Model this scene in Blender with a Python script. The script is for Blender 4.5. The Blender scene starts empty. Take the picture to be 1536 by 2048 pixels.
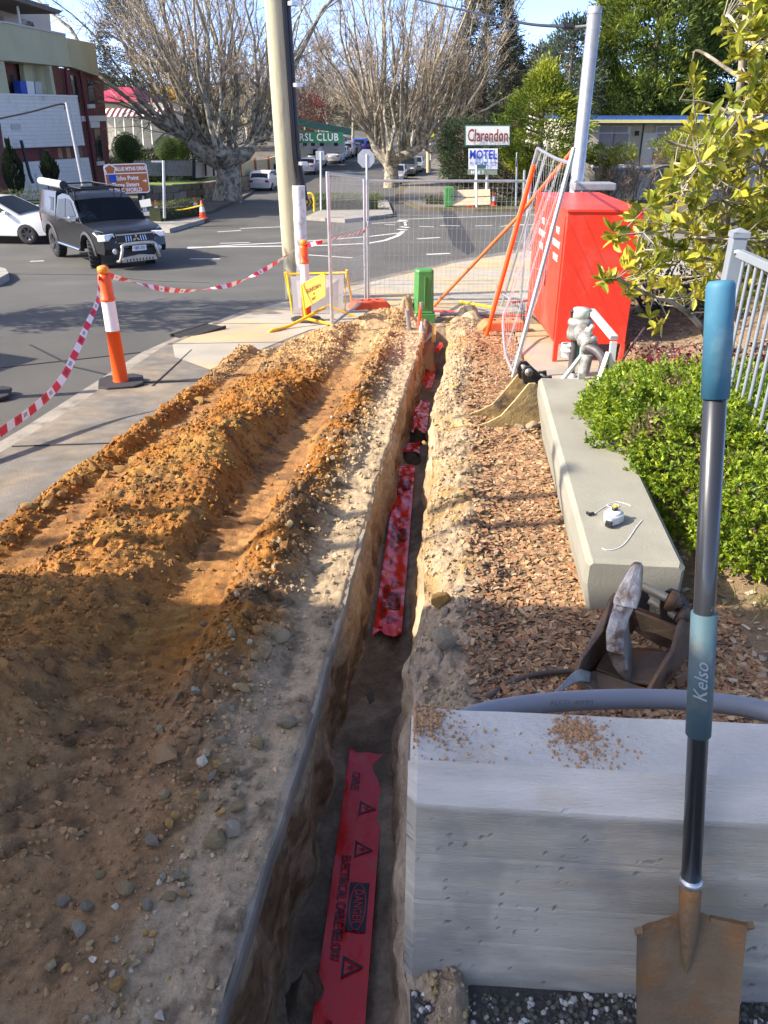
import bpy, bmesh, math, random
import numpy as np
from mathutils import Vector, Matrix, Euler
from math import pi, sin, cos, tan, radians, sqrt, atan2

# ------------------------------------------------------------------ camera, sky, sun, exposure
scene = bpy.context.scene
FOC, PITCH, CAMZ = 1538.0, radians(27.3), 1.75      # focal length in pixels of the 1536 x 2048 photograph
cam_data = bpy.data.cameras.new('camera')
cam = bpy.data.objects.new('camera', cam_data)
scene.collection.objects.link(cam)
cam.location = (0, 0, CAMZ)
cam.rotation_euler = (pi / 2 - PITCH, 0, 0)
cam_data.sensor_fit = 'VERTICAL'
cam_data.sensor_height = 36.0
cam_data.lens = 36.0 * FOC / 2048.0
cam_data.clip_start = 0.05
cam_data.clip_end = 2000
scene.camera = cam

SUN_EL, SUN_AZ = radians(36), radians(14)          # shadows run towards +X and a little +Y
world = bpy.data.worlds.new('World')
scene.world = world
world.use_nodes = True
_n = world.node_tree.nodes
_sky = _n.new('ShaderNodeTexSky')
_sky.sky_type = 'NISHITA'
_sky.sun_disc = False
_sky.sun_elevation = SUN_EL
_sky.sun_rotation = -(pi / 2 + SUN_AZ)
_sky.altitude = 3000
_sky.air_density = 0.32
_sky.dust_density = 10.0
_sky.ozone_density = 1.5
world.node_tree.links.new(_sky.outputs[0], _n['Background'].inputs[0])
_n['Background'].inputs[1].default_value = 0.15
sun_data = bpy.data.lights.new('sun', 'SUN')
sun_data.energy = 2.0
sun_data.angle = radians(0.5)
sun_data.color = (1.0, 0.90, 0.76)
sun = bpy.data.objects.new('sun', sun_data)
scene.collection.objects.link(sun)
_sd = Vector((cos(SUN_AZ) * cos(SUN_EL), sin(SUN_AZ) * cos(SUN_EL), -sin(SUN_EL)))
sun.rotation_euler = _sd.to_track_quat('-Z', 'Y').to_euler()
scene.view_settings.view_transform = 'Standard'
scene.view_settings.look = 'None'
scene.view_settings.gamma = 1
scene.view_settings.exposure = 2.3
scene.view_settings.use_curve_mapping = False
scene.render.engine = 'CYCLES'
scene.cycles.max_bounces = 6
scene.cycles.transparent_max_bounces = 8

rnd = random.Random(7)
rng = np.random.default_rng(7)

# ------------------------------------------------------------------ lie of the land
PY = np.array([-60, -10, 0, 2, 7, 12, 20, 28, 38, 52, 70, 90, 115, 150, 200, 300, 600.])
PZ = np.array([1.0, .35, .03, -.08, -.475, -.87, -1.6, -1.92, -2.2, -2.83, -3.55, -3.2, -2.6, -1.5, 0.1, 4, 14.])
def zg(y):
    """height of the sloping street at forward distance y"""
    return np.interp(y, PY, PZ)
def ray(px, py):
    x, v = (px - 768) / FOC, (1024 - py) / FOC
    return (x, cos(PITCH) + v * sin(PITCH), -sin(PITCH) + v * cos(PITCH))
def at(px, py, Y):
    d = ray(px, py); t = Y / d[1]
    return Vector((d[0] * t, Y, CAMZ + d[2] * t))
def G(px, py, dz=0.0):
    d = ray(px, py); t = .2; p = t
    while t < 900:
        if CAMZ + d[2] * t < zg(d[1] * t) + dz:
            lo, hi = p, t
            for _ in range(36):
                m = (lo + hi) / 2
                if CAMZ + d[2] * m < zg(d[1] * m) + dz: hi = m
                else: lo = m
            return Vector((d[0] * lo, d[1] * lo, CAMZ + d[2] * lo))
        p = t; t *= 1.01
    return Vector((d[0] * 300, d[1] * 300, float(zg(300))))
ROAD = -0.12                                        # the carriageway lies a kerb's height below the paths

# ------------------------------------------------------------------ objects, names and labels
COL = scene.collection
def tag(o, label=None, cat=None, group=None, kind=None):
    if label: o['label'] = label
    if cat: o['category'] = cat
    if group: o['group'] = group
    if kind: o['kind'] = kind
    return o
def thing(name, label, cat, loc=(0, 0, 0), rz=0.0, group=None):
    o = bpy.data.objects.new(name, None); COL.objects.link(o)
    o.empty_display_size = .1
    o.location = loc; o.rotation_euler = (0, 0, rz)
    return tag(o, label, cat, group)
def copy_tree(o, parent=None):
    c = o.copy(); COL.objects.link(c)
    if parent is not None:
        mpi = o.matrix_parent_inverse.copy(); c.parent = parent; c.matrix_parent_inverse = mpi
    for ch in o.children: copy_tree(ch, c)
    return c
def put(name, mesh, parent=None):
    o = bpy.data.objects.new(name, mesh); COL.objects.link(o)
    if parent is not None: o.parent = parent
    return o

# ------------------------------------------------------------------ noise on arrays
def _h(ix, iy, iz, seed):
    n = np.asarray(ix * 374761393 + iy * 668265263 + iz * 2147483647 + seed * 1274126177, dtype=np.int64) & 0xffffffff
    n = ((n ^ (n >> 13)) * 1274126177) & 0xffffffff
    n = ((n ^ (n >> 16)) * 1103515245) & 0xffffffff
    return ((n ^ (n >> 15)) & 0xffff) / 65535.0
def vn(x, y, z=None, seed=0):
    x = np.asarray(x, float); y = np.asarray(y, float)
    z = np.zeros_like(x) if z is None else np.asarray(z, float)
    ix, iy, iz = (np.floor(a).astype(np.int64) for a in (x, y, z))
    fx, fy, fz = x - ix, y - iy, z - iz
    fx, fy, fz = (f * f * (3 - 2 * f) for f in (fx, fy, fz))
    r = 0
    for dx in (0, 1):
        for dy in (0, 1):
            for dz in (0, 1):
                w = (fx if dx else 1 - fx) * (fy if dy else 1 - fy) * (fz if dz else 1 - fz)
                r = r + w * _h(ix + dx, iy + dy, iz + dz, seed)
    return r * 2 - 1
def fbm(x, y, z=None, seed=0, oct=4, gain=.5):
    r, a, f = 0, 1.0, 1.0
    for i in range(oct):
        r = r + a * vn(np.asarray(x) * f, np.asarray(y) * f, None if z is None else np.asarray(z) * f, seed + i * 17)
        a *= gain; f *= 2.03
    return r

# ------------------------------------------------------------------ materials
MATS = {}
def lin(h):
    h = h.lstrip('#')
    return tuple(((int(h[i:i + 2], 16) / 255 + .055) / 1.055) ** 2.4 if int(h[i:i + 2], 16) > 10 else int(h[i:i + 2], 16) / 255 / 12.92 for i in (0, 2, 4))
def M(name, col=(.5, .5, .5), rough=.6, metal=0.0, var=.12, scale=4.0, col2=None, c2scale=2.0, c2lo=.5, c2hi=.65,
      bump=0.0, bscale=60.0, attr=None, rand=0.0, trans=0.0, spec=.5, coat=0.0, emit=None, alpha=None, world_co=False, stretch=None, glassy=0.0):
    """one procedural material: base colour, cloudy variation, an optional second colour in patches, fine relief"""
    if name in MATS: return MATS[name]
    m = bpy.data.materials.new(name); m.use_nodes = True; MATS[name] = m
    nt = m.node_tree; N, L = nt.nodes, nt.links
    b = N['Principled BSDF']
    if world_co:
        co = N.new('ShaderNodeNewGeometry').outputs['Position']
    else:
        co = N.new('ShaderNodeTexCoord').outputs['Object']
    if stretch:
        mp = N.new('ShaderNodeMapping'); mp.inputs['Scale'].default_value = stretch
        L.new(co, mp.inputs['Vector']); co = mp.outputs[0]
    if attr:
        a = N.new('ShaderNodeVertexColor'); a.layer_name = attr; c = a.outputs['Color']
    else:
        r = N.new('ShaderNodeRGB'); r.outputs[0].default_value = (*col, 1); c = r.outputs[0]
    if col2 is not None:
        n2 = N.new('ShaderNodeTexNoise'); n2.inputs['Scale'].default_value = c2scale; n2.inputs['Detail'].default_value = 8
        n2.inputs['Roughness'].default_value = .65
        L.new(co, n2.inputs['Vector'])
        mr = N.new('ShaderNodeMapRange'); mr.inputs[1].default_value = c2lo; mr.inputs[2].default_value = c2hi
        L.new(n2.outputs[0], mr.inputs[0])
        mx = N.new('ShaderNodeMix'); mx.data_type = 'RGBA'
        L.new(mr.outputs[0], mx.inputs[0]); L.new(c, mx.inputs[6]); mx.inputs[7].default_value = (*col2, 1); c = mx.outputs[2]
    if var > 0 or rand > 0:
        hs = N.new('ShaderNodeHueSaturation'); L.new(c, hs.inputs['Color'])
        v = None
        if var > 0:
            n1 = N.new('ShaderNodeTexNoise'); n1.inputs['Scale'].default_value = scale; n1.inputs['Detail'].default_value = 6
            L.new(co, n1.inputs['Vector'])
            mr = N.new('ShaderNodeMapRange'); mr.inputs[1].default_value = .25; mr.inputs[2].default_value = .75
            mr.inputs[3].default_value = 1 - var; mr.inputs[4].default_value = 1 + var
            L.new(n1.outputs[0], mr.inputs[0]); v = mr.outputs[0]
        if rand > 0:
            oi = N.new('ShaderNodeObjectInfo')
            mr2 = N.new('ShaderNodeMapRange'); mr2.inputs[3].default_value = 1 - rand; mr2.inputs[4].default_value = 1 + rand
            L.new(oi.outputs['Random'], mr2.inputs[0])
            if v is None: v = mr2.outputs[0]
            else:
                mm = N.new('ShaderNodeMath'); mm.operation = 'MULTIPLY'; L.new(v, mm.inputs[0]); L.new(mr2.outputs[0], mm.inputs[1]); v = mm.outputs[0]
        L.new(v, hs.inputs['Value']); c = hs.outputs[0]
    L.new(c, b.inputs['Base Color'])
    b.inputs['Roughness'].default_value = rough
    b.inputs['Metallic'].default_value = metal
    b.inputs['Specular IOR Level'].default_value = spec
    if coat: b.inputs['Coat Weight'].default_value = coat; b.inputs['Coat Roughness'].default_value = .05
    if glassy: b.inputs['Transmission Weight'].default_value = glassy
    if emit: b.inputs['Emission Color'].default_value = (*emit[0], 1); b.inputs['Emission Strength'].default_value = emit[1]
    if bump > 0:
        nb = N.new('ShaderNodeTexNoise'); nb.inputs['Scale'].default_value = bscale; nb.inputs['Detail'].default_value = 8
        nb.inputs['Roughness'].default_value = .62
        L.new(co, nb.inputs['Vector'])
        bp = N.new('ShaderNodeBump'); bp.inputs['Strength'].default_value = min(1, bump); bp.inputs['Distance'].default_value = .01 * max(1, bump)
        L.new(nb.outputs[0], bp.inputs['Height']); L.new(bp.outputs[0], b.inputs['Normal'])
    if trans > 0:
        out = N['Material Output']
        t = N.new('ShaderNodeBsdfTranslucent'); L.new(c, t.inputs['Color'])
        mx = N.new('ShaderNodeMixShader'); mx.inputs[0].default_value = trans
        L.new(b.outputs[0], mx.inputs[1]); L.new(t.outputs[0], mx.inputs[2]); L.new(mx.outputs[0], out.inputs['Surface'])
    return m

# ------------------------------------------------------------------ mesh builder
class MB:
    def __init__(s):
        s.v, s.f, s.m, s.c, s.sm, s.n = [], [], [], [], [], 0
    def add(s, v, f, mi=0, col=None, smooth=False):
        v = np.asarray(v, float).reshape(-1, 3)
        s.v.append(v)
        for q in f: s.f.append(tuple(int(i) + s.n for i in q))
        s.m += [mi] * len(f); s.sm += [smooth] * len(f)
        if col is not None: s.c.append(np.tile(np.asarray([*col, 1.0]), (len(v), 1)))
        s.n += len(v)
        return s
    def box(s, c, d, rot=None, mi=0, col=None):
        x, y, z = d[0] / 2, d[1] / 2, d[2] / 2
        v = np.array([(-x, -y, -z), (x, -y, -z), (x, y, -z), (-x, y, -z), (-x, -y, z), (x, -y, z), (x, y, z), (-x, y, z)])
        if rot is not None:
            R = np.array((rot if isinstance(rot, Matrix) else Euler(rot).to_matrix()).to_3x3()); v = v @ R.T
        return s.add(v + np.asarray(c, float), [(0, 3, 2, 1), (4, 5, 6, 7), (0, 1, 5, 4), (1, 2, 6, 5), (2, 3, 7, 6), (3, 0, 4, 7)], mi, col)
    def bar(s, a, b, w, h=None, mi=0, up=(0, 0, 1)):
        """a box section running from a to b"""
        a, b = Vector(a), Vector(b); d = b - a; h = h or w
        z = d.normalized(); u = Vector(up)
        if abs(z.dot(u)) > .98: u = Vector((0, 1, 0))
        x = u.cross(z).normalized(); y = z.cross(x)
        R = Matrix((x, y, z)).transposed()
        return s.box((a + b) / 2, (w, h, d.length), R, mi)
    def tube(s, path, r, n=10, mi=0, cap=True, smooth=True, col=None):
        P = np.asarray([tuple(p) for p in path], float); k = len(P)
        r = np.full(k, r, float) if np.isscalar(r) else np.asarray(r, float)
        T = np.gradient(P, axis=0) if k > 2 else np.tile(P[1] - P[0], (2, 1))
        T /= np.linalg.norm(T, axis=1)[:, None] + 1e-12
        u = np.array((0, 0, 1.)) if abs(T[0][2]) < .9 else np.array((1., 0, 0))
        V = []
        ang = np.linspace(0, 2 * pi, n, endpoint=False)
        for i in range(k):
            u = u - T[i] * u.dot(T[i]); u /= np.linalg.norm(u) + 1e-12
            w = np.cross(T[i], u)
            V.append(P[i] + r[i] * (np.cos(ang)[:, None] * u + np.sin(ang)[:, None] * w))
        F = []
        for i in range(k - 1):
            for j in range(n):
                a, b = i * n + j, i * n + (j + 1) % n
                F.append((a, b, b + n, a + n))
        V = np.concatenate(V)
        s.add(V, F, mi, col, smooth)
        if cap:
            s.add(V[:n], [tuple(range(n))[::-1]], mi, col); s.add(V[-n:], [tuple(range(n))], mi, col)
        return s
    def lathe(s, prof, n=20, c=(0, 0, 0), mi=0, R=None, smooth=True):
        """profile of (radius, height) turned about z (or about R @ z)"""
        ang = np.linspace(0, 2 * pi, n, endpoint=False); V = []
        for r, h in prof: V.append(np.stack([r * np.cos(ang), r * np.sin(ang), np.full(n, h)], 1))
        V = np.concatenate(V)
        if R is not None: V = V @ np.array(Matrix(R).to_3x3()).T
        F = [(i * n + j, i * n + (j + 1) % n, (i + 1) * n + (j + 1) % n, (i + 1) * n + j) for i in range(len(prof) - 1) for j in range(n)]
        return s.add(V + np.asarray(c, float), F, mi, None, smooth)
    def prism(s, poly, a, b, plane='xz', mi=0):
        """2-D outline extruded between a and b along the axis left out of plane"""
        k = len(poly)
        def p3(p, t): return {'xz': (p[0], t, p[1]), 'yz': (t, p[0], p[1]), 'xy': (p[0], p[1], t)}[plane]
        V = [p3(p, a) for p in poly] + [p3(p, b) for p in poly]
        F = [tuple(range(k))[::-1], tuple(range(k, 2 * k))] + [(i, (i + 1) % k, (i + 1) % k + k, i + k) for i in range(k)]
        return s.add(V, F, mi)
    def quad(s, a, b, c, d, mi=0):
        return s.add([tuple(a), tuple(b), tuple(c), tuple(d)], [(0, 1, 2, 3)], mi)
    def arr(s, V, F, cols=None, mi=0, smooth=False):
        """large arrays: V (n,3), F (m,k)"""
        s.v.append(np.asarray(V, float)); F = np.asarray(F) + s.n
        s.f += F.tolist(); s.m += [mi] * len(F); s.sm += [smooth] * len(F)
        if cols is not None: s.c.append(np.concatenate([cols, np.ones((len(cols), 1))], 1))
        s.n += len(V); return s
    def mesh(s, name, mats, org=(0, 0, 0)):
        me = bpy.data.meshes.new(name)
        V = np.concatenate(s.v) - np.asarray(org, float)
        me.from_pydata(V.tolist() if len(V) < 3000 else V, [], s.f)
        if not isinstance(mats, (list, tuple)): mats = [mats]
        for m in mats: me.materials.append(m)
        me.polygons.foreach_set('material_index', s.m)
        me.polygons.foreach_set('use_smooth', s.sm)
        if s.c:
            at_ = me.color_attributes.new('Col', 'FLOAT_COLOR', 'POINT')
            at_.data.foreach_set('color', np.concatenate(s.c).astype(np.float32).ravel())
        me.update()
        return me
    def build(s, name, mats, parent=None, world=False, bevel=0.0, seg=2, fix=True):
        org = (0, 0, 0)
        if world and parent is not None:
            org = Vector(parent.location)
            if parent.parent: org = org + Vector(parent.parent.location)
        me = s.mesh(name, mats, org)
        if fix and len(s.f) < 20000:
            bm = bmesh.new(); bm.from_mesh(me); bmesh.ops.recalc_face_normals(bm, faces=bm.faces); bm.to_mesh(me); bm.free()
        o = put(name, me, parent)
        if bevel > 0:
            md = o.modifiers.new('edge', 'BEVEL'); md.width = bevel; md.segments = seg; md.limit_method = 'ANGLE'; md.angle_limit = radians(40)
        return o
def inst(Vt, Ft, pos, R, scl):
    """many copies of a template: positions (n,3), rotations (n,3,3), scales (n,) or (n,3)"""
    n, k = len(pos), len(Vt)
    scl = np.asarray(scl, float)
    if scl.ndim == 1: scl = scl[:, None].repeat(3, 1)
    V = Vt[None] * scl[:, None, :]
    V = np.einsum('nij,nkj->nki', R, V) + pos[:, None, :]
    F = (np.asarray(Ft)[None] + (np.arange(n) * k)[:, None, None]).reshape(-1, len(Ft[0]))
    return V.reshape(-1, 3), F
def rand_rot(n, r=rng):
    q = r.normal(size=(n, 4)); q /= np.linalg.norm(q, axis=1)[:, None]
    w, x, y, z = q.T
    return np.stack([np.stack([1 - 2 * (y * y + z * z), 2 * (x * y - z * w), 2 * (x * z + y * w)], -1),
                     np.stack([2 * (x * y + z * w), 1 - 2 * (x * x + z * z), 2 * (y * z - x * w)], -1),
                     np.stack([2 * (x * z - y * w), 2 * (y * z + x * w), 1 - 2 * (x * x + y * y)], -1)], 1)
def frames(d, r=rng):
    """rotations whose +Y follows the directions d, rolled at random"""
    d = d / (np.linalg.norm(d, axis=1)[:, None] + 1e-9)
    a = r.normal(size=d.shape); x = np.cross(a, d); x /= np.linalg.norm(x, axis=1)[:, None] + 1e-9
    z = np.cross(x, d)
    return np.stack([x, d, z], -1)
_t = (1 + sqrt(5)) / 2
ICO_V = np.array([(-1, _t, 0), (1, _t, 0), (-1, -_t, 0), (1, -_t, 0), (0, -1, _t), (0, 1, _t), (0, -1, -_t), (0, 1, -_t), (_t, 0, -1), (_t, 0, 1), (-_t, 0, -1), (-_t, 0, 1)]) / sqrt(1 + _t * _t)
ICO_F = [(0, 11, 5), (0, 5, 1), (0, 1, 7), (0, 7, 10), (0, 10, 11), (1, 5, 9), (5, 11, 4), (11, 10, 2), (10, 7, 6), (7, 1, 8), (3, 9, 4), (3, 4, 2), (3, 2, 6), (3, 6, 8), (3, 8, 9), (4, 9, 5), (2, 4, 11), (6, 2, 10), (8, 6, 7), (9, 8, 1)]
def text_mesh(body, size, depth=.001, align='CENTER', shear=0.0, bold=0.0, spacing=1.0):
    cu = bpy.data.curves.new('lettering', 'FONT'); cu.body = body; cu.size = size; cu.extrude = depth
    cu.align_x = align; cu.align_y = 'CENTER'; cu.shear = shear; cu.offset = bold; cu.space_character = spacing; cu.resolution_u = 2
    o = bpy.data.objects.new('lettering', cu); COL.objects.link(o)
    dg = bpy.context.evaluated_depsgraph_get(); dg.update()
    me = bpy.data.meshes.new_from_object(o.evaluated_get(dg))
    bpy.data.objects.remove(o); bpy.data.curves.remove(cu)
    return me
def text(body, size, mat, parent, loc, rot, depth=.001, align='CENTER', sx=1.0, shear=0.0, bold=0.0, name='lettering', spacing=1.0):
    me = text_mesh(body, size, depth, align, shear, bold, spacing)
    me.materials.clear(); me.materials.append(mat)
    o = put(name, me, parent); o.location = loc; o.rotation_euler = rot if not isinstance(rot, Matrix) else rot.to_euler(); o.scale = (sx, 1, 1)
    return o
def slab(name, poly, dz, thick, mat, parent=None, step=None, extra=None):
    """a sheet with an outline in plan that follows the lie of the land, with sides"""
    bm = bmesh.new()
    vs = [bm.verts.new((p[0], p[1], 0)) for p in poly]
    bm.faces.new(vs)
    y0, y1 = min(p[1] for p in poly), max(p[1] for p in poly)
    cuts = [c for c in PY if y0 < c < y1] + ([y0 + step * i for i in range(1, int((y1 - y0) / step))] if step else [])
    for c in cuts:
        bmesh.ops.bisect_plane(bm, geom=bm.verts[:] + bm.edges[:] + bm.faces[:], plane_co=(0, c, 0), plane_no=(0, 1, 0))
    bmesh.ops.recalc_face_normals(bm, faces=bm.faces)
    for f in bm.faces:
        if f.normal.z < 0: f.normal_flip()
    if thick > 0:
        r = bmesh.ops.extrude_face_region(bm, geom=bm.faces[:])
        top = {v for v in r['geom'] if isinstance(v, bmesh.types.BMVert)}
        for v in bm.verts: v.co.z = float(zg(v.co.y)) + dz - (0 if v in top else thick)
        bmesh.ops.recalc_face_normals(bm, faces=bm.faces)
    else:
        for v in bm.verts: v.co.z = float(zg(v.co.y)) + dz
    me = bpy.data.meshes.new(name); bm.to_mesh(me); bm.free(); me.materials.append(mat)
    return put(name, me, parent)
def gp(*pts, dz=0.0): return [tuple(G(x, y, dz)[:2]) for x, y in pts]
# ================================================================== ground, road, paths
SL = 0.095                                           # the street, its path and the trench bear a little to the right
def sx(t, y): return t + SL * y                      # t = offset measured across the street
m_asph = M('asphalt', (.086, .083, .073), .85, var=.24, scale=.5, col2=(.115, .108, .095), c2scale=.8, c2lo=.5, c2hi=.8, bump=.6, bscale=130, world_co=True)
m_gutter = M('gutter_concrete', (.30, .27, .22), .9, var=.25, scale=3, col2=(.16, .15, .13), c2scale=4, bump=.6, bscale=60, world_co=True)
m_path = M('path_concrete', (.155, .142, .122), .9, var=.32, scale=6, col2=(.26, .205, .135), c2scale=1.6, c2lo=.44, c2hi=.72, bump=.5, bscale=80, world_co=True)
m_path2 = M('pale_path_concrete', (.36, .33, .27), .9, var=.18, scale=2.2, col2=(.46, .33, .16), c2scale=.55, c2lo=.48, c2hi=.62, bump=.5, bscale=80, world_co=True)
m_verge = M('verge_earth', (.12, .095, .06), .95, var=.3, scale=1.5, col2=(.07, .09, .03), c2scale=.6, bump=1, bscale=20, world_co=True)
m_paint = M('road_paint', (.62, .62, .60), .7, var=.15, scale=6, col2=(.2, .2, .2), c2scale=14, c2lo=.6, c2hi=.75, world_co=True)
m_kerb = M('kerb_concrete', (.30, .28, .24), .9, var=.2, scale=3, bump=.5, bscale=40, world_co=True)

tag(slab('ground', [(-420, -60), (420, -60), (420, 600), (-420, 600)], -.62, 0, m_verge), kind='structure')
road = tag(slab('road', [(-90, -40), (-2.45, -40), (-2.45, 7.5), (-1.3, 12.4), (12, 12.4), (90, 12), (90, 46), (14, 46), (14, 260), (-30, 260), (-30, 46), (-90, 46)], ROAD, .3, m_asph), kind='structure')

kerbline = [(0, 905), (110, 838), (215, 768), (330, 690), (440, 640), (530, 608), (600, 592), (735, 558), (820, 540), (900, 522), (1060, 495), (1300, 470), (1700, 452)]
kl = gp(*kerbline)
kl = [(-2.66, -12), (-2.64, 2)] + kl
def heap_x(y): return sx(-1.1, y)
fp = kl + [(9.5, 23), (9.5, 11.0), (sx(3.2, 11.0), 11.0), (sx(.2, 10.9), 10.9), (sx(-.75, 10.9), 10.9), (sx(-.75, 4.4), 4.4), (sx(-.75, -12), -12)]
footpath = tag(slab('footpath', fp, 0, .25, m_path), kind='structure')
# pale, sandy end of the path round the corner, a thin wash over the slab
wash = gp((345, 690), (450, 643), (540, 611), (640, 588), (760, 560), (900, 528), (1050, 503), (1180, 492)) + [(8.8, 21), (8.8, 11.3), (.9, 11.2)] + gp((620, 660), (520, 700), (420, 740), (350, 715))
tag(slab('path_corner', wash, .005, 0, m_path2), kind='structure')
# gutter and kerb along the near edge
gut = [(p[0] - .32, p[1] + .1) for p in kl[:10]] + [(p[0] - .004, p[1]) for p in kl[:10]][::-1]
tag(slab('gutter', gut, -.108, .1, m_gutter), kind='structure')
# slab joints of the footpath, sunk grooves
mb = MB()
m_joint = M('joint', (.06, .055, .05), .95)
for y in (5.0, 6.9, 8.85, 10.3, 13.2, 15.2):
    x0 = np.interp(y, [p[1] for p in kl[2:10]], [p[0] for p in kl[2:10]])
    x1 = sx(-2.0, y) if y < 10 else sx(.8, y)
    mb.bar((x0 + .02, y, zg(y) + .004), (x1, y + .12, zg(y + .12) + .004), .012, .008, up=(0, 0, 1))
for a, b in ((G(330, 700), G(240, 772)), (G(560, 612), G(735, 566))):
    mb.bar(a + Vector((.3, 0, .004)), b + Vector((.3, 0, .004)), .012, .008)
tag(mb.build('path_joints', m_joint), kind='structure')

# lane markings
def mark(p, w=.12, name='lane_marking', dash=None):
    pts = [G(x, y, ROAD) for x, y in p]
    if dash:
        segs = []
        L = [(pts[i + 1] - pts[i]).length for i in range(len(pts) - 1)]
    mb = MB()
    for a, b in zip(pts, pts[1:]):
        n = max(1, int((b - a).length / 1.0))
        d = (b - a); s = Vector((-d.y, d.x, 0)).normalized() * w / 2
        for i in range(n):
            p, q = a + d * i / n, a + d * (i + 1) / n
            za, zb = float(zg(p.y)) + ROAD + .005, float(zg(q.y)) + ROAD + .005
            mb.add([(p.x - s.x, p.y - s.y, za), (p.x + s.x, p.y + s.y, za), (q.x + s.x, q.y + s.y, zb), (q.x - s.x, q.y - s.y, zb)], [(0, 1, 2, 3)])
    o = mb.build(name, m_paint); tag(o, kind='structure')
for p, w in ([(375, 497), (470, 490), (560, 486), (620, 482), (740, 473), (800, 466)], .13), ([(375, 495), (500, 493), (620, 492), (735, 487), (770, 481), (795, 472), (806, 463)], .16), \
        ([(60, 523), (88, 522)], .1), ([(380, 518), (440, 518)], .1), ([(435, 464), (482, 461)], .11), ([(600, 509), (705, 516)], .09), \
        ([(744, 447), (797, 444)], .11), ([(798, 439), (1060, 430), (1536, 428)], .12), ([(770, 449), (790, 450)], .1), ([(838, 453), (868, 454)], .1), ([(880, 451), (920, 452)], .1), \
        ([(950, 452), (985, 451)], .1), ([(1010, 451), (1050, 449)], .1), ([(834, 478), (880, 475)], .13), ([(853, 509), (900, 507)], .14), ([(1000, 453), (1068, 449)], .1), \
        ([(480, 457), (610, 452)], .11), ([(1290, 449), (1420, 446)], .11), ([(440, 487), (500, 485)], .09):
    mark(p, w)
for p in [[(803, 441), (808, 443)], [(807, 446), (813, 446)], [(808, 450), (814, 450)], [(806, 455), (813, 454)], [(801, 460), (808, 459)]]:
    mark(p, .42)
# a darker strip of newer seal across the carriageway
patch = gp((880, 420), (905, 420), (925, 450), (952, 500), (935, 510), (905, 490), dz=ROAD)
tag(slab('road_patch', patch, ROAD + .004, 0, M('new_asphalt', (.035, .035, .036), .8, var=.1, bump=.5, bscale=120, world_co=True)), kind='structure')
tar = MB()
for p in ([(0, 548), (190, 550), (300, 562), (420, 566)], [(60, 690), (150, 735), (300, 770)], [(0, 736), (150, 720), (330, 700)]):
    pts = [G(x, y, ROAD) + Vector((0, 0, .004)) for x, y in p]
    for a, b in zip(pts, pts[1:]): tar.bar(a, b, .03, .004)
tag(tar.build('tar_seams', M('tar', (.02, .02, .02), .6)), kind='structure')

# far side: verge and path right of the far street, corner on the left, the splitter islands
m_leaflitter = M('leaf_litter', (.12, .07, .04), .95, var=.4, scale=6, col2=(.2, .11, .05), c2scale=3, bump=1, bscale=30, world_co=True)
rv = gp((790, 402), (840, 420), (950, 423), (1070, 424), (1300, 430), (1700, 436), dz=ROAD) + [(60, 48), (60, 260), (22, 260), (9.6, 115), (3.6, 88), (1.9, 76), (1.0, 66)]
tag(slab('far_verge', rv, .01, .3, m_verge), kind='structure')
fpath = gp((800, 396), (840, 412), (905, 416), (900, 380)) + [(6.2, 80), (9.5, 110), (13, 130), (11.4, 130), (7.6, 112), (4.2, 88), (2.2, 74)]
tag(slab('far_footpath', fpath, .02, .02, M('far_path', (.16, .145, .12), .9, var=.2, scale=.8, world_co=True)), kind='structure')
lv = gp((0, 470), (60, 462), (150, 450), (260, 440), (330, 440), (420, 428), (465, 408), (500, 390), dz=ROAD) + [(-10.2, 66), (-8.6, 86), (-5.6, 115), (-2, 150), (-5, 150), (-30, 115), (-80, 90), (-80, 26), (-19, 26)]
tag(slab('left_verge', lv, .01, .3, M('left_verge_earth', (.10, .085, .065), .95, var=.3, scale=1.2, col2=(.17, .15, .12), c2scale=.4, bump=1, bscale=20, world_co=True)), kind='structure')
lawn = [(-24, 54), (-11.5, 54), (-10.8, 70), (-14, 82), (-26, 82)]
tag(slab('lawn', lawn, .62, .6, M('lawn_grass', (.13, .19, .04), .95, var=.3, scale=2, bump=1, bscale=40, world_co=True)), kind='structure')
def island(pts, name):
    p = gp(*pts, dz=ROAD)
    tag(slab(name, p, .03, .2, m_kerb), kind='structure'); return p
island([(612, 440), (650, 424), (705, 409), (775, 405), (786, 434), (752, 439), (690, 446)], 'traffic_island')
island([(296, 462), (312, 440), (390, 428), (412, 436), (408, 446), (340, 466)], 'traffic_island')
island([(-60, 545), (0, 546), (14, 550), (20, 560), (0, 572), (-60, 580)], 'traffic_island')

# ================================================================== the trench and what was dug out of it
def smooth(a, b, x):
    t = np.clip((x - a) / (b - a), 0, 1); return t * t * (3 - 2 * t)
rowsY = [0.42]
while rowsY[-1] < 11.3: rowsY.append(rowsY[-1] + .0062 + .0032 * rowsY[-1])
rowsY = np.array(rowsY)
def lipL(y):
    return np.interp(y, [0, 1, 2, 2.83, 4, 6, 8.5, 9.6, 10.2, 10.5], [-.46, -.465, -.44, -.44, -.45, -.44, -.415, -.40, -.40, -.40]) + (.12 + .88 * smooth(2.7, 3.6, y)) * (.012 * vn(y * 3.1, y * 0, seed=3) + .008 * vn(y * 9, y * 0, seed=4))
def lipR(y):
    return np.interp(y, [0, 1, 1.72, 2.54, 4, 6.3, 8.8, 9.8, 10.5], [-.04, -.065, -.105, -.105, -.14, -.16, -.07, -.09, -.12]) + .025 * vn(y * 1.7, y * 0, seed=5) + .014 * vn(y * 6, y * 0, seed=6)
def depth(y): return .52 * (1 - smooth(9.9, 10.5, y)) + .03 * vn(y * 1.3, y * 0, seed=8)
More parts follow.
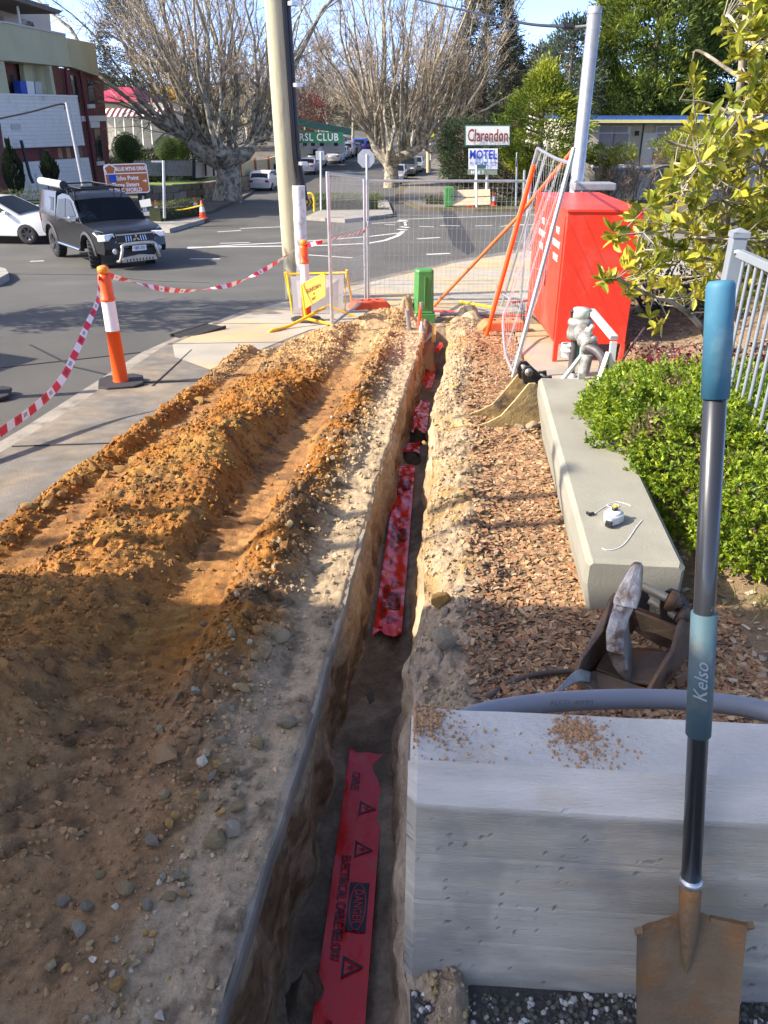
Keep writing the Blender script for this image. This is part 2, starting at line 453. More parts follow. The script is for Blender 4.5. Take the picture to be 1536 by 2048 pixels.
def heap(t, y):
    tw = t + .05 * vn(y * .9, t * 1.2, seed=11) + .025 * vn(y * 3, t * 3, seed=12)
    k = [-3.4, -2.60, -2.40, -2.30, -2.22, -2.12, -2.04, -1.93, -1.84, -1.66, -1.42, -1.34, -1.22, -1.12, -.97, -.90, -.80, -.69, -.60, -.40]
    z = [-.07, -.06, -.03, .11, .13, .035, .02, .025, .15, .205, .255, .22, .06, .015, .02, .10, .145, .075, .012, .006]
    h = np.interp(tw, k, z)
    hn = np.interp(tw, [-3.4, -2.6, -2.2, -1.6, -1.35, -1.15, -.95, -.75, -.6, -.4], [.02, .12, .27, .33, .27, .10, .035, .06, .02, .006])
    far = smooth(8.2, 10.4, y + .35 * vn(y * .4, t * 2.4, seed=9))
    near = 1 - smooth(1.7, 3.0, y + .5 * (t + 1.6))
    h = h * (1 - near) + hn * near
    ends = np.interp(y, [.4, 1.2, 1.9], [.35, .6, 1.0]); h = np.where(h > 0, h * ends, h)
    lf = smooth(0, .5, t + np.interp(y, [0, 7, 8.3, 9.4, 10.4], [9, 9, 2.5, 2.0, 1.45]))
    h = h * lf - .05 * (1 - lf)
    h = np.where(h > .02, h * (.78 + .35 * vn(y * .7, t * 2.1, seed=14) + .2 * vn(y * 2.2, t * 2, seed=15)), h)
    h = h * (1 - .65 * far * (t > -1.9)) + .16 * np.exp(-(((t + 1.05) / .3) ** 2 + ((y - 10.35) / .42) ** 2)) + .1 * np.exp(-(((t + .7) / .2) ** 2 + ((y - 10.5) / .3) ** 2))
    trk = smooth(-1.26, -1.16, tw) * (1 - smooth(-.98, -.9, tw)) + smooth(-2.14, -2.08, tw) * (1 - smooth(-1.92, -1.86, tw))
    loose = smooth(.015, .08, h)
    h = h + loose * (.020 * fbm(t * 8, y * 7, seed=20, oct=5, gain=.62) + .017 * np.abs(fbm(t * 6, y * 5, seed=24, oct=3)) + .014 * np.abs(vn(t * 30, y * 30, seed=23)) - .012)
    ph = y + .35 * np.abs(tw + 1.07) + .03 * vn(y * 2, t * 6, seed=31)
    tread = np.maximum(0, np.sin(ph * 2 * pi / .085)) ** .6
    keep = smooth(-.3, .2, vn(y * 1.1, t * 3, seed=33))
    h = h + trk * (.017 * tread * keep + .006 * fbm(t * 14, y * 14, seed=27, oct=3))
    strip = smooth(-.72, -.6, t)
    h = h + strip * (.010 * fbm(t * 11, y * 11, seed=40, oct=4, gain=.6) + .004)
    return h, trk, loose, near
def right_h(t, y):
    lr = lipR(y); d = t - lr
    bank = np.interp(d, [0, .04, .10, .18, .28, .42, .6, 9], [-.03, -.005, .045, .075, .055, .022, .01, .01])
    bank = bank * (.8 + .5 * vn(y * 1.3, d * 3, seed=50) + .25 * vn(y * 4, d * 5, seed=51))
    bank = bank * np.interp(y, [0, 1.3, 2, 9, 10.5], [.55, .75, 1, 1, .7])
    loose = 1 - smooth(.25, .5, d)
    h = bank + loose * (.026 * fbm(t * 9, y * 9, seed=52, oct=5, gain=.62)) + (1 - loose) * .008 * fbm(t * 6, y * 6, seed=53, oct=3)
    # the garden behind the low wall rises
    g = smooth(.9, 1.7, t) * smooth(2.0, 3.2, y)
    h = h + g * np.interp(y, [2, 4, 7, 11], [.0, .1, .16, .3]) + .25 * smooth(2.2, 3.4, t) * smooth(3, 6, y)
    h = h * (1 - smooth(1.05, 1.32, 2.5 - y) * 0)
    # keep clear of the slab under the cabinet and of the paving before the block
    pad = smooth(.70, .74, t) * (1 - smooth(1.75, 1.8, t)) * smooth(5.7, 5.8, y) * (1 - smooth(10.2, 10.3, y))
    h = h * (1 - pad) - .03 * pad
    pav = smooth(.06, .12, t) * (1 - smooth(1.18, 1.26, y))
    h = h * (1 - pav) - .05 * pav
    return h, d, loose
def lerp(a, b, k): return a + (np.asarray(b, float) - a) * k[..., None]
def blank(shape, c): return np.broadcast_to(np.asarray(c, float), (*shape, 3)).copy()
def grid_faces(nr, nc):
    a = (np.arange(nr - 1)[:, None] * nc + np.arange(nc - 1)[None]).reshape(-1)
    return np.stack([a, a + 1, a + nc + 1, a + nc], 1)
def jit(t, y, amp, s):
    return 1 + amp * fbm(t * s, y * s, seed=71, oct=4, gain=.6)[..., None]
SAND, PALE, ORANGE, BROWN, GREY_LIFTED, DARK, YELL = (.49, .335, .165), (.49, .375, .235), (.345, .150, .034), (.235, .125, .055), (.56, .405, .25), (.085, .058, .038), (.42, .25, .075)
def heap_colour(t, y, trk):
    n1, n2, n3 = fbm(t * 2.2, y * 1.4, seed=61), fbm(t * 5, y * 4, seed=62), fbm(t * 12, y * 10, seed=63)
    c = blank(t.shape, SAND)
    c = lerp(c, ORANGE, smooth(8.6, 6.2, y + .8 * n1 + .3 * n2) * smooth(-.62, -.85, t + .08 * n2))
    c = lerp(c, YELL, .55 * smooth(.0, .6, n2) * smooth(7.5, 5, y))
    c = lerp(c, BROWN, .85 * smooth(-.1, .5, n1 + .3 * n3) * smooth(-1.0, -1.35, t) * smooth(7.6, 6.6, y) * smooth(3.2, 4.4, y))
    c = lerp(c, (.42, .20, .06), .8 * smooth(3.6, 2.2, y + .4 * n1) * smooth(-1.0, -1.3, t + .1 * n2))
    c = lerp(c, BROWN, .9 * smooth(-.1, .3, n2 + .1) * smooth(-1.0, -.88, t) * smooth(-.56, -.68, t) * smooth(8.6, 7.4, y))
    c = lerp(c, (.40, .21, .085), .75 * trk * smooth(2.4, 3.4, y) * smooth(8.5, 7, y))
    c = lerp(c, (.46, .27, .13), .8 * smooth(2.6, 1.9, y + .3 * n1) * smooth(-.6, -.75, t) * smooth(-1.5, -1.1, t))  # near brown soil, colour raised to brighten the shaded foreground
    c = lerp(c, GREY_LIFTED, .85 * smooth(1.32, .9, y + .35 * n1 + .15 * n2 - .35 * (t + .9)))  # nearest soil, lightened and warmed in colour to lift the shade over it
    c = lerp(c, PALE, smooth(-.72, -.60, t + .05 * n2) * .9)
    c = lerp(c, GREY_LIFTED, .8 * smooth(-.74, -.62, t + .05 * n2) * smooth(2.9, 2.0, y + .5 * n1))  # same shade-lifting near soil colour along the strip by the trench
    c = lerp(c, DARK, .5 * smooth(.35, .8, n3))
    return np.clip(c * jit(t, y, .16, 24), .01, .9)
m_soil = M('soil', attr='Col', rough=.95, var=.22, scale=60, bump=1.0, bscale=150, world_co=True, spec=.2)
def sheet(name, T, Y, Z, Ccol, mat, cat=None, label=None, kind=None):
    X = sx(T, Y); nr, nc = T.shape
    V = np.stack([X, Y, Z], -1).reshape(-1, 3)
    o = MB().arr(V, grid_faces(nr, nc), Ccol.reshape(-1, 3), smooth=True).build(name, mat, fix=False)
    return tag(o, label, cat, None, kind)
# left: spoil heap
nL = 300
U = np.linspace(0, 1, nL)
yy = rowsY[:, None].repeat(nL, 1)
LL = lipL(rowsY)[:, None]
T = -2.72 + (LL + 2.72) * (1 - (1 - U[None]) ** 1.15)
H, TRK, LOO, NEA = heap(T, yy)
roll = smooth(.02, 0, LL - T)
Z = zg(yy) + H - .012 * roll
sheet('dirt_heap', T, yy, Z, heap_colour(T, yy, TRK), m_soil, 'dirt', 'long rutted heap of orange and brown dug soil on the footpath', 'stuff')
lip_z = Z[:, -1]
# trench walls and floor
nW, nF = 44, 26
w = np.linspace(0, 1, nW)[None]
y2 = rowsY[:, None].repeat(nW, 1)
D = depth(rowsY)[:, None]
wl = .018 * fbm(y2 * 5, w * 2.2 + 0 * y2, seed=80, oct=5, gain=.6) + .018 * vn(y2 * 1.6, w * 3 + 0 * y2, seed=85)
TL = LL + .012 * smooth(0, .12, w) * -1 + .028 * w + wl * smooth(0, .08, w)
ZL = lip_z[:, None] * (1 - w) + (zg(rowsY)[:, None] - D) * w
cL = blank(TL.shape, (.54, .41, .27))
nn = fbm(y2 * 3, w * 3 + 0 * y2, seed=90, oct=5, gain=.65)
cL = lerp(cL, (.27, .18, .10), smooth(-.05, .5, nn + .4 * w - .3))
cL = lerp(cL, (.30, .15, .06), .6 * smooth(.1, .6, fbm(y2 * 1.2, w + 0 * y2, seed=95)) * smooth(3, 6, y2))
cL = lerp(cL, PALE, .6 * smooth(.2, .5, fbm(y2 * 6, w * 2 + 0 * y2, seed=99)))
RR = lipR(rowsY)[:, None]
wr = np.linspace(1, 0, nW + 10)[None]
y3 = rowsY[:, None].repeat(nW + 10, 1)
wrn = .020 * fbm(y3 * 5, wr * 2.5 + 0 * y3, seed=180, oct=5, gain=.6) + .02 * vn(y3 * 1.4, wr * 2 + 0 * y3, seed=185)
TR = RR - .045 * wr ** .7 + wrn * smooth(0, .1, wr)
rz = zg(rowsY) + right_h(lipR(rowsY), rowsY)[0]
ZR = rz[:, None] * (1 - wr) + (zg(rowsY)[:, None] - D) * wr
cR = blank(TR.shape, (.47, .35, .215))
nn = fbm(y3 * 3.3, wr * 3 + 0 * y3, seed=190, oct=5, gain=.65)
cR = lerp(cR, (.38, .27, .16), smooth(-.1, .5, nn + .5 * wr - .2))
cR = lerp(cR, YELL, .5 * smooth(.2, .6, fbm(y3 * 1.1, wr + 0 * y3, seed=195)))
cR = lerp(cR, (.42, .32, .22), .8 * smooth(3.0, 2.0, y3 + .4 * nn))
fl = np.linspace(0, 1, nF)[None]
y4 = rowsY[:, None].repeat(nF, 1)
TF = TL[:, -1:] * (1 - fl) + TR[:, :1] * fl
ZF = (zg(rowsY)[:, None] - D) + (.012 * fbm(y4 * 6, TF * 6, seed=200) - .02 * np.sin(fl * pi)) * np.sin(fl * pi)
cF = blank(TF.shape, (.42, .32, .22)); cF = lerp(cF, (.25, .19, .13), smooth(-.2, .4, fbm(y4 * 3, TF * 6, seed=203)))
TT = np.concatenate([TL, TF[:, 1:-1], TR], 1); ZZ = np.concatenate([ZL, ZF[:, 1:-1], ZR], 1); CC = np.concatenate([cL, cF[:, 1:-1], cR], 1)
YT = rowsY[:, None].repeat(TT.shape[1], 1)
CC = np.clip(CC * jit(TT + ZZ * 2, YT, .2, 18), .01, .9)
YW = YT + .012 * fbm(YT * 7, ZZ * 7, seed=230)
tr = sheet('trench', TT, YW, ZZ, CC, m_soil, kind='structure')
# right: sandy bank, then the chip-covered bed
nR = 230
U = np.linspace(0, 1, nR)[None]
y5 = rowsY[:, None].repeat(nR, 1)
T5 = RR + (4.6 - RR) * U ** 1.9
H5, D5, LO5 = right_h(T5, y5)
Z5 = zg(y5) + H5
c5 = blank(T5.shape, (.38, .28, .175))
m1 = fbm(y5 * 2, T5 * 3, seed=210); m2 = fbm(y5 * 7, T5 * 7, seed=211)
c5 = lerp(c5, YELL, .55 * smooth(.1, .6, m1) * smooth(1.5, 2.6, y5))
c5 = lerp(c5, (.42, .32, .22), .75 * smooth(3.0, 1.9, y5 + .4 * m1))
c5 = lerp(c5, (.22, .15, .09), smooth(.22, .42, D5 + .06 * m2))
c5 = lerp(c5, (.33, .24, .14), .8 * smooth(1.0, 1.5, T5) * smooth(.0, .5, m1 + .2))
c5 = np.clip(c5 * jit(T5, y5, .2, 20), .01, .9)
nb = int(np.searchsorted(((U ** 1.9) * 4.75)[0], .34))
sheet('sandy_bank', T5[:, :nb + 1], y5[:, :nb + 1], Z5[:, :nb + 1], c5[:, :nb + 1], m_soil, 'soil', 'pale sandy ridge along the right lip of the trench', 'stuff')
tag(sheet('garden_bed', T5[:, nb:], y5[:, nb:], Z5[:, nb:], c5[:, nb:], m_soil), kind='structure')
def surf(t, y):
    t, y = np.asarray(t, float), np.asarray(y, float)
    return zg(y) + np.where(t < lipL(y), heap(t, y)[0], right_h(t, y)[0])

# sawn edge of the old concrete slab along the trench
mb = MB()
ys = np.arange(.35, 3.6, .018); V = []
for y in ys:
    t1 = float(lipL(y)) + .012 + .0025 * float(vn(y * 5, 0, seed=4)) + .001 * float(vn(y * 33, 0, seed=4)); z = float(zg(y)); th = .062 * float(np.interp(y, [0, 2.4, 3.6], [1, 1, .25]))
    V += [(sx(t1 - .16, y), y, z - .004), (sx(t1 - .006, y), y, z + .002), (sx(t1, y), y, z - .006 - .003 * abs(float(vn(y * 31, 0, seed=6)))), (sx(t1 - .002 * float(vn(y * 23, 1, seed=9)), y), y, z - th), (sx(t1 - .1, y), y, z - th)]
k = 5
F = [(i * k + j, i * k + j + 1, (i + 1) * k + j + 1, (i + 1) * k + j) for i in range(len(ys) - 1) for j in range(k - 1)]
mb.add(V, F)
tag(mb.build('slab_edge', M('sawn_concrete', (.26, .225, .175), .9, var=.25, scale=9, col2=(.36, .29, .21), c2scale=5, bump=.8, bscale=90, world_co=True)), kind='structure')

# clods and pebbles
def scatter(n, tr_, yr, dens, smin, smax, power=2.2, r=rng):
    t = r.uniform(*tr_, n); y = yr[0] + (yr[1] - yr[0]) * r.random(n) ** 1.7
    k = r.random(n) < dens(t, y)
    t, y = t[k], y[k]
    s = smin + (smax - smin) * r.random(len(t)) ** power
    return t, y, s
def rubble(name, t, y, s, col, mat, sink=.25, **kw):
    n = len(t)
    Vt = ICO_V
    pos = np.stack([sx(t, y), y, surf(t, y) + s * (.5 - sink)], 1)
    sc = s[:, None] * rng.uniform(.55, 1.15, (n, 3))
    V, F = inst(Vt, ICO_F, pos, rand_rot(n), sc * .62)
    V = V + rng.normal(size=V.shape) * np.repeat(s, 12)[:, None] * .11
    return tag(MB().arr(V, F, np.repeat(col, 12, 0)).build(name, mat, fix=False), **kw)
m_clod = M('clod', attr='Col', rough=.95, var=.2, scale=40, bump=.6, bscale=120, spec=.2)
t, y, s = scatter(80000, (-2.5, -.46), (.5, 10.6), lambda t, y: np.where(heap(t, y)[0] > .03, .9, .25) * np.where((t > -1.2) & (t < -.93) & (y > 2.2), .12, 1) * np.where((t > -2.12) & (t < -1.9), .2, 1), .003, .021, 3.6)
k = heap(t, y)[0] > .004; t, y, s = t[k], y[k], s[k]
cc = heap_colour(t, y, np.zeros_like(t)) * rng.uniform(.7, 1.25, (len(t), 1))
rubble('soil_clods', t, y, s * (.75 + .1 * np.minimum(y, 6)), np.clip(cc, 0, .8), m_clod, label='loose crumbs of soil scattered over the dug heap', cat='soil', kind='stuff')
t, y, s = scatter(2200, (-2.4, -.55), (.7, 9.5), lambda t, y: np.where(heap(t, y)[0] > .06, 1, .05) * (np.exp(-((t + .8) / .12) ** 2) + .5 * np.exp(-((t + 2.22) / .1) ** 2) + .3 * np.exp(-((t + 1.4) / .12) ** 2)), .022, .065, 2.0)
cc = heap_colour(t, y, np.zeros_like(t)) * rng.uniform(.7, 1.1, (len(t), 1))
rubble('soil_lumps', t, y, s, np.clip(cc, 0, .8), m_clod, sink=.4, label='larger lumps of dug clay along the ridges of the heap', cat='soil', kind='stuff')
t, y, s = scatter(20000, (-.2, .55), (.6, 10.5), lambda t, y: np.exp(-np.maximum(0, t - lipR(y) - .12) / .12), .003, .022, 3)
k = t > lipR(y) + .015; t, y, s = t[k], y[k], s[k]
mix = rng.random((len(t), 1))
cc = np.where(mix < .55, (.42, .32, .21), np.where(mix < .75, (.5, .36, .16), (.34, .26, .17))) * rng.uniform(.7, 1.2, (len(t), 1))
rubble('bank_crumbs', t, y, s * (.75 + .1 * np.minimum(y, 6)), cc, m_clod, label='crumbled sandy soil along the right trench lip', cat='soil', kind='stuff')
t, y, s = scatter(2300, (-1.15, -.48), (.55, 7.5), lambda t, y: np.exp(-((t + .74 + .05 * np.sin(y * 3)) / .1) ** 2) + .05, .006, .03, 2.4)
mix = rng.random((len(t), 1))
cc = np.where(mix < .45, (.46, .34, .18), np.where(mix < .7, (.34, .25, .14), np.where(mix < .88, (.46, .27, .09), (.58, .48, .34)))) * rng.uniform(.7, 1.2, (len(t), 1))
rubble('pebbles', t, y, s, cc, m_clod, label='small pebbles spilled along the edge of the heap', cat='pebbles', kind='stuff')

# the larger stones, one by one
m_stones = [M('stone_tan', (.50, .36, .17), .9, var=.25, scale=20, bump=1, bscale=60), M('stone_grey', (.44, .35, .23), .9, var=.25, scale=20, bump=1, bscale=60),
            M('stone_ochre', (.42, .24, .07), .9, var=.25, scale=20, bump=1, bscale=60), M('stone_pale', (.60, .51, .36), .9, var=.2, scale=20, bump=1, bscale=60)]
def rock_mesh(seed, mat):
    bm = bmesh.new(); bmesh.ops.create_icosphere(bm, subdivisions=2, radius=.5)
    r = random.Random(seed)
    cuts = [(Vector((r.gauss(0, 1), r.gauss(0, 1), r.gauss(0, 1))).normalized(), r.uniform(.2, .38)) for _ in range(9)]
    sc = (r.uniform(.85, 1.2), r.uniform(.7, 1), r.uniform(.55, .85))
    for v in bm.verts:
        for n, d in cuts:
            e = v.co.dot(n) - d
            if e > 0: v.co -= n * e * .92
        v.co += Vector((r.gauss(0, 1), r.gauss(0, 1), r.gauss(0, 1))) * .012
        v.co = Vector((v.co.x * sc[0], v.co.y * sc[1], v.co.z * sc[2]))
    me = bpy.data.meshes.new('stone'); bm.to_mesh(me); bm.free(); me.materials.append(mat)
    return me
rocks = [[rock_mesh(i * 10 + j, m_stones[j]) for i in range(5)] for j in range(4)]
def place_rock(px, py, size, kind, label, group, dz=.02, name='stone'):
    p = G(px, py, dz); t = p.x - SL * p.y
    o = put(name, rnd.choice(rocks[kind]))
    o.location = (p.x, p.y, float(surf(t, p.y)) + size * .22); o.scale = (size,) * 3
    o.rotation_euler = (rnd.uniform(-.4, .4), rnd.uniform(-.4, .4), rnd.uniform(0, 6.3))
    label = label or '%s stone %s' % (('tan', 'grey brown', 'rusty ochre', 'pale')[kind], 'low on the near heap edge by the bare slab' if p.y < 2.2 else 'midway along the heap edge beside the trench' if p.y < 4.2 else 'far along the heap edge among yellow clods')
    return tag(o, label, 'stone', group)
RIDGE = 'stones lying along the edge of the heap'
special = [(565, 1290, .085, 1, 'pale blocky stone standing alone on the heap edge beside the trench'), (568, 1448, .10, 1, 'large flat tan stone, the biggest on the heap edge above the slab'),
           (516, 1490, .07, 0, 'angular tan stone just below the large flat stone'), (432, 1683, .085, 0, 'wedge shaped olive tan stone above the bare slab'), (466, 1665, .06, 3, 'pale crumbly stone touching the wedge shaped one'),
           (84, 1567, .055, 2, 'rusty orange stone at the foot of the dark heap'), (326, 1760, .03, 3, 'small white pebble stone low on the heap'), (345, 1795, .05, 0, 'tan knuckle shaped stone below the white pebble'),
           (887, 1310, .12, 1, 'big rounded grey lump on the bank beside the concrete block'), (880, 1215, .1, 2, 'ochre sandstone lump on the right trench lip'), (850, 880, .05, 2, 'yellow crumbly lump on the right trench lip'),
           (1020, 880, .05, 2, 'small orange stone on the wood chips below the far bucket'), (945, 938, .05, 0, 'small pale yellow stone on the wood chips')]
for px, py, s, k, lab in special: place_rock(px, py, s, k, lab, None)
for px, py in [(450, 1545), (470, 1620), (440, 1500), (395, 1420), (470, 1575), (350, 1760), (300, 1690), (610, 975), (640, 970), (665, 975), (690, 960), (715, 930), (700, 900), (680, 985), (655, 1000), (620, 955), (730, 880), (720, 850),
               (735, 830), (708, 870), (690, 925), (660, 940), (560, 1130), (585, 1085), (610, 1060), (540, 1190), (470, 1440), (490, 1400), (510, 1350), (430, 1560), (410, 1610), (376, 1570), (660, 905), (745, 800), (755, 775), (770, 750), (300, 1820), (250, 1790),
               (205, 1750), (180, 1820), (160, 1870), (135, 1800), (700, 990), (640, 1020)]:
    place_rock(px + rnd.uniform(-6, 6), py + rnd.uniform(-6, 6), rnd.uniform(.03, .062), rnd.choice((0, 0, 1, 1, 2, 3)), None, RIDGE)
for px, py in [(120, 985), (150, 960), (185, 930), (210, 935), (240, 920), (60, 1010), (265, 905), (95, 1005), (380, 780), (395, 790)]:
    place_rock(px, py, rnd.uniform(.07, .12), 2, 'crumbly orange clod on the outer berm of the heap', 'orange clods along the outer berm', .1, 'clod')
for px, py in [(905, 1140), (930, 1110), (940, 1150), (915, 1195), (950, 1190), (890, 1240), (905, 1075), (910, 1000), (925, 960), (895, 940), (990, 1120)]:
    place_rock(px, py, rnd.uniform(.03, .06), rnd.choice((0, 1, 3)), 'small stone beside the wood chips on the trench bank', 'stones on the right bank')

# wood chips
m_chip = M('wood_chip', attr='Col', rough=.85, var=.15, scale=30, bump=.3, bscale=200)
def chips(n, tr_, yr, dens, name, label, pal, smax=.042):
    t = rng.uniform(*tr_, n); y = yr[0] + (yr[1] - yr[0]) * rng.random(n) ** 1.5
    k = rng.random(n) < dens(t, y); t, y = t[k], y[k]; n = len(t)
    ln = rng.uniform(.012, smax, n) * (.85 + .06 * y); wd = ln * rng.uniform(.25, .62, n); th = rng.uniform(.0015, .0035, n)
    az = rng.uniform(0, 2 * pi, n); R = np.zeros((n, 3, 3)); tl = rng.normal(0, .17, (n, 2))
    for i in range(n): R[i] = np.array(Euler((tl[i, 0], tl[i, 1], az[i])).to_matrix())
    V8 = np.array([(-.5, -.5, -.5), (.5, -.5, -.5), (.42, .5, -.5), (-.5, .42, -.5), (-.5, -.5, .5), (.5, -.5, .5), (.42, .5, .5), (-.5, .42, .5)])
    F6 = [(0, 3, 2, 1), (4, 5, 6, 7), (0, 1, 5, 4), (1, 2, 6, 5), (2, 3, 7, 6), (3, 0, 4, 7)]
    pos = np.stack([sx(t, y), y, surf(t, y) + rng.uniform(.001, .012, n)], 1)
    V, F = inst(V8, F6, pos, R, np.stack([ln, wd, th], 1))
    c = np.array(pal)[rng.integers(0, len(pal), n)] * rng.uniform(.65, 1.25, (n, 1))
    return tag(MB().arr(V, F, np.repeat(c, 8, 0)).build(name, m_chip, fix=False), label, 'wood chips', None, 'stuff')
PAL = [(.36, .20, .095), (.42, .25, .12), (.30, .165, .08), (.46, .31, .17), (.34, .16, .075), (.24, .15, .085), (.17, .11, .065), (.38, .22, .11)]
chips(44000, (.02, 1.2), (1.35, 9.6), lambda t, y: smooth(.18, .34, t - lipR(y) + .08 * vn(t * 6, y * 4, seed=301)) * np.where((t > .62) & (y > 2.75) & (y < 5.9), 0, 1) * np.where((t > .7) & (y > 5.7), 0, 1), 'wood_chips', 'fresh tan wood chip mulch between the trench and the low bench wall', PAL)
chips(7000, (1.0, 3.2), (1.35, 9.5), lambda t, y: np.where((y > 5.8) & (t < 1.8), 0, .9), 'bark_mulch', 'grey weathered mulch and twigs under the garden shrubs', [(.36, .28, .19), (.30, .22, .15), (.44, .36, .26), (.22, .15, .1)])
# ================================================================== things round the trench
def axes(x, n):
    """rotation whose local x runs along x and whose local z is the normal n"""
    x = Vector(x).normalized(); n = Vector(n); n = (n - x * n.dot(x)).normalized(); y = n.cross(x)
    return Matrix((x, y, n)).transposed()
m_conc = M('cast_concrete', attr='Col', rough=.85, var=.16, scale=7, bump=.6, bscale=70, col2=(.20, .195, .18), c2scale=2.2, c2lo=.56, c2hi=.85, stretch=(.6, 1, 3.5))
m_bench = M('bench_concrete', (.27, .258, .205), .8, var=.16, scale=3, col2=(.23, .205, .165), c2scale=3.5, c2lo=.55, c2hi=.8, bump=.25, bscale=90)
m_black = M('black_plastic', (.018, .018, .02), .45, var=.1)
m_rubber = M('rubber', (.03, .03, .032), .8, var=.2)
m_galv = M('galvanised_steel', (.55, .57, .58), .42, metal=.85, var=.14, scale=14, bump=.1, bscale=60)
m_galv2 = M('dull_galvanised', (.36, .37, .38), .55, metal=.5, var=.15, scale=14)
m_steel_rust = M('worn_rusty_steel', (.17, .12, .085), .6, metal=.5, var=.35, scale=9, col2=(.26, .12, .045), c2scale=6, c2lo=.46, c2hi=.66, bump=.6, bscale=40)
m_steel_bright = M('worn_bright_steel', (.40, .37, .33), .42, metal=.75, var=.3, scale=12, col2=(.16, .11, .08), c2scale=9, c2lo=.5, c2hi=.62, bump=.5, bscale=35)
m_orange = M('safety_orange', (.90, .105, .012), .45, var=.08, scale=5)
m_red = M('red_plastic', (.60, .04, .03), .5, var=.12)
m_white = M('white_plastic', (.78, .78, .76), .5, var=.06)
m_yellow = M('yellow_paint', (.85, .50, .02), .5, var=.08, scale=6)
m_refl = M('reflective_white', (.85, .80, .80), .35, var=.04)

m_darksteel2 = M('dark_greasy_steel', (.06, .048, .04), .55, metal=.4, var=.3, scale=14, bump=.4)

# ---- concrete block in the foreground
def grid_box(name, prof, x0, x1, nx, colf, mat, parent, disp, inset=.022, end=.02):
    """a cast section (y, z outline, open at the base) swept along x, with eased ends and a fine uneven skin"""
    P = []
    for (a, b) in zip(prof, prof[1:]):
        n = max(1, int(math.dist(a, b) / .0085))
        P += [(a[0] + (b[0] - a[0]) * i / n, a[1] + (b[1] - a[1]) * i / n) for i in range(n)]
    P.append(prof[-1]); P = np.array(P)
    T = np.gradient(P, axis=0); Nn = np.stack([-T[:, 1], T[:, 0]], 1); Nn /= np.linalg.norm(Nn, axis=1)[:, None]
    if Nn[:, 1].sum() < 0: Nn = -Nn
    xs = np.concatenate([[x0 + .0, x0 + end], np.linspace(x0 + end, x1 - end, nx)[1:-1], [x1 - end, x1]])
    cen = np.array([(P[:, 0].min() + P[:, 0].max()) / 2, 0])
    V = []; C = []
    for i, x in enumerate(xs):
        Q = P + Nn * disp(np.full(len(P), x), P[:, 0], P[:, 1])[:, None]
        if i in (0, len(xs) - 1): Q = Q - Nn * inset
        V.append(np.stack([np.full(len(P), x), Q[:, 0], Q[:, 1]], 1)); C.append(colf(np.full(len(P), x), P[:, 0], P[:, 1]))
    V = np.concatenate(V); C = np.concatenate(C); k = len(P)
    mb = MB().arr(V, grid_faces(len(xs), k), C, smooth=False)
    mb.add(V[:k], [tuple(range(k))], 0, tuple(C[:k].mean(0))); mb.add(V[-k:], [tuple(range(k))], 0, tuple(C[-k:].mean(0)))
    return mb.build(name, mat, parent)
block = thing('concrete_block', 'low board marked grey concrete block with a whitish soil specked top behind the shovel', 'concrete block', (0.045, 1.095, -.06), -.072)
BJ = (.165, .30, .44)
def bdisp(x, y, z):
    f = (y < .001)
    d = .0025 * fbm(x * 4, z * 4 + y * 4, seed=400, oct=4)
    for j in BJ: d = d - f * .0042 * np.exp(-((z - j - .004 * np.sin(x * 5) - .002 * vn(x * 40, z * 0, seed=408)) / .0035) ** 2) * (.55 + .45 * vn(x * 4, z * 0 + j, seed=409)) + f * .0016 * smooth(j - .05, j, z) * (z < j)
    d = d + f * .00022 * np.sin(z * 420 + 2 * vn(x * 2, z * 20, seed=401)) * smooth(-.2, .3, vn(x * 3, z * 12, seed=402))
    hole = smooth(.80, .95, vn(x * 140, z * 140, seed=404)) * f * (vn(x * 7, z * 7, seed=407) > -.1)
    edge = smooth(.03, .0, x) * f
    return d - .005 * hole - .006 * edge * (vn(x * 90, z * 40, seed=405) > .1)
def bcol(x, y, z):
    c = np.broadcast_to(np.array((.385, .345, .27)), (len(x), 3)).copy()
    n = fbm(x * 2.6, z * 6, seed=410, oct=6, gain=.62)
    c = lerp(c, (.48, .44, .35), .8 * smooth(.0, .7, n) * smooth(.62, .35, z))
    c = lerp(c, (.24, .23, .205), .6 * smooth(.1, .8, -n))
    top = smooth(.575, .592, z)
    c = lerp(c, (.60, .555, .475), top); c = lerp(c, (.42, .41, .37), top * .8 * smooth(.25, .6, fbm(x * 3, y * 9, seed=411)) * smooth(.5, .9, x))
    hole = smooth(.80, .95, vn(x * 140, z * 140, seed=404)) * (y < .001) * (1 - top) * (vn(x * 7, z * 7, seed=407) > -.1)
    c = lerp(c, (.22, .21, .185), .4 * smooth(.2, .7, fbm(x * 7, z * 5, seed=412, oct=5)) * (1 - top)); c = lerp(c, (.50, .40, .27), .35 * smooth(.5, .9, fbm(x * 7, z * 11 + y * 9, seed=413, oct=4)))
    return lerp(c, (.05, .05, .05), .8 * hole)
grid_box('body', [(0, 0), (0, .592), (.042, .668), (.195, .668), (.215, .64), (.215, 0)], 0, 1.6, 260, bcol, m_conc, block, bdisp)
m_crumb = M('fallen_soil', (.42, .24, .12), .95, var=.3, scale=60, bump=.5)
def crumbs_on_top(n, cx, cy, sxx, syy, name, label, smax):
    x = cx + rng.normal(0, sxx, n); y = np.clip(cy + rng.normal(0, syy, n), .045, .2); x = np.maximum(x, .01); s = .0015 + smax * rng.random(n) ** 4
    R = Euler((0, 0, -.072)).to_matrix(); o = Vector((0.045, 1.095, -.06))
    pos = np.array([tuple(o + R @ Vector((a, b, .668 + c * .2))) for a, b, c in zip(x, y, s)])
    V, F = inst(ICO_V, ICO_F, pos, rand_rot(n), s * .6)
    tag(MB().arr(V, F).build(name, m_crumb, fix=False), label, 'soil', None, 'stuff')
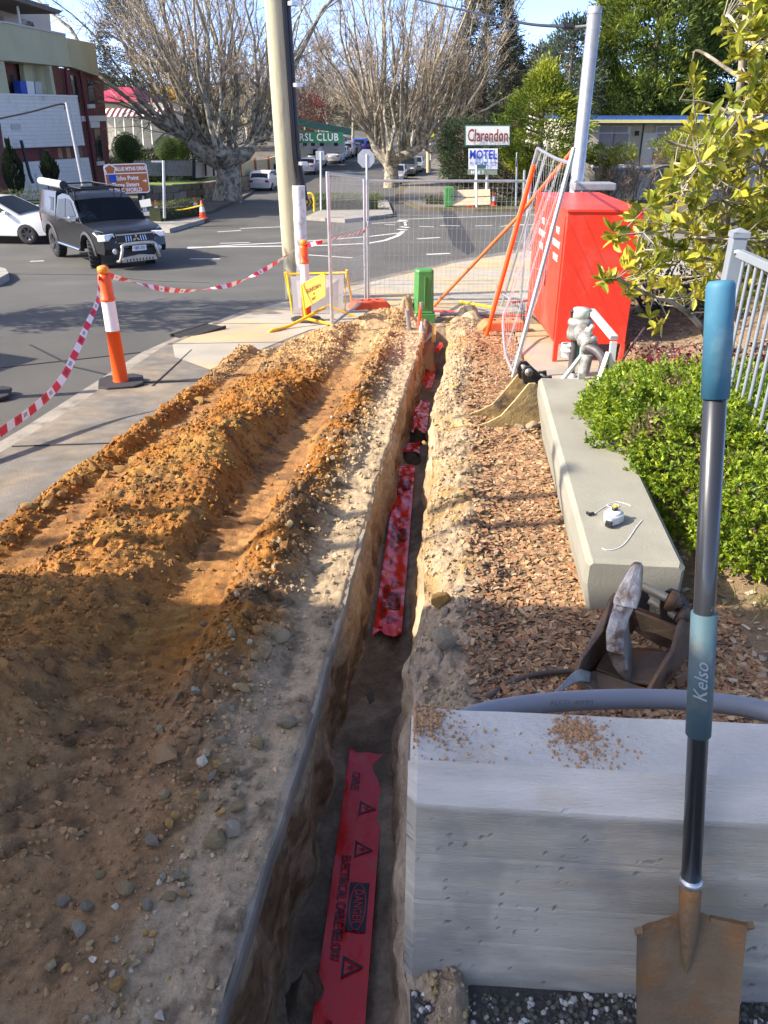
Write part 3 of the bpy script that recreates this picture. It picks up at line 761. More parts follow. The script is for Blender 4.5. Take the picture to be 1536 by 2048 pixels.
crumbs_on_top(900, .03, .16, .022, .022, 'soil_spill', 'heap of brown soil on the left end of the concrete block', .008)
crumbs_on_top(260, .07, .11, .05, .04, 'soil_specks', 'specks of soil scattered by the left end of the block top', .006)
crumbs_on_top(800, .345, .15, .022, .018, 'soil_spill', 'patch of brown soil crumbs midway along the block top', .008)
crumbs_on_top(420, .36, .10, .045, .035, 'soil_specks', 'specks of soil scattered below the middle soil patch on the block', .006)

# ---- exposed aggregate paving in front of the block
pave = tag(slab('paving', [(.06, .3), (2.2, .3), (2.2, 1.06), (.75, 1.045), (.06, 1.1)], -.012, .2, M('aggregate_matrix', (.075, .075, .07), .9, var=.4, scale=120, bump=1, bscale=150, world_co=True)), kind='structure')
n = 5200
x = rng.uniform(.06, 1.5, n); y = rng.uniform(.62, 1.06, n); s = rng.uniform(.004, .011, n)
pos = np.stack([x, y, zg(y) - .012 + s * .12], 1)
V, F = inst(ICO_V, ICO_F, pos, rand_rot(n), s[:, None] * rng.uniform(.6, 1, (n, 3)))
wht = rng.random((n, 1)) < .22
cc = np.where(wht, (.55, .54, .50), np.where(rng.random((n, 1)) < .5, (.10, .10, .095), (.16, .15, .12))) * rng.uniform(.7, 1.2, (n, 1))
tag(MB().arr(V, F, np.repeat(cc, 12, 0)).build('paving_pebbles', m_clod, fix=False), 'dark and white pebbles set in the paving before the block', 'pebbles', None, 'stuff')

# ---- long low wall used as a bench
b0, b1 = Vector((.835, 2.72, -.16)), Vector((sx(.583, 5.2), 5.2, -.16))
brz = atan2((b1 - b0).y, (b1 - b0).x)
bench = thing('bench_wall', 'long pale concrete bench wall with undercut sides beside the hedge', 'bench wall', b0, brz)
Lb = (b1 - b0).length
def ndisp(x, y, z): return .0012 * fbm(x * 5, y * 6 + z * 6, seed=420, oct=3)
def ncol(x, y, z): return np.full((len(x), 3), .4)
bp = [(.0, .0)]
# outline across the wall: local y runs to the left of its length, so the trench side is y = 0 and the hedge side is negative
prof = [(-.09, -.26), (.0, .165), (.0, .262), (-.022, .285), (-.375, .285), (-.40, .262), (-.40, -.26)]
grid_box('body', [(p[0], p[1]) for p in prof], 0, Lb, 120, ncol, m_bench, bench, ndisp, .016, .018)

# ---- shovel
A, B = at(1442, 560, 1.22), at(1382, 1757, .99)
shovel = thing('shovel', 'square mouth shovel with blue grips and black shaft leaning on the concrete block', 'shovel', B)
u = (A - B).normalized(); L = (A - B).length
side = Vector((1, 0, 0)) - u * u.x; side.normalize(); nrm = side.cross(u)          # nrm faces the camera side
if nrm.y > 0: nrm = -nrm
def along(py):
    d = ray(1400, py)
    # point of the handle line seen at image height py
    lo, hi = -.5, L
    for _ in range(40):
        m = (lo + hi) / 2; q = B + u * m - Vector((0, 0, CAMZ))
        dep = q.y * cos(PITCH) - q.z * sin(PITCH); up = q.y * sin(PITCH) + q.z * cos(PITCH)
        if 1024 - FOC * up / dep > py: lo = m
        else: hi = m
    return lo
g1, g2, g3 = along(796), along(1225), along(1468)
m_grip = M('blue_rubber_grip', (.045, .165, .25), .62, var=.14, scale=14, col2=(.16, .24, .26), c2scale=7, c2lo=.5, c2hi=.7, bump=.08, bscale=30)
m_grip2 = M('dusty_blue_grip', (.045, .095, .115), .68, var=.15, scale=16, col2=(.12, .13, .115), c2scale=9, c2lo=.5, c2hi=.7, bump=.1, bscale=40)
m_shaft = M('black_shaft', (.022, .024, .028), .32, var=.1, scale=10, col2=(.38, .36, .32), c2scale=22, c2lo=.69, c2hi=.76, coat=.3)
r0 = .0195
def lt(s0, s1, r, name, mat, rounded=False, extra=0):
    pr = [(r * (1 if not rounded else 1), s0), (r, s1)]
    p = MB()
    if rounded: prof_ = [(0, s0), (r, s0), (r, s1 - .012), (r * .96, s1 - .006), (r * .8, s1 - .001), (0, s1)]
    else: prof_ = [(0, s0), (r, s0), (r, s1), (0, s1)]
    R = Matrix((side, u.cross(side), u)).transposed()
    return p.lathe(prof_, 28, (0, 0, 0), R=R).build(name, mat, shovel)
lt(-.004, L - .01, r0 * .93, 'shaft', m_shaft)
lt(g1, L, r0 * 1.12, 'upper_grip', m_grip, True)
lt(g3, g2, r0 * 1.13, 'lower_grip', m_grip2)
lt(-.012, .003, r0 * 1.12, 'ferrule', m_galv)
Rt = axes(-u * -1, nrm * 1.0 + side * -.35)
text('Kelso', .033, M('silver_print', (.24, .28, .28), .5, var=.1), shovel, u * ((g2 + g3) / 2 - .005) + (nrm * 1.0 - side * .35).normalized() * (r0 * 1.135), Rt, .0006, shear=.35, bold=.0, name='lettering')
m_blade = M('rusty_blade', (.20, .135, .075), .62, metal=.35, var=.25, scale=9, col2=(.27, .13, .045), c2scale=7, c2lo=.48, c2hi=.62, bump=.4, bscale=60)
mb = MB()                                            # socket tapering into the blade
R = Matrix((side, u.cross(side), u)).transposed()
mb.lathe([(r0 * 1.05, 0), (r0 * 1.03, -.06), (r0 * .98, -.11), (r0 * .7, -.16), (r0 * .36, -.205), (0, -.23)], 20, (0, 0, 0), R=R)
mb.build('socket', m_blade, shovel)
mb = MB(); nu, nv = 17, 22
wid = .106
V = []; top = -.098
for j in range(nv):
    f = j / (nv - 1)
    for i in range(nu):
        e = i / (nu - 1) * 2 - 1
        sh = .018 * (1 - abs(e)) ** 1.0 * 0
        y_ = top + .028 * max(0, .45 - abs(e)) / .45 * (1 - f) * (1 if f < .2 else 0) - f * .33
        bow = .012 * e * e + .010 * (1 - f) * max(0, abs(e) - .8) / .2 + .016 * f * f
        V.append(side * (e * wid * (1 - .05 * f)) + u * y_ + nrm * bow - nrm * .004)
n_ = len(V); V2 = [v - nrm * .0025 for v in V]
F = grid_faces(nv, nu)
mb.arr(np.array([tuple(v) for v in V]), F, smooth=True); mb.arr(np.array([tuple(v) for v in V2]), F[:, ::-1], smooth=True)
for a in range(nu - 1): mb.quad(V[a], V[a + 1], V2[a + 1], V2[a])
mb.bar(V[0] + nrm * .006, V[int(nu * .32)] + nrm * .006, .012, .010, up=tuple(nrm)); mb.bar(V[nu - 1] + nrm * .006, V[int(nu * .68)] + nrm * .006, .012, .010, up=tuple(nrm))
for a in (0, nu - 1): mb.bar(V[a] + nrm * .004, V[a] + u * .012 + nrm * .012, .012, .012, up=tuple(nrm))
mb.build('blade', m_blade, shovel, bevel=0)

# ---- warning tape in the trench
m_wt = M('red_warning_tape', (.80, .014, .012), .15, var=.1, scale=12, spec=.6, col2=(.50, .16, .08), c2scale=9, c2lo=.60, c2hi=.78, bump=.3, bscale=22)
m_ink = M('black_print', (.012, .012, .014), .3)
m_pink = M('red_print', (.62, .02, .02), .3)
def tapeline(py0, py1, xl, xr, seed, label, texts=None, amp=.006, w=.15, rag=0.02):
    """one uncovered length: xl / xr give the left and right edge as (image x at py0, image x at py1)"""
    a, b = G((xl[0] + xr[0]) / 2, py0, -.494), G((xl[1] + xr[1]) / 2, py1, -.494)
    d = (b - a); Ld = d.length; d.normalize(); s = Vector((d.y, -d.x, 0)).normalized(); nz = s.cross(d).normalized()
    if nz.z < 0: nz = -nz
    def surf_(q, v):
        q, v = np.asarray(q, float), np.asarray(v, float)
        h = amp * (fbm(q * 4.2, v * 1.6, seed=seed, oct=2) + .8 * np.abs(vn(q * 9 + v * 2.5, v * 2.2, seed=seed + 5)) + .45 * np.abs(vn(q * 21, v * 3 + q * 6, seed=seed + 6))) + .010 * np.sin(q * 2.3 + seed)
        return h
    nq = max(12, int(Ld / .018)); nv = 13
    q = np.linspace(0, Ld, nq)[:, None].repeat(nv, 1); v = np.linspace(-.5, .5, nv)[None].repeat(nq, 0)
    e0 = rag * vn(v * 3.7 + seed, v * 0, seed=seed + 9)
    qq = q + e0 * ((q < .05) * 1.5 - (q > Ld - .05) * 1.5)
    def pos(q, v, up):
        return np.array(a)[None] + q.reshape(-1, 1) * np.array(d) + (v.reshape(-1, 1) * w) * np.array(s) + (surf_(q, v).reshape(-1, 1) + up) * np.array(nz)
    o = thing('warning_tape', label, 'warning tape', a)
    MB().arr(pos(qq, v, 0), grid_faces(nq, nv), smooth=True).build('plastic_strip', m_wt, o, world=True, fix=False)
    for (body, qc, vc, size, mat, kx, hh) in (texts or []):
        if body == '#tri':
            r = size; pts = [(0, .62 * r), (-.6 * r, -.45 * r), (.6 * r, -.45 * r)]
            outer = [(p[0] * 1.0, p[1]) for p in pts]; inner = [(p[0] * .72, p[1] * .72 - .02 * r) for p in pts]
            P2 = outer + inner; F2 = [(0, 1, 4, 3), (1, 2, 5, 4), (2, 0, 3, 5)]
            P2 += [(.06 * r, .28 * r), (-.12 * r, -.05 * r), (.0, -.05 * r), (-.06 * r, -.3 * r), (.13 * r, .03 * r), (.02 * r, .03 * r)]; F2.append((6, 7, 8, 9, 10, 11))
        elif body == '#rect':
            gx, gy = np.meshgrid(np.linspace(-.5, .5, 20), np.linspace(-.5, .5, 8)); P2 = list(zip(gx.ravel() * size, gy.ravel() * kx)); F2 = [tuple(f) for f in grid_faces(8, 20)]
        elif body == '#ring':
            an = np.linspace(0, 2 * pi, 40, endpoint=False); P2 = [(size * cos(t), kx * sin(t)) for t in an] + [((size - .004) * cos(t), (kx - .004) * sin(t)) for t in an]
            F2 = [(i, (i + 1) % 40, (i + 1) % 40 + 40, i + 40) for i in range(40)]
        else:
            me = text_mesh(body, size, 0, bold=.0005); P2 = [(p.co.x * kx, p.co.y) for p in me.vertices]; F2 = [tuple(p.vertices) for p in me.polygons]; bpy.data.meshes.remove(me)
        P2 = np.array(P2, float)
        # print reads towards the viewer's feet, letter tops to the right
        Q = np.full(len(P2), qc) - P2[:, 0]; Vv = vc + P2[:, 1] / w
        up = {m_ink: .0042, m_pink: .0056}[mat]
        MB().add(pos(Q, Vv, up), F2).build('print', mat, o, world=True)
    return o
def motif(q): return [('#tri', q + .235, .13, .062, m_ink, 1, 0), ('#rect', q, .14, .19, m_ink, .066, 0), ('#ring', q, .14, .09, m_pink, .028, 0), ('DANGER', q, .14, .040, m_pink, .82, .001),
                      ('#tri', q - .215, .13, .062, m_ink, 1, 0), ('ELECTRICAL CABLE BELOW', q + .005, -.24, .046, m_ink, .70, .001), ('ONGRIA', q - .42, -.18, .022, m_ink, .9, 0)]
tapeline(2080, 1500, (622, 708), (725, 762), 3, 'nearest length of red cable warning tape printed DANGER in the trench', motif(.43) + [('#tri', .86, .13, .062, m_ink, 1, 0), ('CABLE', 1.0, -.24, .046, m_ink, .72, .001)], .0045)
tapeline(1275, 932, (748, 797), (800, 828), 8, 'middle length of crumpled red warning tape between two soil covered gaps', motif(.35) + motif(1.3) + motif(2.2), .011, rag=.035)
tapeline(905, 884, (806, 808), (838, 840), 12, 'short scrap of red warning tape across the trench floor', None, .01)
tapeline(868, 800, (822, 834), (852, 860), 15, 'torn pale streaked length of red warning tape beyond the scrap', None, .016)
tapeline(775, 695, (842, 868), (862, 882), 18, 'farthest strip of red warning tape by the plywood sheet', None, .012, w=.14)
# soil slumped over the tape
def mound(px, py, dz, r, h, name, label, col, seed=1, n=40):
    c = G(px, py, dz); mb = MB(); V = []; F = []; nr = 16
    for i in range(nr + 1):
        for j in range(n):
            a = j / n * 2 * pi; rr = i / nr
            x_, y_ = rr * r[0] * cos(a), rr * r[1] * sin(a)
            V.append((x_, y_, 0))
    V = np.array(V); k = np.sqrt((V[:, 0] / r[0]) ** 2 + (V[:, 1] / r[1]) ** 2)
    V[:, 2] = h * (1 - smooth(0, 1, k)) * (1 + .5 * fbm(V[:, 0] / r[0] * 2 + c.x, V[:, 1] / r[1] * 2 + c.y, seed=seed)) + .03 * h * fbm(V[:, 0] * 40, V[:, 1] * 40, seed=seed + 2) * 3 - .03 * k
    V = V + np.array(c) + np.array([0, 0, 0]); V[:, 2] += zg(V[:, 1]) - zg(c.y)
    F = [(i * n + j, i * n + (j + 1) % n, (i + 1) * n + (j + 1) % n, (i + 1) * n + j) for i in range(nr) for j in range(n)]
    cc = np.clip(np.array(col)[None] * (1 + .3 * fbm(V[:, 0] * 30, V[:, 1] * 30, seed=seed + 7))[:, None], .01, .9)
    return tag(MB().arr(V, F, cc, smooth=True).build(name, m_soil, fix=False), label, 'soil', None, 'stuff')
mound(618, 1992, -.52, (.075, .10), .10, 'soil_clump', 'clump of damp soil slumped on the nearest red tape', (.22, .17, .12), 3)
mound(738, 1420, -.55, (.10, .5), .03, 'soil_cover', 'grey soil covering the tape between near and middle lengths', (.17, .145, .115), 4)
mound(822, 912, -.52, (.10, .2), .04, 'soil_cover', 'soil covering the tape below the short red scrap', (.12, .09, .06), 5)
mound(835, 880, -.52, (.12, .14), .09, 'soil_cover', 'dark soil bridge in the trench above the short red scrap', (.1, .075, .05), 6)
mound(880, 1330, .0, (.11, .12), .08, 'soil_lump', 'rounded lump of sandy soil on the trench bank near the block', (.33, .26, .19), 9)
mound(805, 640, .0, (.30, .32), .30, 'sand_mound', 'small sandy mound left of the green pillar', (.47, .35, .21), 10)
mound(735, 660, .0, (.55, .40), .16, 'sand_mound', 'low sandy mound where the heap ends before the fence', (.46, .33, .18), 11)
mound(935, 635, .0, (.28, .5), .16, 'sand_mound', 'pale sandy shoulder right of the green pillar', (.52, .40, .25), 12)

# ---- conduit and hose behind the block
m_pvc = M('grey_pvc', (.22, .24, .28), .38, var=.05)
pts = [at(x_, y_, Y_) for x_, y_, Y_ in ((930, 1436, 1.52), (990, 1420, 1.56), (1080, 1407, 1.59), (1180, 1400, 1.61), (1300, 1398, 1.62), (1420, 1404, 1.60), (1536, 1424, 1.55), (1640, 1466, 1.46))]
def spline(P, n=8):
    P = [Vector(p) for p in P]; P = [P[0] * 2 - P[1]] + P + [P[-1] * 2 - P[-2]]; out = []
    for i in range(1, len(P) - 2):
        for k in range(n):
            t = k / n; a, b, c, d = P[i - 1:i + 3]
            out.append(.5 * ((2 * b) + (c - a) * t + (2 * a - 5 * b + 4 * c - d) * t * t + (3 * b - a - 3 * c + d) * t ** 3))
    out.append(P[-2]); return out
cond = thing('conduit', 'fat grey plastic conduit arching behind the concrete block', 'conduit', pts[0])
MB().tube(spline(pts), .027, 20).build('pipe', m_pvc, cond, world=True)
for body, px, sz in (('ALCO', 1118, .03), ('40MM', 1166, .03)):
    q = at(px, 1402, 1.575)
    text(body, .017, M('grey_print', (.10, .11, .13), .6), cond, at(px, 1399, 1.578) - cond.location + Vector((0, -.012, 0)), axes((1, .06, 0), (0, -.75, .66)), .0004, sx=1.15)
hose = [G(965, 1402, .03), G(1010, 1372, .03), G(1060, 1352, .03), G(1110, 1344, .03), G(1150, 1342, .03), G(1200, 1336, .03)]
tag(MB().tube(spline(hose), .010, 10).build('hose', M('brown_hose', (.10, .075, .06), .6, var=.2)), 'thin brown hose curving across the wood chips to the near bucket', 'hose')

# ---- ripper bucket beside the shovel
bk = G(1262, 1378, .0)
bucket = thing('ripper_bucket', 'rusty excavator bucket with a tall ripper tooth behind the concrete block', 'bucket', (bk.x, bk.y, bk.z))
def bp3(px, py, Y): return at(px, py, Y)
def slabq(name, mat, pts, th, bevel=.003):
    """a flat steel plate through points seen in the photo at chosen distances, with thickness away from the viewer"""
    P = [at(*p) for p in pts]; n_ = (P[1] - P[0]).cross(P[-1] - P[0]).normalized()
    if n_.y < 0: n_ = -n_
    k = len(P); Q = [p + n_ * th for p in P]
    return MB().add([tuple(p) for p in P + Q], [tuple(range(k)), tuple(range(k, 2 * k))[::-1]] + [(i, (i + 1) % k, (i + 1) % k + k, i + k) for i in range(k)]).build(name, mat, bucket, world=True, bevel=bevel)
slabq('side_plate', m_steel_rust, [(1152, 1352, 2.16), (1166, 1318, 2.17), (1205, 1262, 2.28), (1222, 1205, 2.38), (1234, 1188, 2.42), (1240, 1196, 2.43), (1240, 1250, 2.40), (1215, 1330, 2.32), (1190, 1372, 2.24)], .016)
slabq('side_plate', m_steel_rust, [(1300, 1382, 2.10), (1318, 1350, 2.13), (1348, 1300, 2.22), (1362, 1250, 2.30), (1368, 1240, 2.32), (1374, 1244, 2.34), (1400, 1262, 2.46), (1404, 1390, 2.42), (1340, 1400, 2.2)], .016)
slabq('front_lip', m_steel_rust, [(1150, 1350, 2.14), (1190, 1340, 2.2), (1250, 1366, 2.15), (1302, 1376, 2.08), (1296, 1398, 2.06), (1200, 1392, 2.08)], .03, .006)
slabq('floor_plate', m_steel_rust, [(1190, 1342, 2.20), (1212, 1300, 2.36), (1300, 1300, 2.42), (1342, 1310, 2.26), (1304, 1374, 2.12), (1250, 1364, 2.16)], .012)
slabq('back_plate', m_steel_rust, [(1268, 1218, 2.50), (1362, 1252, 2.44), (1356, 1306, 2.40), (1300, 1282, 2.44), (1268, 1262, 2.48), (1225, 1300, 2.42), (1228, 1210, 2.50)], .016)
slabq('cross_plate', M('ochre_rust_steel', (.30, .19, .09), .7, var=.3, scale=14, col2=(.16, .11, .08), c2scale=10), [(1270, 1224, 2.42), (1358, 1256, 2.36), (1350, 1284, 2.34), (1308, 1266, 2.36), (1282, 1262, 2.40)], .02)
# curved shank: stations from the foot up, each a centre line point, half width across and depth
def loft(name, mat, st, bevel=.006):
    mb = MB(); xr = Vector((.93, -.36, 0)); dp = Vector((.36, .93, 0)); V = []
    for px, py, Y, wl2, wr2, d0, d1 in st:
        c = at(px, py, Y); V += [c - xr * wl2 + dp * d0 * .3, c + xr * 0 - dp * d0 * 0, c + xr * wr2 + dp * d0 * .1, c + xr * (wr2 * 1.15) + dp * d1, c - xr * wl2 * .8 + dp * d1]
    k = 5; F = [(i * k + j, i * k + (j + 1) % k, (i + 1) * k + (j + 1) % k, (i + 1) * k + j) for i in range(len(st) - 1) for j in range(k)] + [tuple(range(k))[::-1], tuple(range(len(V) - k, len(V)))]
    return mb.add([tuple(v) for v in V], F).build(name, mat, bucket, world=True, bevel=bevel)
loft('ripper_shank', m_steel_bright, [(1252, 1366, 2.15, .012, .016, .02, .10), (1240, 1338, 2.15, .026, .026, .02, .15), (1229, 1306, 2.16, .030, .030, .02, .17), (1228, 1272, 2.19, .030, .032, .02, .16), (1236, 1240, 2.24, .030, .034, .02, .12), (1243, 1222, 2.27, .030, .036, .02, .09), (1246, 1206, 2.29, .032, .036, .02, .08)], .008)
loft('tooth_cap', M('polished_tooth', (.46, .42, .37), .38, metal=.7, var=.25, scale=14, col2=(.22, .15, .10), c2scale=10, c2lo=.5, c2hi=.64, bump=.5, bscale=40), [(1249, 1215, 2.27, .042, .042, .02, .085), (1251, 1203, 2.285, .042, .042, .02, .085), (1257, 1180, 2.31, .036, .038, .02, .075), (1264, 1155, 2.335, .024, .030, .02, .06), (1270, 1138, 2.35, .018, .022, .015, .04), (1274, 1128, 2.36, .010, .012, .01, .02)], .005)
def rod(name, a, b, r_, mat, n=18): return MB().tube([a, b], r_, n).build(name, mat, bucket, world=True, bevel=.003)
m_pin = M('greased_pin', (.42, .36, .25), .5, metal=.5, var=.2)
pa, pb2 = at(1284, 1172, 2.46), at(1334, 1196, 2.40); qa, qb = at(1300, 1200, 2.48), at(1352, 1232, 2.40)
rod('pin', pa, pb2, .017, m_pin); rod('pin', qa, qb, .016, m_pin)
ax = (pb2 - pa).normalized()
slabq('ear', m_darksteel2, [(1318, 1212, 2.425), (1322, 1188, 2.43), (1334, 1180, 2.43), (1350, 1186, 2.43), (1364, 1204, 2.42), (1376, 1216, 2.41), (1376, 1244, 2.39), (1360, 1254, 2.39), (1340, 1262, 2.39), (1322, 1256, 2.40)], .03)
slabq('ear', m_darksteel2, [(1262, 1200, 2.50), (1276, 1158, 2.52), (1290, 1168, 2.52), (1300, 1196, 2.52), (1300, 1230, 2.50), (1270, 1224, 2.50)], .03)
for p, r_ in ((at(1347, 1204, 2.39), .040), (at(1368, 1232, 2.375), .034)):
    R = ax.to_track_quat('Z', 'X').to_matrix()
    MB().lathe([(0, -.02), (r_, -.02), (r_, .004), (r_ * .8, .010), (r_ * .66, .010), (r_ * .64, .018), (r_ * .34, .020), (r_ * .3, .03), (0, .03)], 22, p, R=R).build('boss', m_steel_rust, bucket, world=True)
mb = MB(); T3 = [(1108, 1384, 2.02, .006, .004), (1124, 1374, 2.04, .022, .012), (1142, 1358, 2.08, .032, .02), (1160, 1350, 2.12, .034, .024), (1180, 1354, 2.15, .03, .022)]
V = []
for px, py, Y, w_, h_ in T3:
    c = at(px, py, Y); V += [c + Vector((-.3 * w_, -w_, 0)), c + Vector((0, 0, h_)), c + Vector((.3 * w_, w_, 0)), c + Vector((0, 0, -h_))]
mb.add([tuple(v) for v in V], [(i * 4 + j, i * 4 + (j + 1) % 4, (i + 1) * 4 + (j + 1) % 4, (i + 1) * 4 + j) for i in range(4) for j in range(4)] + [(0, 3, 2, 1), (16, 17, 18, 19)])
mb.build('side_tooth', M('bare_grey_steel', (.27, .27, .25), .45, metal=.5, var=.3, scale=20, bump=.4, bscale=30), bucket, world=True, bevel=.008)
slabq('wear_plate', m_steel_rust, [(1352, 1356, 2.14), (1384, 1338, 2.2), (1388, 1352, 2.2), (1356, 1372, 2.14)], .012)

# ---- mud caked bucket leaning against the far end of the bench wall
m_mud = M('mud_caked_steel', (.46, .34, .15), .85, var=.3, scale=9, col2=(.13, .10, .075), c2scale=4, c2lo=.5, c2hi=.62, bump=1, bscale=30)
m_darksteel = M('dark_steel', (.05, .045, .042), .55, metal=.4, var=.3, scale=12, bump=.3)
fb = G(1030, 858, .0)
fbk = thing('trenching_bucket', 'yellow mud caked narrow bucket resting at the end of the bench wall', 'bucket', fb, .12)
out = [(-.36, .03), (-.25, .0), (-.05, -.01), (.12, -.01), (.20, .05), (.22, .18), (.19, .30), (.12, .36), (.07, .36), (-.02, .24), (-.12, .12), (-.22, .07)]
for k, y_ in enumerate((-.02, .24)): MB().prism(out, y_, y_ + .016, 'xz').build('side_plate', m_mud, fbk, bevel=.004)
inn = [(-.40, .04), (-.25, -.008), (-.05, -.02), (.13, -.018), (.215, .05), (.235, .18), (.20, .32), (.17, .32), (.205, .18), (.185, .06), (.12, .0), (-.05, .0), (-.25, .014)]
MB().prism(inn, -.03, .265, 'xz').build('shell', m_mud, fbk)
MB().prism([(-.47, .045), (-.40, .025), (-.33, .03), (-.33, .055), (-.40, .06)], -.02, .255, 'xz').build('lip', m_mud, fbk, bevel=.006)
for y_ in (.04, .17): MB().prism([(.05, .34), (.2, .28), (.27, .34), (.26, .39), (.20, .38), (.15, .42), (.10, .47), (.05, .465), (.03, .42)], y_, y_ + .02, 'xz').build('ear', m_darksteel, fbk, bevel=.003)
Ry = Euler((pi / 2, 0, 0)).to_matrix()
for x_, z_ in ((.075, .43), (.225, .35)): MB().lathe([(0, -.215), (.03, -.215), (.03, -.20), (.02, -.198), (.02, -.03), (.03, -.028), (.03, -.01), (0, -.01)], 16, (x_, 0, z_), R=Ry).build('pin', m_steel_bright, fbk)
for px, py, s_ in ((1035, 862, .11), (1065, 858, .13), (1010, 858, .08), (1050, 868, .07)): place_rock(px, py, s_, 1, 'dark lump of rubble under the mud caked bucket', 'rubble under the far bucket', 0)

# ---- on the bench: tape measure and cord
tm = at(1218, 1092, 3.06); tm.z = .128
tape = thing('chalk_line_reel', 'small silver reel with a yellow button on the bench wall', 'reel', tm, 1.05)
m_silver = M('silver_plastic', (.50, .53, .57), .3, metal=.35, var=.08)
MB().prism([(-.06, -.018), (-.075, -.012), (-.075, .012), (-.06, .018), (-.035, .034), (.0, .046), (.035, .034), (.05, .0), (.035, -.034), (.0, -.046), (-.035, -.034)], 0, .04, 'xy').build('case', m_silver, tape, bevel=.008, seg=3)
MB().lathe([(0, .04), (.036, .04), (.030, .05), (.012, .053), (0, .053)], 20).build('face', M('pale_plastic', (.62, .64, .66), .4), tape)
MB().lathe([(0, .05), (.013, .05), (.013, .066), (0, .066)], 14).build('knob', m_black, tape)
MB().lathe([(0, .066), (.011, .066), (.010, .074), (0, .074)], 14, (.004, .0, 0)).build('button', m_yellow, tape)
MB().box((-.078, 0, .018), (.016, .03, .026)).build('mouth', m_black, tape, bevel=.003)
def onb(px, py): 
    d = ray(px, py); t = (.1285 - CAMZ) / d[2]; return Vector((d[0] * t, d[1] * t, .1285))
m_cord = M('white_cord', (.72, .72, .74), .7)
cord = tag(MB().tube(spline([onb(*p) for p in ((1184, 1031), (1196, 1022), (1212, 1012), (1228, 1008), (1238, 1012), (1228, 1016), (1214, 1010), (1232, 1004), (1250, 1007), (1262, 1012))]), .0016, 6).build('string', m_cord), 'thin white cord with a hook lying on the bench wall top', 'cord')
tag(MB().tube(spline([onb(*p) for p in ((1204, 1096), (1214, 1100), (1236, 1096), (1250, 1086), (1262, 1070), (1274, 1052), (1284, 1040))]), .0016, 6).build('string', m_cord), 'thin white cord running from the silver reel into the hedge', 'cord')
mb = MB(); h0 = onb(1182, 1030); mb.box(h0 + Vector((0, 0, .006)), (.03, .012, .012), (0, 0, .4)); mb.box(h0 + Vector((-.014, 0, .008)), (.008, .024, .014), (0, 0, .4))
tag(mb.build('hook', m_black, bevel=.002), 'tiny black hook at the end of the loose cord', 'hook')
# ================================================================== things further along the path
m_cab = M('cabinet_red', (.84, .05, .026), .42, var=.07, scale=2, col2=(.66, .12, .09), c2scale=2.5, c2lo=.5, c2hi=.78, spec=.4)
m_dark = M('dark_gap', (.03, .012, .01), .8)
cab0 = Vector((1.725, 7.85, float(zg(7.85))))
cabinet = thing('equipment_cabinet', 'tall red orange steel cabinet on legs with white lettering', 'cabinet', cab0 + Vector((.035, 0, 0)), radians(-.8))
W, D, zb, zt = .725, 1.86, .19, 1.465
body = MB(); body.box((W / 2, D / 2, (zb + zt) / 2), (W, D, zt - zb)); body.build('body', m_cab, cabinet, bevel=.006)
MB().box((W / 2, D / 2, zt + .012), (W + .02, D + .02, .028)).build('lid', m_cab, cabinet, bevel=.006)
for x_ in (.02, W - .02):
    for y_ in (.02, D - .02): MB().box((x_, y_, zb / 2 - .06 * (y_ > 1) - .02), (.045, .045, zb + .04 + .12 * (y_ > 1))).build('leg', m_cab, cabinet, bevel=.003)
for y0_, y1_ in ((.06, D / 2 - .01), (D / 2 + .01, D - .06)):
    d_ = MB().box((-.006, (y0_ + y1_) / 2, (zb + zt) / 2), (.012, y1_ - y0_, zt - zb - .09)).build('door', m_cab, cabinet, bevel=.004)
    MB().box((-.016, y0_ + .10 if y0_ > .5 else y1_ - .16, .72), (.012, .03, .17)).build('handle', m_dark, d_, bevel=.003)
m_lett = M('white_lettering', (.85, .82, .80), .5, var=.03)
Rc = axes((0, -1, 0), (-1, 0, 0))
for body_, y_, z_, s_ in (('FIRE', .33, 1.26, .085), ('HYDRANT', .36, 1.13, .085), ('VALVE', .34, 1.00, .085), ('FIRE', 1.18, 1.25, .085), ('HYDRANT', 1.20, 1.12, .085), ('VALVE', 1.20, .99, .085)):
    text(body_, s_, m_lett, cabinet, (-.0145, y_, z_), Rc, .001, bold=.003)
# slab under it
pad = [(sx(.70, 5.8) + .02, 5.8), (sx(1.9, 5.8), 5.75), (sx(1.9, 10.4), 10.4), (sx(.74, 10.4), 10.4)]
tag(slab('cabinet_slab', pad, .006, .2, m_path2), kind='structure')
# pipes under the cabinet
pp = thing('riser_pipe', 'pale riser pipe with a green band under the red cabinet', 'pipe', (2.06, 8.15, float(zg(8.15))))
MB().lathe([(.065, 0), (.065, .45)], 18).build('pipe', m_white, pp)
MB().lathe([(.069, .0), (.069, .14), (.066, .14)], 18).build('band', M('green_tape', (.05, .45, .30), .5), pp)

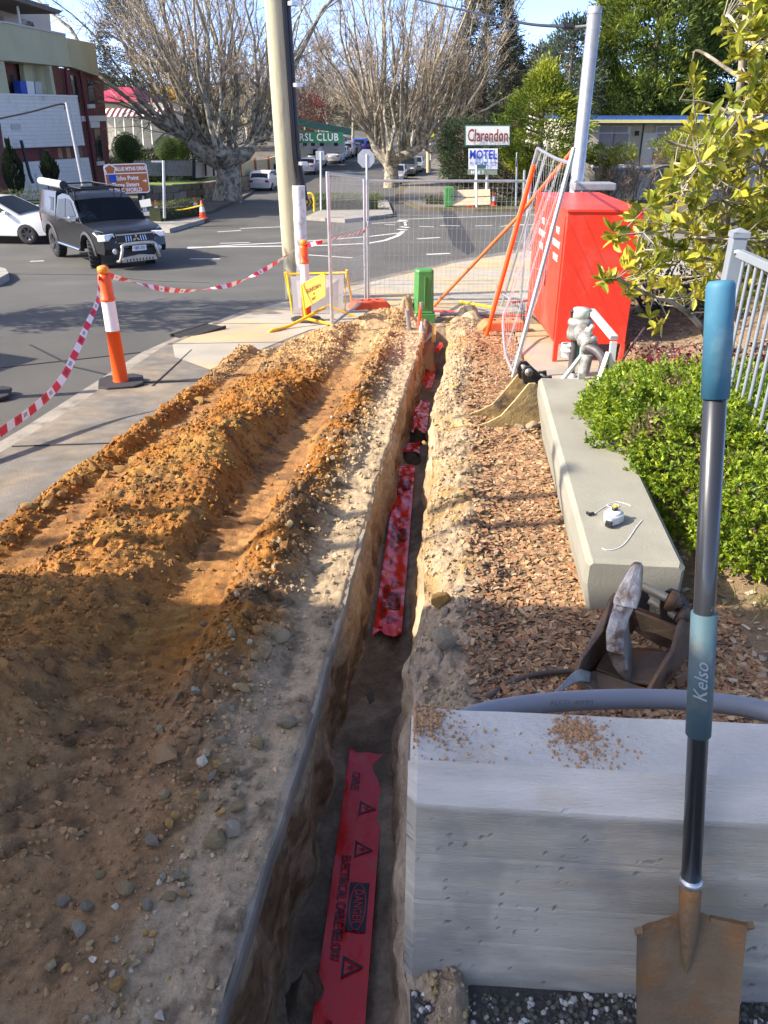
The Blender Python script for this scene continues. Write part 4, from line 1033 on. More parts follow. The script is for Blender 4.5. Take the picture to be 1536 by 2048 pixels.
# ---- backflow valve assembly
vb = Vector((2.0, 6.75, 0)); vb.z = float(zg(6.75))
m_cast = M('weathered_cast', (.30, .31, .29), .6, metal=.35, var=.3, scale=16, col2=(.16, .13, .11), c2scale=9, bump=.6, bscale=40)
m_pale = M('pale_cast', (.50, .52, .46), .55, var=.15, scale=10)
m_strut = M('pale_galv_channel', (.55, .62, .60), .5, metal=.35, var=.1)
m_pipe = M('dark_pipe', (.11, .10, .105), .55, metal=.4, var=.25, scale=12)
valve = thing('backflow_valve', 'grey backflow valve on pipes and pale channel struts before the red cabinet', 'valve', vb)
gpv = lambda px, py, Y: at(px, py, Y) - vb
p1, p2 = gpv(1158, 660, 7.15), gpv(1208, 716, 6.55)
base1, base2 = gpv(1142, 742, 7.2), gpv(1202, 812, 6.3)
p1d = Vector((p1.x, p1.y, p1.z)); base1 = Vector((p1.x - .03, p1.y, float(zg(7.15)) - vb.z)); base2 = Vector((p2.x, p2.y, float(zg(6.5)) - vb.z + .0))
MB().tube([base1, base1 + Vector((0, 0, .5))], .034, 16).build('inlet_pipe', m_pipe, valve)
MB().lathe([(.055, -.02), (.052, .03), (.04, .05)], 14, base1).build('collar', m_white, valve)
pe = p2
MB().tube(spline([base2 - Vector((0, 0, .1)), Vector((base2.x, base2.y, pe.z - .12)), pe - Vector((.0, .0, .03)), pe + Vector((-.05, .06, .04)), pe + Vector((-.12, .15, .06))]), .038, 16).build('outlet_pipe', m_pipe, valve)
dv = (p1 - pe).normalized()
def vl(prof, a, d, name, mat, n=18):
    R = d.to_track_quat('Z', 'X').to_matrix(); return MB().lathe(prof, n, a, R=R).build(name, mat, valve)
mid = pe + Vector((-.10, .12, .06)); top1 = p1 + Vector((.0, -.02, .02)); d_ = (top1 - mid)
Lm = d_.length; d_.normalize()
vl([(.04, 0), (.075, .0), (.075, .03), (.05, .035), (.06, .06), (.062, .12), (.05, .16), (.078, .17), (.078, .2), (.05, .205), (.055, .26), (.075, Lm - .16), (.08, Lm - .1), (.06, Lm)], mid, d_, 'body', m_cast)
vl([(0, 0), (.11, .0), (.115, .05), (.10, .12), (.115, .13), (.115, .16), (.09, .19), (0, .19)], top1 - Vector((0, 0, .09)), Vector((0, 0, 1)), 'bonnet', m_cast, 20)
vl([(0, 0), (.082, .0), (.08, .07), (.074, .085), (0, .09)], top1 + Vector((.0, 0, .10)), Vector((0, 0, 1)), 'cap', m_pale, 20)
vl([(.022, 0), (.03, .02), (.012, .03), (.012, .10), (.02, .11), (.02, .13), (0, .13)], top1 + Vector((-.085, 0, .04)), Vector((0, 0, 1)), 'test_cock', m_black, 10)
vl([(.0, 0), (.05, 0), (.05, .03), (.03, .04), (.03, .09), (0, .09)], mid + d_ * .1, Vector((.5, -.6, .6)), 'test_port', m_galv2, 12)
vl([(.0, 0), (.03, 0), (.035, .06), (.02, .07), (.02, .11), (0, .11)], mid + d_ * .22 + Vector((0, 0, .03)), Vector((.4, -.3, .8)), 'relief_port', m_pale, 12)
MB().tube([mid + Vector((-.02, -.02, -.06)), mid + Vector((-.04, -.04, -.22))], .05, 12).build('relief_valve', m_cast, valve)
vl([(.05, 0), (.062, .0), (.062, .02), (.05, .02), (.05, .05), (.062, .05), (.062, .07), (.05, .07), (.05, .12)], top1 + Vector((-.08, .06, -.16)), Vector((0, 0, -1)), 'coupling', m_white, 14)
s1 = top1 + Vector((.09, .03, .16)); s2 = pe + Vector((.07, .02, .17))
MB().bar(s1, s2, .07, .035).build('top_strut', m_strut, valve, bevel=.003)
f2 = Vector((pe.x + .06, pe.y - .06, float(zg(6.4)) - vb.z - .05))
MB().bar(s2 + Vector((0, 0, -.03)), f2, .055, .04, up=(0, 1, 0)).build('strut', m_strut, valve, bevel=.003)
MB().bar(Vector((pe.x + .03, pe.y, .05 + f2.z + .35)), Vector((pe.x - .14, pe.y - .25, f2.z)), .035, .035).build('brace', m_strut, valve, bevel=.003)
q1 = p1 + Vector((.03, -.12, -.1)); zf = float(zg(6.95)) - vb.z - .01
MB().bar(q1, Vector((q1.x + .02, q1.y + .02, zf)), .06, .04, up=(0, 1, 0)).build('strut', m_strut, valve, bevel=.003)
MB().bar(q1 + Vector((0, 0, -.1)), Vector((q1.x - .19, q1.y - .06, zf)), .035, .035).build('brace', m_strut, valve, bevel=.003)
tag(MB().tube(spline([G(1205, 770, .25), G(1235, 735, .3), G(1258, 700, .3), G(1290, 655, .35)]), .012, 8).build('earth_cable', M('brown_cable', (.10, .06, .045), .7)), 'brown cable lying over the garden bed beside the valve', 'cable')

# ---- temporary fence panels
def wires(mb, o, ax, ay, W_, H_, nx, ny, r=.0016, wob=None):
    o, ax, ay = Vector(o), Vector(ax), Vector(ay)
    f = wob or (lambda a, b: Vector((0, 0, 0)))
    for i in range(nx):
        a = W_ * (i + .5) / nx
        k = 2 if wob is None else 12
        mb.tube([o + ax * a + ay * (H_ * j / (k - 1)) + f(a, H_ * j / (k - 1)) for j in range(k)], r, 4, cap=False)
    for j in range(ny):
        b = H_ * (j + .5) / ny
        k = 2 if wob is None else 14
        mb.tube([o + ax * (W_ * i / (k - 1)) + ay * b + f(W_ * i / (k - 1), b) for i in range(k)], r * 1.1, 4, cap=False)
def fence_panel(label, a, b, h, group, nx=30, ny=9):
    a, b = Vector(a), Vector(b)
    t = thing('mesh_fence', label, 'fence', a, 0, group)
    up = Vector((0, 0, 1)); d = b - a; W_ = d.length; d.normalize()
    for p in (a, b): MB().tube([p - a + up * -.05, p - a + up * h], .021, 12).build('post', m_galv, t)
    MB().tube([up * (h - .02), d * W_ + up * (h - .02)], .019, 12).build('top_rail', m_galv, t)
    MB().tube([up * .10, d * W_ + up * .10], .017, 12).build('bottom_rail', m_galv2, t)
    mb = MB(); wires(mb, up * .1, d, up, W_, h - .12, nx, ny); mb.build('wire_mesh', m_galv, t, fix=False)
    return t
fA0, fA1 = Vector((-.24, 12.0, -.87)), Vector((2.12, 12.12, -.88))
fence_panel('galvanised mesh fence panel closing off the path behind the green pillar', fA0, fA1, 1.80, 'temporary fence panels', 33, 9)
fence_panel('galvanised mesh fence panel seen at a slant beside the timber pole', Vector((-.645, 9.55, -.66)), Vector((-.285, 11.95, -.86)), 1.84, 'temporary fence panels', 32, 9)
tag(MB().bar(Vector((-.26, 11.94, .33)), Vector((-.22, 12.03, .33)), .07, .08).build('clamp', m_galv2, bevel=.008), 'steel clamp joining the two upright fence panels', 'clamp')
# fence feet
def foot(loc, rz, label, mat):
    mb = MB(); L2, w2, h2 = .31, .12, .13
    mb.prism([(-L2, 0), (L2, 0), (L2, .05), (L2 - .08, h2), (-L2 + .08, h2), (-L2, .05)], -w2, w2, 'xz')
    o = thing('plastic_weight', label, 'fence weight', loc, rz)
    mb.build('block', mat, o, bevel=.02, seg=3)
    for k in (-.12, 0, .12): MB().lathe([(.03, h2 + .001), (.03, h2 + .006), (.0, h2 + .006)], 12, (k, 0, 0)).build('socket', m_dark, o)
m_foot = M('faded_orange_plastic', (.72, .20, .08), .6, var=.15); m_footr = M('orange_red_plastic', (.75, .10, .04), .55, var=.12)
foot((-.22, 11.72, float(zg(11.7))), .25, 'orange red plastic foot where the two upright fence panels meet', m_footr)
c_ = G(1005, 660, .02); foot(c_, .15, 'faded orange plastic fence foot on the chips beside the leaning panel', m_foot)
# the panel that has fallen against the cabinet
n0, f0 = G(1025, 757, .0), G(985, 612, .0)
n1, f1 = at(1148, 296, 7.35), at(1075, 296, 11.3)
lp = thing('leaning_mesh_fence', 'sagging mesh fence panel leaning against the red cabinet', 'fence', n0, 0, None)
MB().tube([n0, n1], .021, 12).build('post', m_galv, lp, world=True)
MB().tube([f0, f1], .021, 12).build('post', m_galv, lp, world=True)
MB().tube([f0 + Vector((.12, -.1, 0)), f1 + Vector((.12, -.1, .03))], .019, 12).build('post', m_galv, lp, world=True)
top = spline([n1 + (n0 - n1) * .06, (n1 * .65 + f1 * .35) + Vector((0, 0, -.10)), (n1 * .3 + f1 * .7) + Vector((0, 0, -.05)), f1])
MB().tube(top, .017, 10).build('top_rail', m_galv, lp, world=True)
low = spline([n0 + (n1 - n0) * .03, at(1022, 735, 7.3), at(1010, 700, 7.9), at(1007, 630, 8.9), at(1020, 600, 9.6), f0 + Vector((.1, 0, .2))])
MB().tube(low, .015, 10).build('bottom_rail', m_galv2, lp, world=True)
mb = MB(); lo = low
def bil(u_, v_):
    i = u_ * (len(lo) - 1); k = min(int(i), len(lo) - 2); bot = lo[k].lerp(lo[k + 1], i - k)
    i = u_ * (len(top) - 1); k = min(int(i), len(top) - 2); tp = top[k].lerp(top[k + 1], i - k)
    p = bot.lerp(tp, v_); w = .05 * sin(u_ * 9 + v_ * 4) * v_ * (1 - v_) * 4 + .025 * sin(u_ * 31 + v_ * 13)
    return p + Vector((w, 0, -.05 * sin(pi * u_) * (1 - v_)))
for i in range(44): mb.tube([bil((i + .5) / 44, j / 15) for j in range(16)], .0014, 4, cap=False)
for j in range(9): mb.tube([bil(i / 23, (j + .5) / 9) for i in range(24)], .0015, 4, cap=False)
mb.build('wire_mesh', m_galv2, lp, world=True, fix=False)
tag(MB().tube([at(972, 674, 9.28), at(1068, 330, 9.0)], .026, 14).build('brace_pole', m_orange), 'bright orange plastic covered pole standing upright against the leaning mesh panel', 'pole')
tag(MB().tube([G(868, 612, .02), at(1035, 435, 10.4), at(1148, 298, 8.9)], .022, 14).build('brace_pole', M('rust_orange_pole', (.62, .16, .04), .55, var=.25, scale=3)), 'long rust orange pole slanting from the pillar up over the red cabinet', 'pole')
for (a, b, r, mt, lab, nm) in ((G(880, 628, .06), G(1000, 628, .06), .025, m_galv2, 'grey tube lying on the ground behind the green pillar', 'loose_tube'), (G(868, 622, .02), G(1050, 632, .02), .018, m_red, 'thin red tube lying behind the green pillar', 'loose_tube'),
                           (G(920, 603, .08), G(985, 615, .12), .02, m_yellow, 'yellow bar lying on the fence rail near the leaning panel', 'loose_bar'), (G(1025, 605, .1), G(1062, 600, .1), .02, m_red, 'red tube end lying beyond the leaning mesh', 'loose_tube')):
    tag(MB().tube([a, b], r, 10).build(nm, mt), lab, 'tube')
# mesh cover lying ahead of the cabinet top, a meter box
mbx = at(1185, 372, 10.2)
tag(MB().box(mbx, (.5, .3, .08)).build('meter_box', m_galv2, bevel=.01), 'grey metal lid behind the red cabinet by the steel pole', 'lid')

# ---- green pillar
gb = G(846, 640, .0); gb.z -= .12
pil = thing('green_pillar', 'green plastic electrical pillar standing at the end of the trench', 'pillar', gb, .12)
m_green = M('pillar_green', (.07, .26, .065), .5, var=.1, scale=4, col2=(.13, .24, .10), c2scale=9, c2lo=.6, c2hi=.8)
m_green2 = M('pillar_green_base', (.075, .30, .08), .5, var=.1)
def oct_(w, d, c): return [(-w + c, -d), (w - c, -d), (w, -d + c), (w, d - c), (w - c, d), (-w + c, d), (-w, d - c), (-w, -d + c)]
mb = MB()
for (z0, s0), (z1, s1) in zip([(.22, .140), (.245, .150), (.26, .132), (.74, .120), (.78, .122), (.80, .11)], [(.245, .150), (.26, .132), (.74, .120), (.78, .122), (.80, .11), (.805, .09)]):
    A_, B_ = oct_(s0, s0 * .8, s0 * .3), oct_(s1, s1 * .8, s1 * .3)
    mb.add([(x, y, z0) for x, y in A_] + [(x, y, z1) for x, y in B_], [(i, (i + 1) % 8, (i + 1) % 8 + 8, i + 8) for i in range(8)] + ([tuple(range(8, 16))] if z1 > .803 else []))
mb.build('cover', m_green, pil)
MB().box((0, 0, .06), (.30, .25, .33)).build('base', m_green2, pil, bevel=.008)
MB().box((0, -.105, .52), (.012, .02, .4)).build('rib', m_green, pil, bevel=.003)
# plywood and pegs in the pit
m_ply = M('plywood', (.48, .30, .14), .8, var=.15, scale=3, stretch=(1, 6, 1), bump=.2)
ps = [at(825, 685, 9.75), at(868, 690, 9.65), at(868, 735, 9.4), at(838, 722, 9.45)]
ply = thing('plywood_sheet', 'plywood sheet leaning in the trench below the green pillar', 'board', ps[0])
mb = MB(); a, b, c, d = [Vector(p) for p in (at(806, 682, 9.9), at(866, 684, 9.75), at(870, 745, 9.55), at(835, 730, 9.5))]
nrm_ = (b - a).cross(d - a).normalized() * .018
mb.add([tuple(p) for p in (a, b, c, d)] + [tuple(p + nrm_) for p in (a, b, c, d)], [(0, 1, 2, 3), (7, 6, 5, 4), (0, 4, 5, 1), (1, 5, 6, 2), (2, 6, 7, 3), (3, 7, 4, 0)])
mb.build('sheet', m_ply, ply, world=True)
for (px0, py0, px1, py1, Y, w_, mt, lab, nm) in ((814, 620, 823, 678, 9.85, .03, m_galv2, 'muddy grey pipe stub sticking up left of the green pillar', 'pipe_stub'), (842, 605, 835, 672, 9.8, .022, M('orange_conduit', (.70, .10, .03), .5), 'orange conduit stub with a grey tip in front of the green pillar', 'conduit_stub')):
    t_ = thing(nm, lab, 'pipe', at(px1, py1, Y))
    MB().tube([at(px1, py1 + 12, Y), at(px0, py0, Y)], w_, 12).build('pipe', mt, t_, world=True)
    if nm == 'conduit_stub': MB().tube([at(px0 - .3, py0 + 14, Y), at(px0 + .3, py0 - 1, Y)], w_ * 1.05, 12).build('tip', m_galv2, t_, world=True)
tag(MB().box(at(868, 668, 9.85), (.05, .05, .2), (0, .05, 0)).build('timber_peg', M('yellow_timber', (.70, .50, .18), .7)), 'short yellow timber peg beside the green pillar base', 'peg')
bar_ = MB().bar(at(862, 668, 9.78), at(832, 702, 9.6), .035, .03).build('steel_strap', m_galv2, bevel=.003); tag(bar_, 'grey steel strap slanting across the plywood sheet', 'strap')
fit = thing('pipe_fitting', 'black plastic pipe fitting half buried left of the pillar', 'fitting', at(806, 668, 9.95))
MB().lathe([(0, 0), (.06, 0), (.07, .05), (.045, .07), (.045, .12), (0, .12)], 14).build('socket', m_black, fit); MB().lathe([(.0, 0), (.045, 0), (.045, .13), (.055, .14), (.0, .15)], 14, (.03, 0, .02), R=Euler((0, pi / 2, .4)).to_matrix()).build('branch', m_black, fit)
cpl = thing('coupling', 'grey pipe coupling in front of the orange conduit stub', 'coupling', at(843, 668, 9.75)); MB().lathe([(0, 0), (.05, 0), (.05, .03), (.035, .035), (.035, .1), (.02, .11), (.02, .16), (0, .16)], 14).build('body', m_galv2, cpl)
tag(MB().tube([at(874, 700, 9.5), at(882, 690, 9.7)], .035, 12).build('conduit_end', m_red), 'red conduit end poking into the trench by the plywood', 'conduit')

# ---- bollards and tape
def bollard_proto(label, loc, rz=0, lean=(0, 0)):
    t = thing('bollard', label, 'bollard', loc, rz, 'T-top bollards on the path')
    t.rotation_euler = (lean[0], lean[1], rz)
    b_ = []
    MB().prism([(-.20, -.12), (-.12, -.20), (.12, -.20), (.20, -.12), (.20, .12), (.12, .20), (-.12, .20), (-.20, .12)], 0, .035, 'xy').build('base', m_rubber, t, bevel=.01)
    MB().lathe([(.072, .03), (.066, .06), (.060, .50), (.0605, .5)], 24).build('lower_sleeve', m_orange, t)
    MB().lathe([(.061, .5), (.0585, .76)], 24).build('reflective_band', m_refl, t)
    MB().lathe([(.058, .76), (.066, .765), (.067, .78), (.057, .79), (.056, .95), (.050, .985), (.03, .995), (.03, 1.02)], 24).build('upper_sleeve', m_orange, t)
    MB().lathe([(.02, .99), (.048, 1.0), (.05, 1.03), (.045, 1.05), (.02, 1.06), (0, 1.062)], 20).build('cap', M('amber_orange', (.9, .26, .02), .45), t)
    return t
bp1 = G(243, 768, .0); bol = bollard_proto('orange bollard with a white band in front of the rutted heap', bp1, .3)
bp2 = G(614, 642, .0); b2 = copy_tree(bol); b2.location = bp2; b2['label'] = 'orange bollard behind the yellow barrier and beside the timber pole'
bp3 = G(-6, 772, .0); b3 = copy_tree(bol); b3.location = (bp3.x - .11, bp3.y, float(zg(bp3.y)) - .1); b3['label'] = 'orange bollard on the road of which only the base shows at the photo edge'
m_tape = bpy.data.materials.new('barrier_tape_stripes'); m_tape.use_nodes = True
nt = m_tape.node_tree; pb = nt.nodes['Principled BSDF']; vc = nt.nodes.new('ShaderNodeVertexColor'); vc.layer_name = 'Col'; nt.links.new(vc.outputs[0], pb.inputs['Base Color']); pb.inputs['Roughness'].default_value = .4
def barrier_tape(pts, w0, w1, label, tw=0.0, per=.1):
    P = spline(pts, 10); Ls = [0]
    for a, b in zip(P, P[1:]): Ls.append(Ls[-1] + (b - a).length)
    n = int(Ls[-1] / per); mb = MB()
    def P_at(s):
        i = np.searchsorted(Ls, s) - 1; i = max(0, min(len(P) - 2, i)); return P[i].lerp(P[i + 1], (s - Ls[i]) / max(1e-6, Ls[i + 1] - Ls[i]))
    def edge(s):
        p = P_at(s); q = P_at(min(Ls[-1], s + .01)); d = (q - p).normalized() if (q - p).length > 1e-6 else (p - P_at(s - .01)).normalized()
        v = Vector((0, 0, 1)); v = (v - d * v.dot(d)).normalized(); a = tw * s + .5 * sin(s * 2.2)
        v = (v * cos(a) + d.cross(v) * sin(a)) * (w0 + (w1 - w0) * s / Ls[-1]) / 2
        return p - v, p + v
    for i in range(n):
        c = (.72, .02, .05) if i % 2 == 0 else (.82, .81, .80)
        for k in range(4):
            s0, s1 = (i + k / 4) * per, (i + (k + 1) / 4) * per
            a, b = edge(s0); c_, d_ = edge(s1); mb.add([tuple(a), tuple(b), tuple(d_), tuple(c_)], [(0, 1, 2, 3)], 0, c)
        if i % 4 in (1, 2):
            m0 = (i + .3) * per
            for k in range(3):
                s0 = m0 + k * .014; a, b = edge(s0); c_, d_ = edge(s0 + .007); o_ = Vector((0, -.0015, 0))
                mb.add([tuple(a.lerp(b, .3) + o_), tuple(a.lerp(b, .75) + o_), tuple(c_.lerp(d_, .75) + o_), tuple(c_.lerp(d_, .3) + o_)], [(0, 1, 2, 3)], 0, (.03, .03, .03))
    o = mb.build('barrier_tape', m_tape, fix=False); sm = o.modifiers.new('thick', 'SOLIDIFY'); sm.thickness = .0006
    return tag(o, label, 'barrier tape', 'red and white barrier tape')
T1 = bp1 + Vector((0, -.03, .985)); T2 = bp2 + Vector((0, -.02, .985))
barrier_tape([T1 + Vector((.04, 0, 0)), at(300, 573, 7.6), at(350, 581, 8.1), at(400, 580, 8.6), at(470, 567, 9.3), at(540, 533, 10.1), T2 + Vector((-.04, 0, 0))], .05, .055, 'red and white tape sagging between the two bollards', 2.6, .11)
barrier_tape([T1 + Vector((-.03, 0, -.01)), at(196, 600, 6.5), at(175, 650, 6.2), at(150, 708, 5.9), at(120, 765, 5.65), at(70, 815, 5.3), at(0, 866, 4.9), at(-120, 960, 4.3)], .035, .085, 'red and white tape dropping from the near bollard towards the road', .15, .085)
barrier_tape([T2 + Vector((.03, 0, 0)), at(650, 482, 10.4), at(690, 472, 11), at(731, 462, 11.9)], .05, .06, 'red and white tape tied from the far bollard to the fence panel', .5, .10)

# ---- yellow barrier with its signs
bf = G(625, 650, .0)
bar = thing('folding_barrier', 'yellow folding barrier with a grey board and an orange sign around the far bollard', 'barrier', bf)
def tb(pts, r=.017, nm='frame'): MB().tube(pts, r, 10).build(nm, m_yellow, bar, world=True)
Yb = 11.35
tb([at(574, 543, Yb), at(580, 548, Yb), at(692, 545, Yb), at(690, 632, Yb - .1), at(585, 632, Yb - .2), at(574, 548, Yb)])
tb([at(570, 545, Yb + .02), at(583, 605, Yb + .3)]); tb([at(693, 540, Yb), at(705, 612, Yb + .5)])
tb([at(603, 572, 10.35), at(612, 640, 10.3)]); tb([at(604, 570, 10.35), at(650, 548, 9.9)])
tb(spline([at(530, 688, 9.55), at(532, 672, 9.6), at(545, 661, 9.65), at(580, 651, 9.95), at(650, 615, 10.4)]), .02, 'foot')
tb([at(583, 632, Yb - .2), at(580, 648, Yb - .6), at(645, 640, Yb - .4)], .016); tb([at(612, 637, 10.3), at(690, 655, 10.1)], .02, 'foot')
tb(spline([at(590, 632, 11.1), at(650, 636, 11.0), at(690, 632, 11.2)]), .016); tb([at(655, 610, 10.9), at(728, 642, 10.9)], .018, 'foot')
m_greyboard = M('grey_board', (.40, .38, .38), .6, var=.06); m_osign = M('orange_sign', (.68, .34, .05), .5, var=.08)
def panel(pts, th, name, mat, parent):
    a, b, c, d = [Vector(p) for p in pts]; n_ = (b - a).cross(d - a).normalized() * th
    return MB().add([tuple(p) for p in (a, b, c, d)] + [tuple(p + n_) for p in (a, b, c, d)], [(0, 1, 2, 3), (7, 6, 5, 4), (0, 4, 5, 1), (1, 5, 6, 2), (2, 6, 7, 3), (3, 7, 4, 0)]).build(name, mat, parent, world=True)
panel((at(581, 553, 11.3), at(688, 549, 11.3), at(686, 628, 11.2), at(588, 626, 11.1)), .012, 'board', m_greyboard, bar)
sq = (at(604, 571, 10.3), at(650, 549, 9.85), at(651, 592, 9.8), at(611, 617, 10.25))
panel(sq, .006, 'sign_board', m_osign, bar)
xa = (sq[1] - sq[0]).normalized(); na = xa.cross((sq[3] - sq[0])).normalized()
if na.y > 0: na = -na
ctr = (sq[0] + sq[1] + sq[2] + sq[3]) / 4
m_dprint = M('dark_print', (.08, .05, .02), .5)
dn = (sq[3] - sq[0]).normalized()
for body_, off, s_ in (('GUARDIAN', -.035, .075), ('OF', .03, .04), ('SAFETY', .085, .045)):
    text(body_, s_, m_dprint, bar, ctr - bar.location + dn * off + na * .009, axes(xa, na), .0008, bold=.001)

# ---- timber power pole with its cables and cover
pb_ = Vector((-1.50, 13.0, float(zg(13.0))))
m_timber = M('weathered_timber', (.44, .41, .27), .85, var=.22, scale=3, stretch=(6, 6, .5), col2=(.26, .23, .16), c2scale=3, c2lo=.5, c2hi=.7, bump=.6, bscale=30)
ptop, pbot = at(545, -60, 13), at(588, 560, 13)
pole = thing('power_pole', 'weathered timber power pole with black cables and a white cable cover', 'pole', Vector((pbot.x, 13.0, float(zg(13.0)))))
pv = (ptop - pbot); base_ = pbot - pv * ((pbot.z - pole.location.z + .2) / pv.z)
MB().tube([base_, pbot, ptop, ptop + pv * .6], [.165, .16, .145, .13], 22).build('shaft', m_timber, pole, world=True)
for k, (dx, dy) in enumerate(((.165, -.07), (.215, -.03))):
    MB().tube([at(601, 400, 13) + Vector((dx - .12, dy - .02, 0)), pbot + pv * .45 + Vector((dx - .02, dy, 0)), ptop + pv * .5 + Vector((dx - .03, dy, 0))], .036, 12).build('cable', m_black, pole, world=True)
cz0 = base_ + Vector((.19, -.06, 0)); cz1 = at(597, 370, 13) + Vector((.06, -.06, 0))
MB().tube([cz0 + Vector((-.05, -.05, 0)), cz1 + Vector((-.05, -.05, 0))], .10, 16).build('cable_cover', M('white_cover', (.66, .66, .67), .6, var=.12, scale=4, col2=(.40, .39, .36), c2scale=6, c2lo=.5, c2hi=.66), pole, world=True)
for py in (12, 174, 330): MB().lathe([(.075, 0), (.075, .05)], 16, at(565 + (py / 330) * 23, py, 12.93) + Vector((.14, -.02, 0))).build('band', m_galv, pole, world=True)
stn = thing('street_sign', 'green street sign with white capitals fixed beside the timber pole', 'sign', at(637, 275, 13.1))
MB().box((-.1, .0, 0), (.95, .012, .15)).build('plate', M('sign_green', (.015, .20, .065), .4, var=.05), stn)
text('RSL CLUB', .145, m_refl, stn, (0.005, -.0075, 0), axes((1, 0, 0), (0, -1, 0)), .0008, sx=.88, bold=.002, spacing=1.12)

# ---- steel pole behind the cabinet and its service wire
spb = Vector((2.40, 10.4, float(zg(10.4))))
spo = thing('steel_pole', 'tall plain galvanised steel pole behind the red cabinet', 'pole', spb)
ttop = at(1185, 15, 10.4) - spb
MB().lathe([(.078, 0), (.078, ttop.z - .0), (.0, ttop.z)], 24).build('shaft', m_galv, spo)
MB().lathe([(.081, ttop.z - .06), (.081, ttop.z + .01), (.0, ttop.z + .012)], 24).build('cap', m_galv2, spo)
ey = at(1150, 54, 10.4) - spb
MB().tube([ey, Vector((0, 0, ey.z + .02))], .012, 8).build('eye_bolt', m_galv2, spo); MB().lathe([(.03, 0), (.03, .1)], 10, ey + Vector((-.12, 0, .0)), R=Euler((0, pi / 2, 0)).to_matrix()).build('insulator', m_black, spo)
wp = [at(1140, 54, 10.4), at(1050, 47, 13), at(960, 28, 17), at(860, 5, 23), at(700, -30, 30), at(400, -90, 45)]
tag(MB().tube(spline(wp), .018, 8).build('service_wire', m_black), 'twisted black service wire running from the steel pole into the treetops', 'wire')

# ---- gutter grate
gr0 = G(397, 664, .0)
gr = thing('drain_grate', 'iron drain grate in the gutter near the barrier', 'grate', (gr0.x, gr0.y, float(zg(gr0.y)) + .012), 1.05)
gr.scale = (.72, .72, 1)
m_iron = M('cast_iron', (.05, .05, .05), .6, metal=.5, var=.2)
MB().box((0, 0, -.012), (.9, .42, .012)).build('pit', m_dark, gr)
for k in range(11): MB().box((-.40 + k * .08, 0, .0), (.035, .40, .03)).build('bar', m_iron, gr)
for y_ in (-.21, .21): MB().box((0, y_, .0), (.94, .04, .034)).build('frame', m_iron, gr)
lint = gp((300, 707), (345, 690), (420, 648), (460, 640), (455, 655), (380, 695), (340, 712))
# ================================================================== hedge, fence and shrub on the right
def leaf_template(kind='leaf'):
    if kind == 'leaf':          # folded pointed leaf, length 1 along +y
        V = np.array([(0, 0, 0), (.16, .3, .05), (.2, .6, .04), (0, 1, -.05), (-.2, .6, .04), (-.16, .3, .05), (0, .5, 0)])
        F = [(0, 1, 6, 6), (1, 2, 6, 6), (2, 3, 6, 6), (3, 4, 6, 6), (4, 5, 6, 6), (5, 0, 6, 6)]
        F = [(0, 1, 2, 6), (6, 2, 3, 3), (0, 6, 4, 5), (6, 3, 3, 4)]
        V = np.array([(0, 0, 0), (.19, .35, .06), (.15, .72, .03), (0, 1, -.06), (-.15, .72, .03), (-.19, .35, .06), (0, .38, 0), (0, .72, -.02)])
        F = [(0, 1, 6, 0), ]
        return np.array([(0, 0, 0), (.20, .42, .06), (0, 1, -.06), (-.20, .42, .06), (0, .45, 0)]), [(0, 1, 2, 4), (0, 4, 2, 3)]
    if kind == 'card':
        return np.array([(-.5, 0, 0), (.5, 0, 0), (.42, 1, .06), (-.42, 1, -.06)]), [(0, 1, 2, 3)]
    if kind == 'spike':
        return np.array([(-.1, 0, 0), (.1, 0, 0), (.0, 1, .0), (-.0, 1, 0)]), [(0, 1, 2, 3)]
LV, LF = leaf_template()
BV = np.array([(0, 0, 0), (.15, .2, .03), (.22, .52, .06), (.13, .84, .03), (0, 1, -.04), (-.13, .84, .03), (-.22, .52, .06), (-.15, .2, .03), (0, .52, 0)])
BF = [(0, 1, 2, 8), (8, 2, 3, 4), (0, 8, 6, 7), (8, 4, 5, 6)]
def leafmat(name, tr=.35, rough=.45, var=.0, rand=0.0): return M(name, attr='Col', rough=rough, var=var, scale=8, trans=tr, spec=.35, rand=rand)
m_leaf = leafmat('glossy_leaf', .32, .38)
m_fol = leafmat('foliage', .28, .6)
m_twig = M('twig_bark', (.13, .10, .075), .9, var=.25, scale=20)
m_bark = M('mottled_bark', (.40, .355, .26), .9, var=.3, scale=3, col2=(.12, .10, .075), c2scale=4, c2lo=.45, c2hi=.6, bump=.6, bscale=20)
def mesh_leaves(name, pos, dirs, ln, wd, cols, mat, parent=None, tmpl=None, r=rng, flat=None):
    V_, F_ = tmpl or (LV, LF)
    R = frames(dirs, r)
    if flat is not None:        # lean leaf faces upwards
        d = dirs / (np.linalg.norm(dirs, axis=1)[:, None] + 1e-9)
        up = np.array([0, 0, 1.]) + r.normal(0, flat, dirs.shape); x = np.cross(d, up); x /= np.linalg.norm(x, axis=1)[:, None] + 1e-9
        R = np.stack([x, d, np.cross(x, d)], -1)
    V, F = inst(V_, F_, pos, R, np.stack([wd, ln, ln], 1))
    return MB().arr(V, F, np.repeat(cols, len(V_), 0)).build(name, mat, parent, fix=False)
def hedge_cloud(n, inside, lo, hi, r=rng):
    P = r.uniform(lo, hi, (n, 3)); return P[inside(P)]

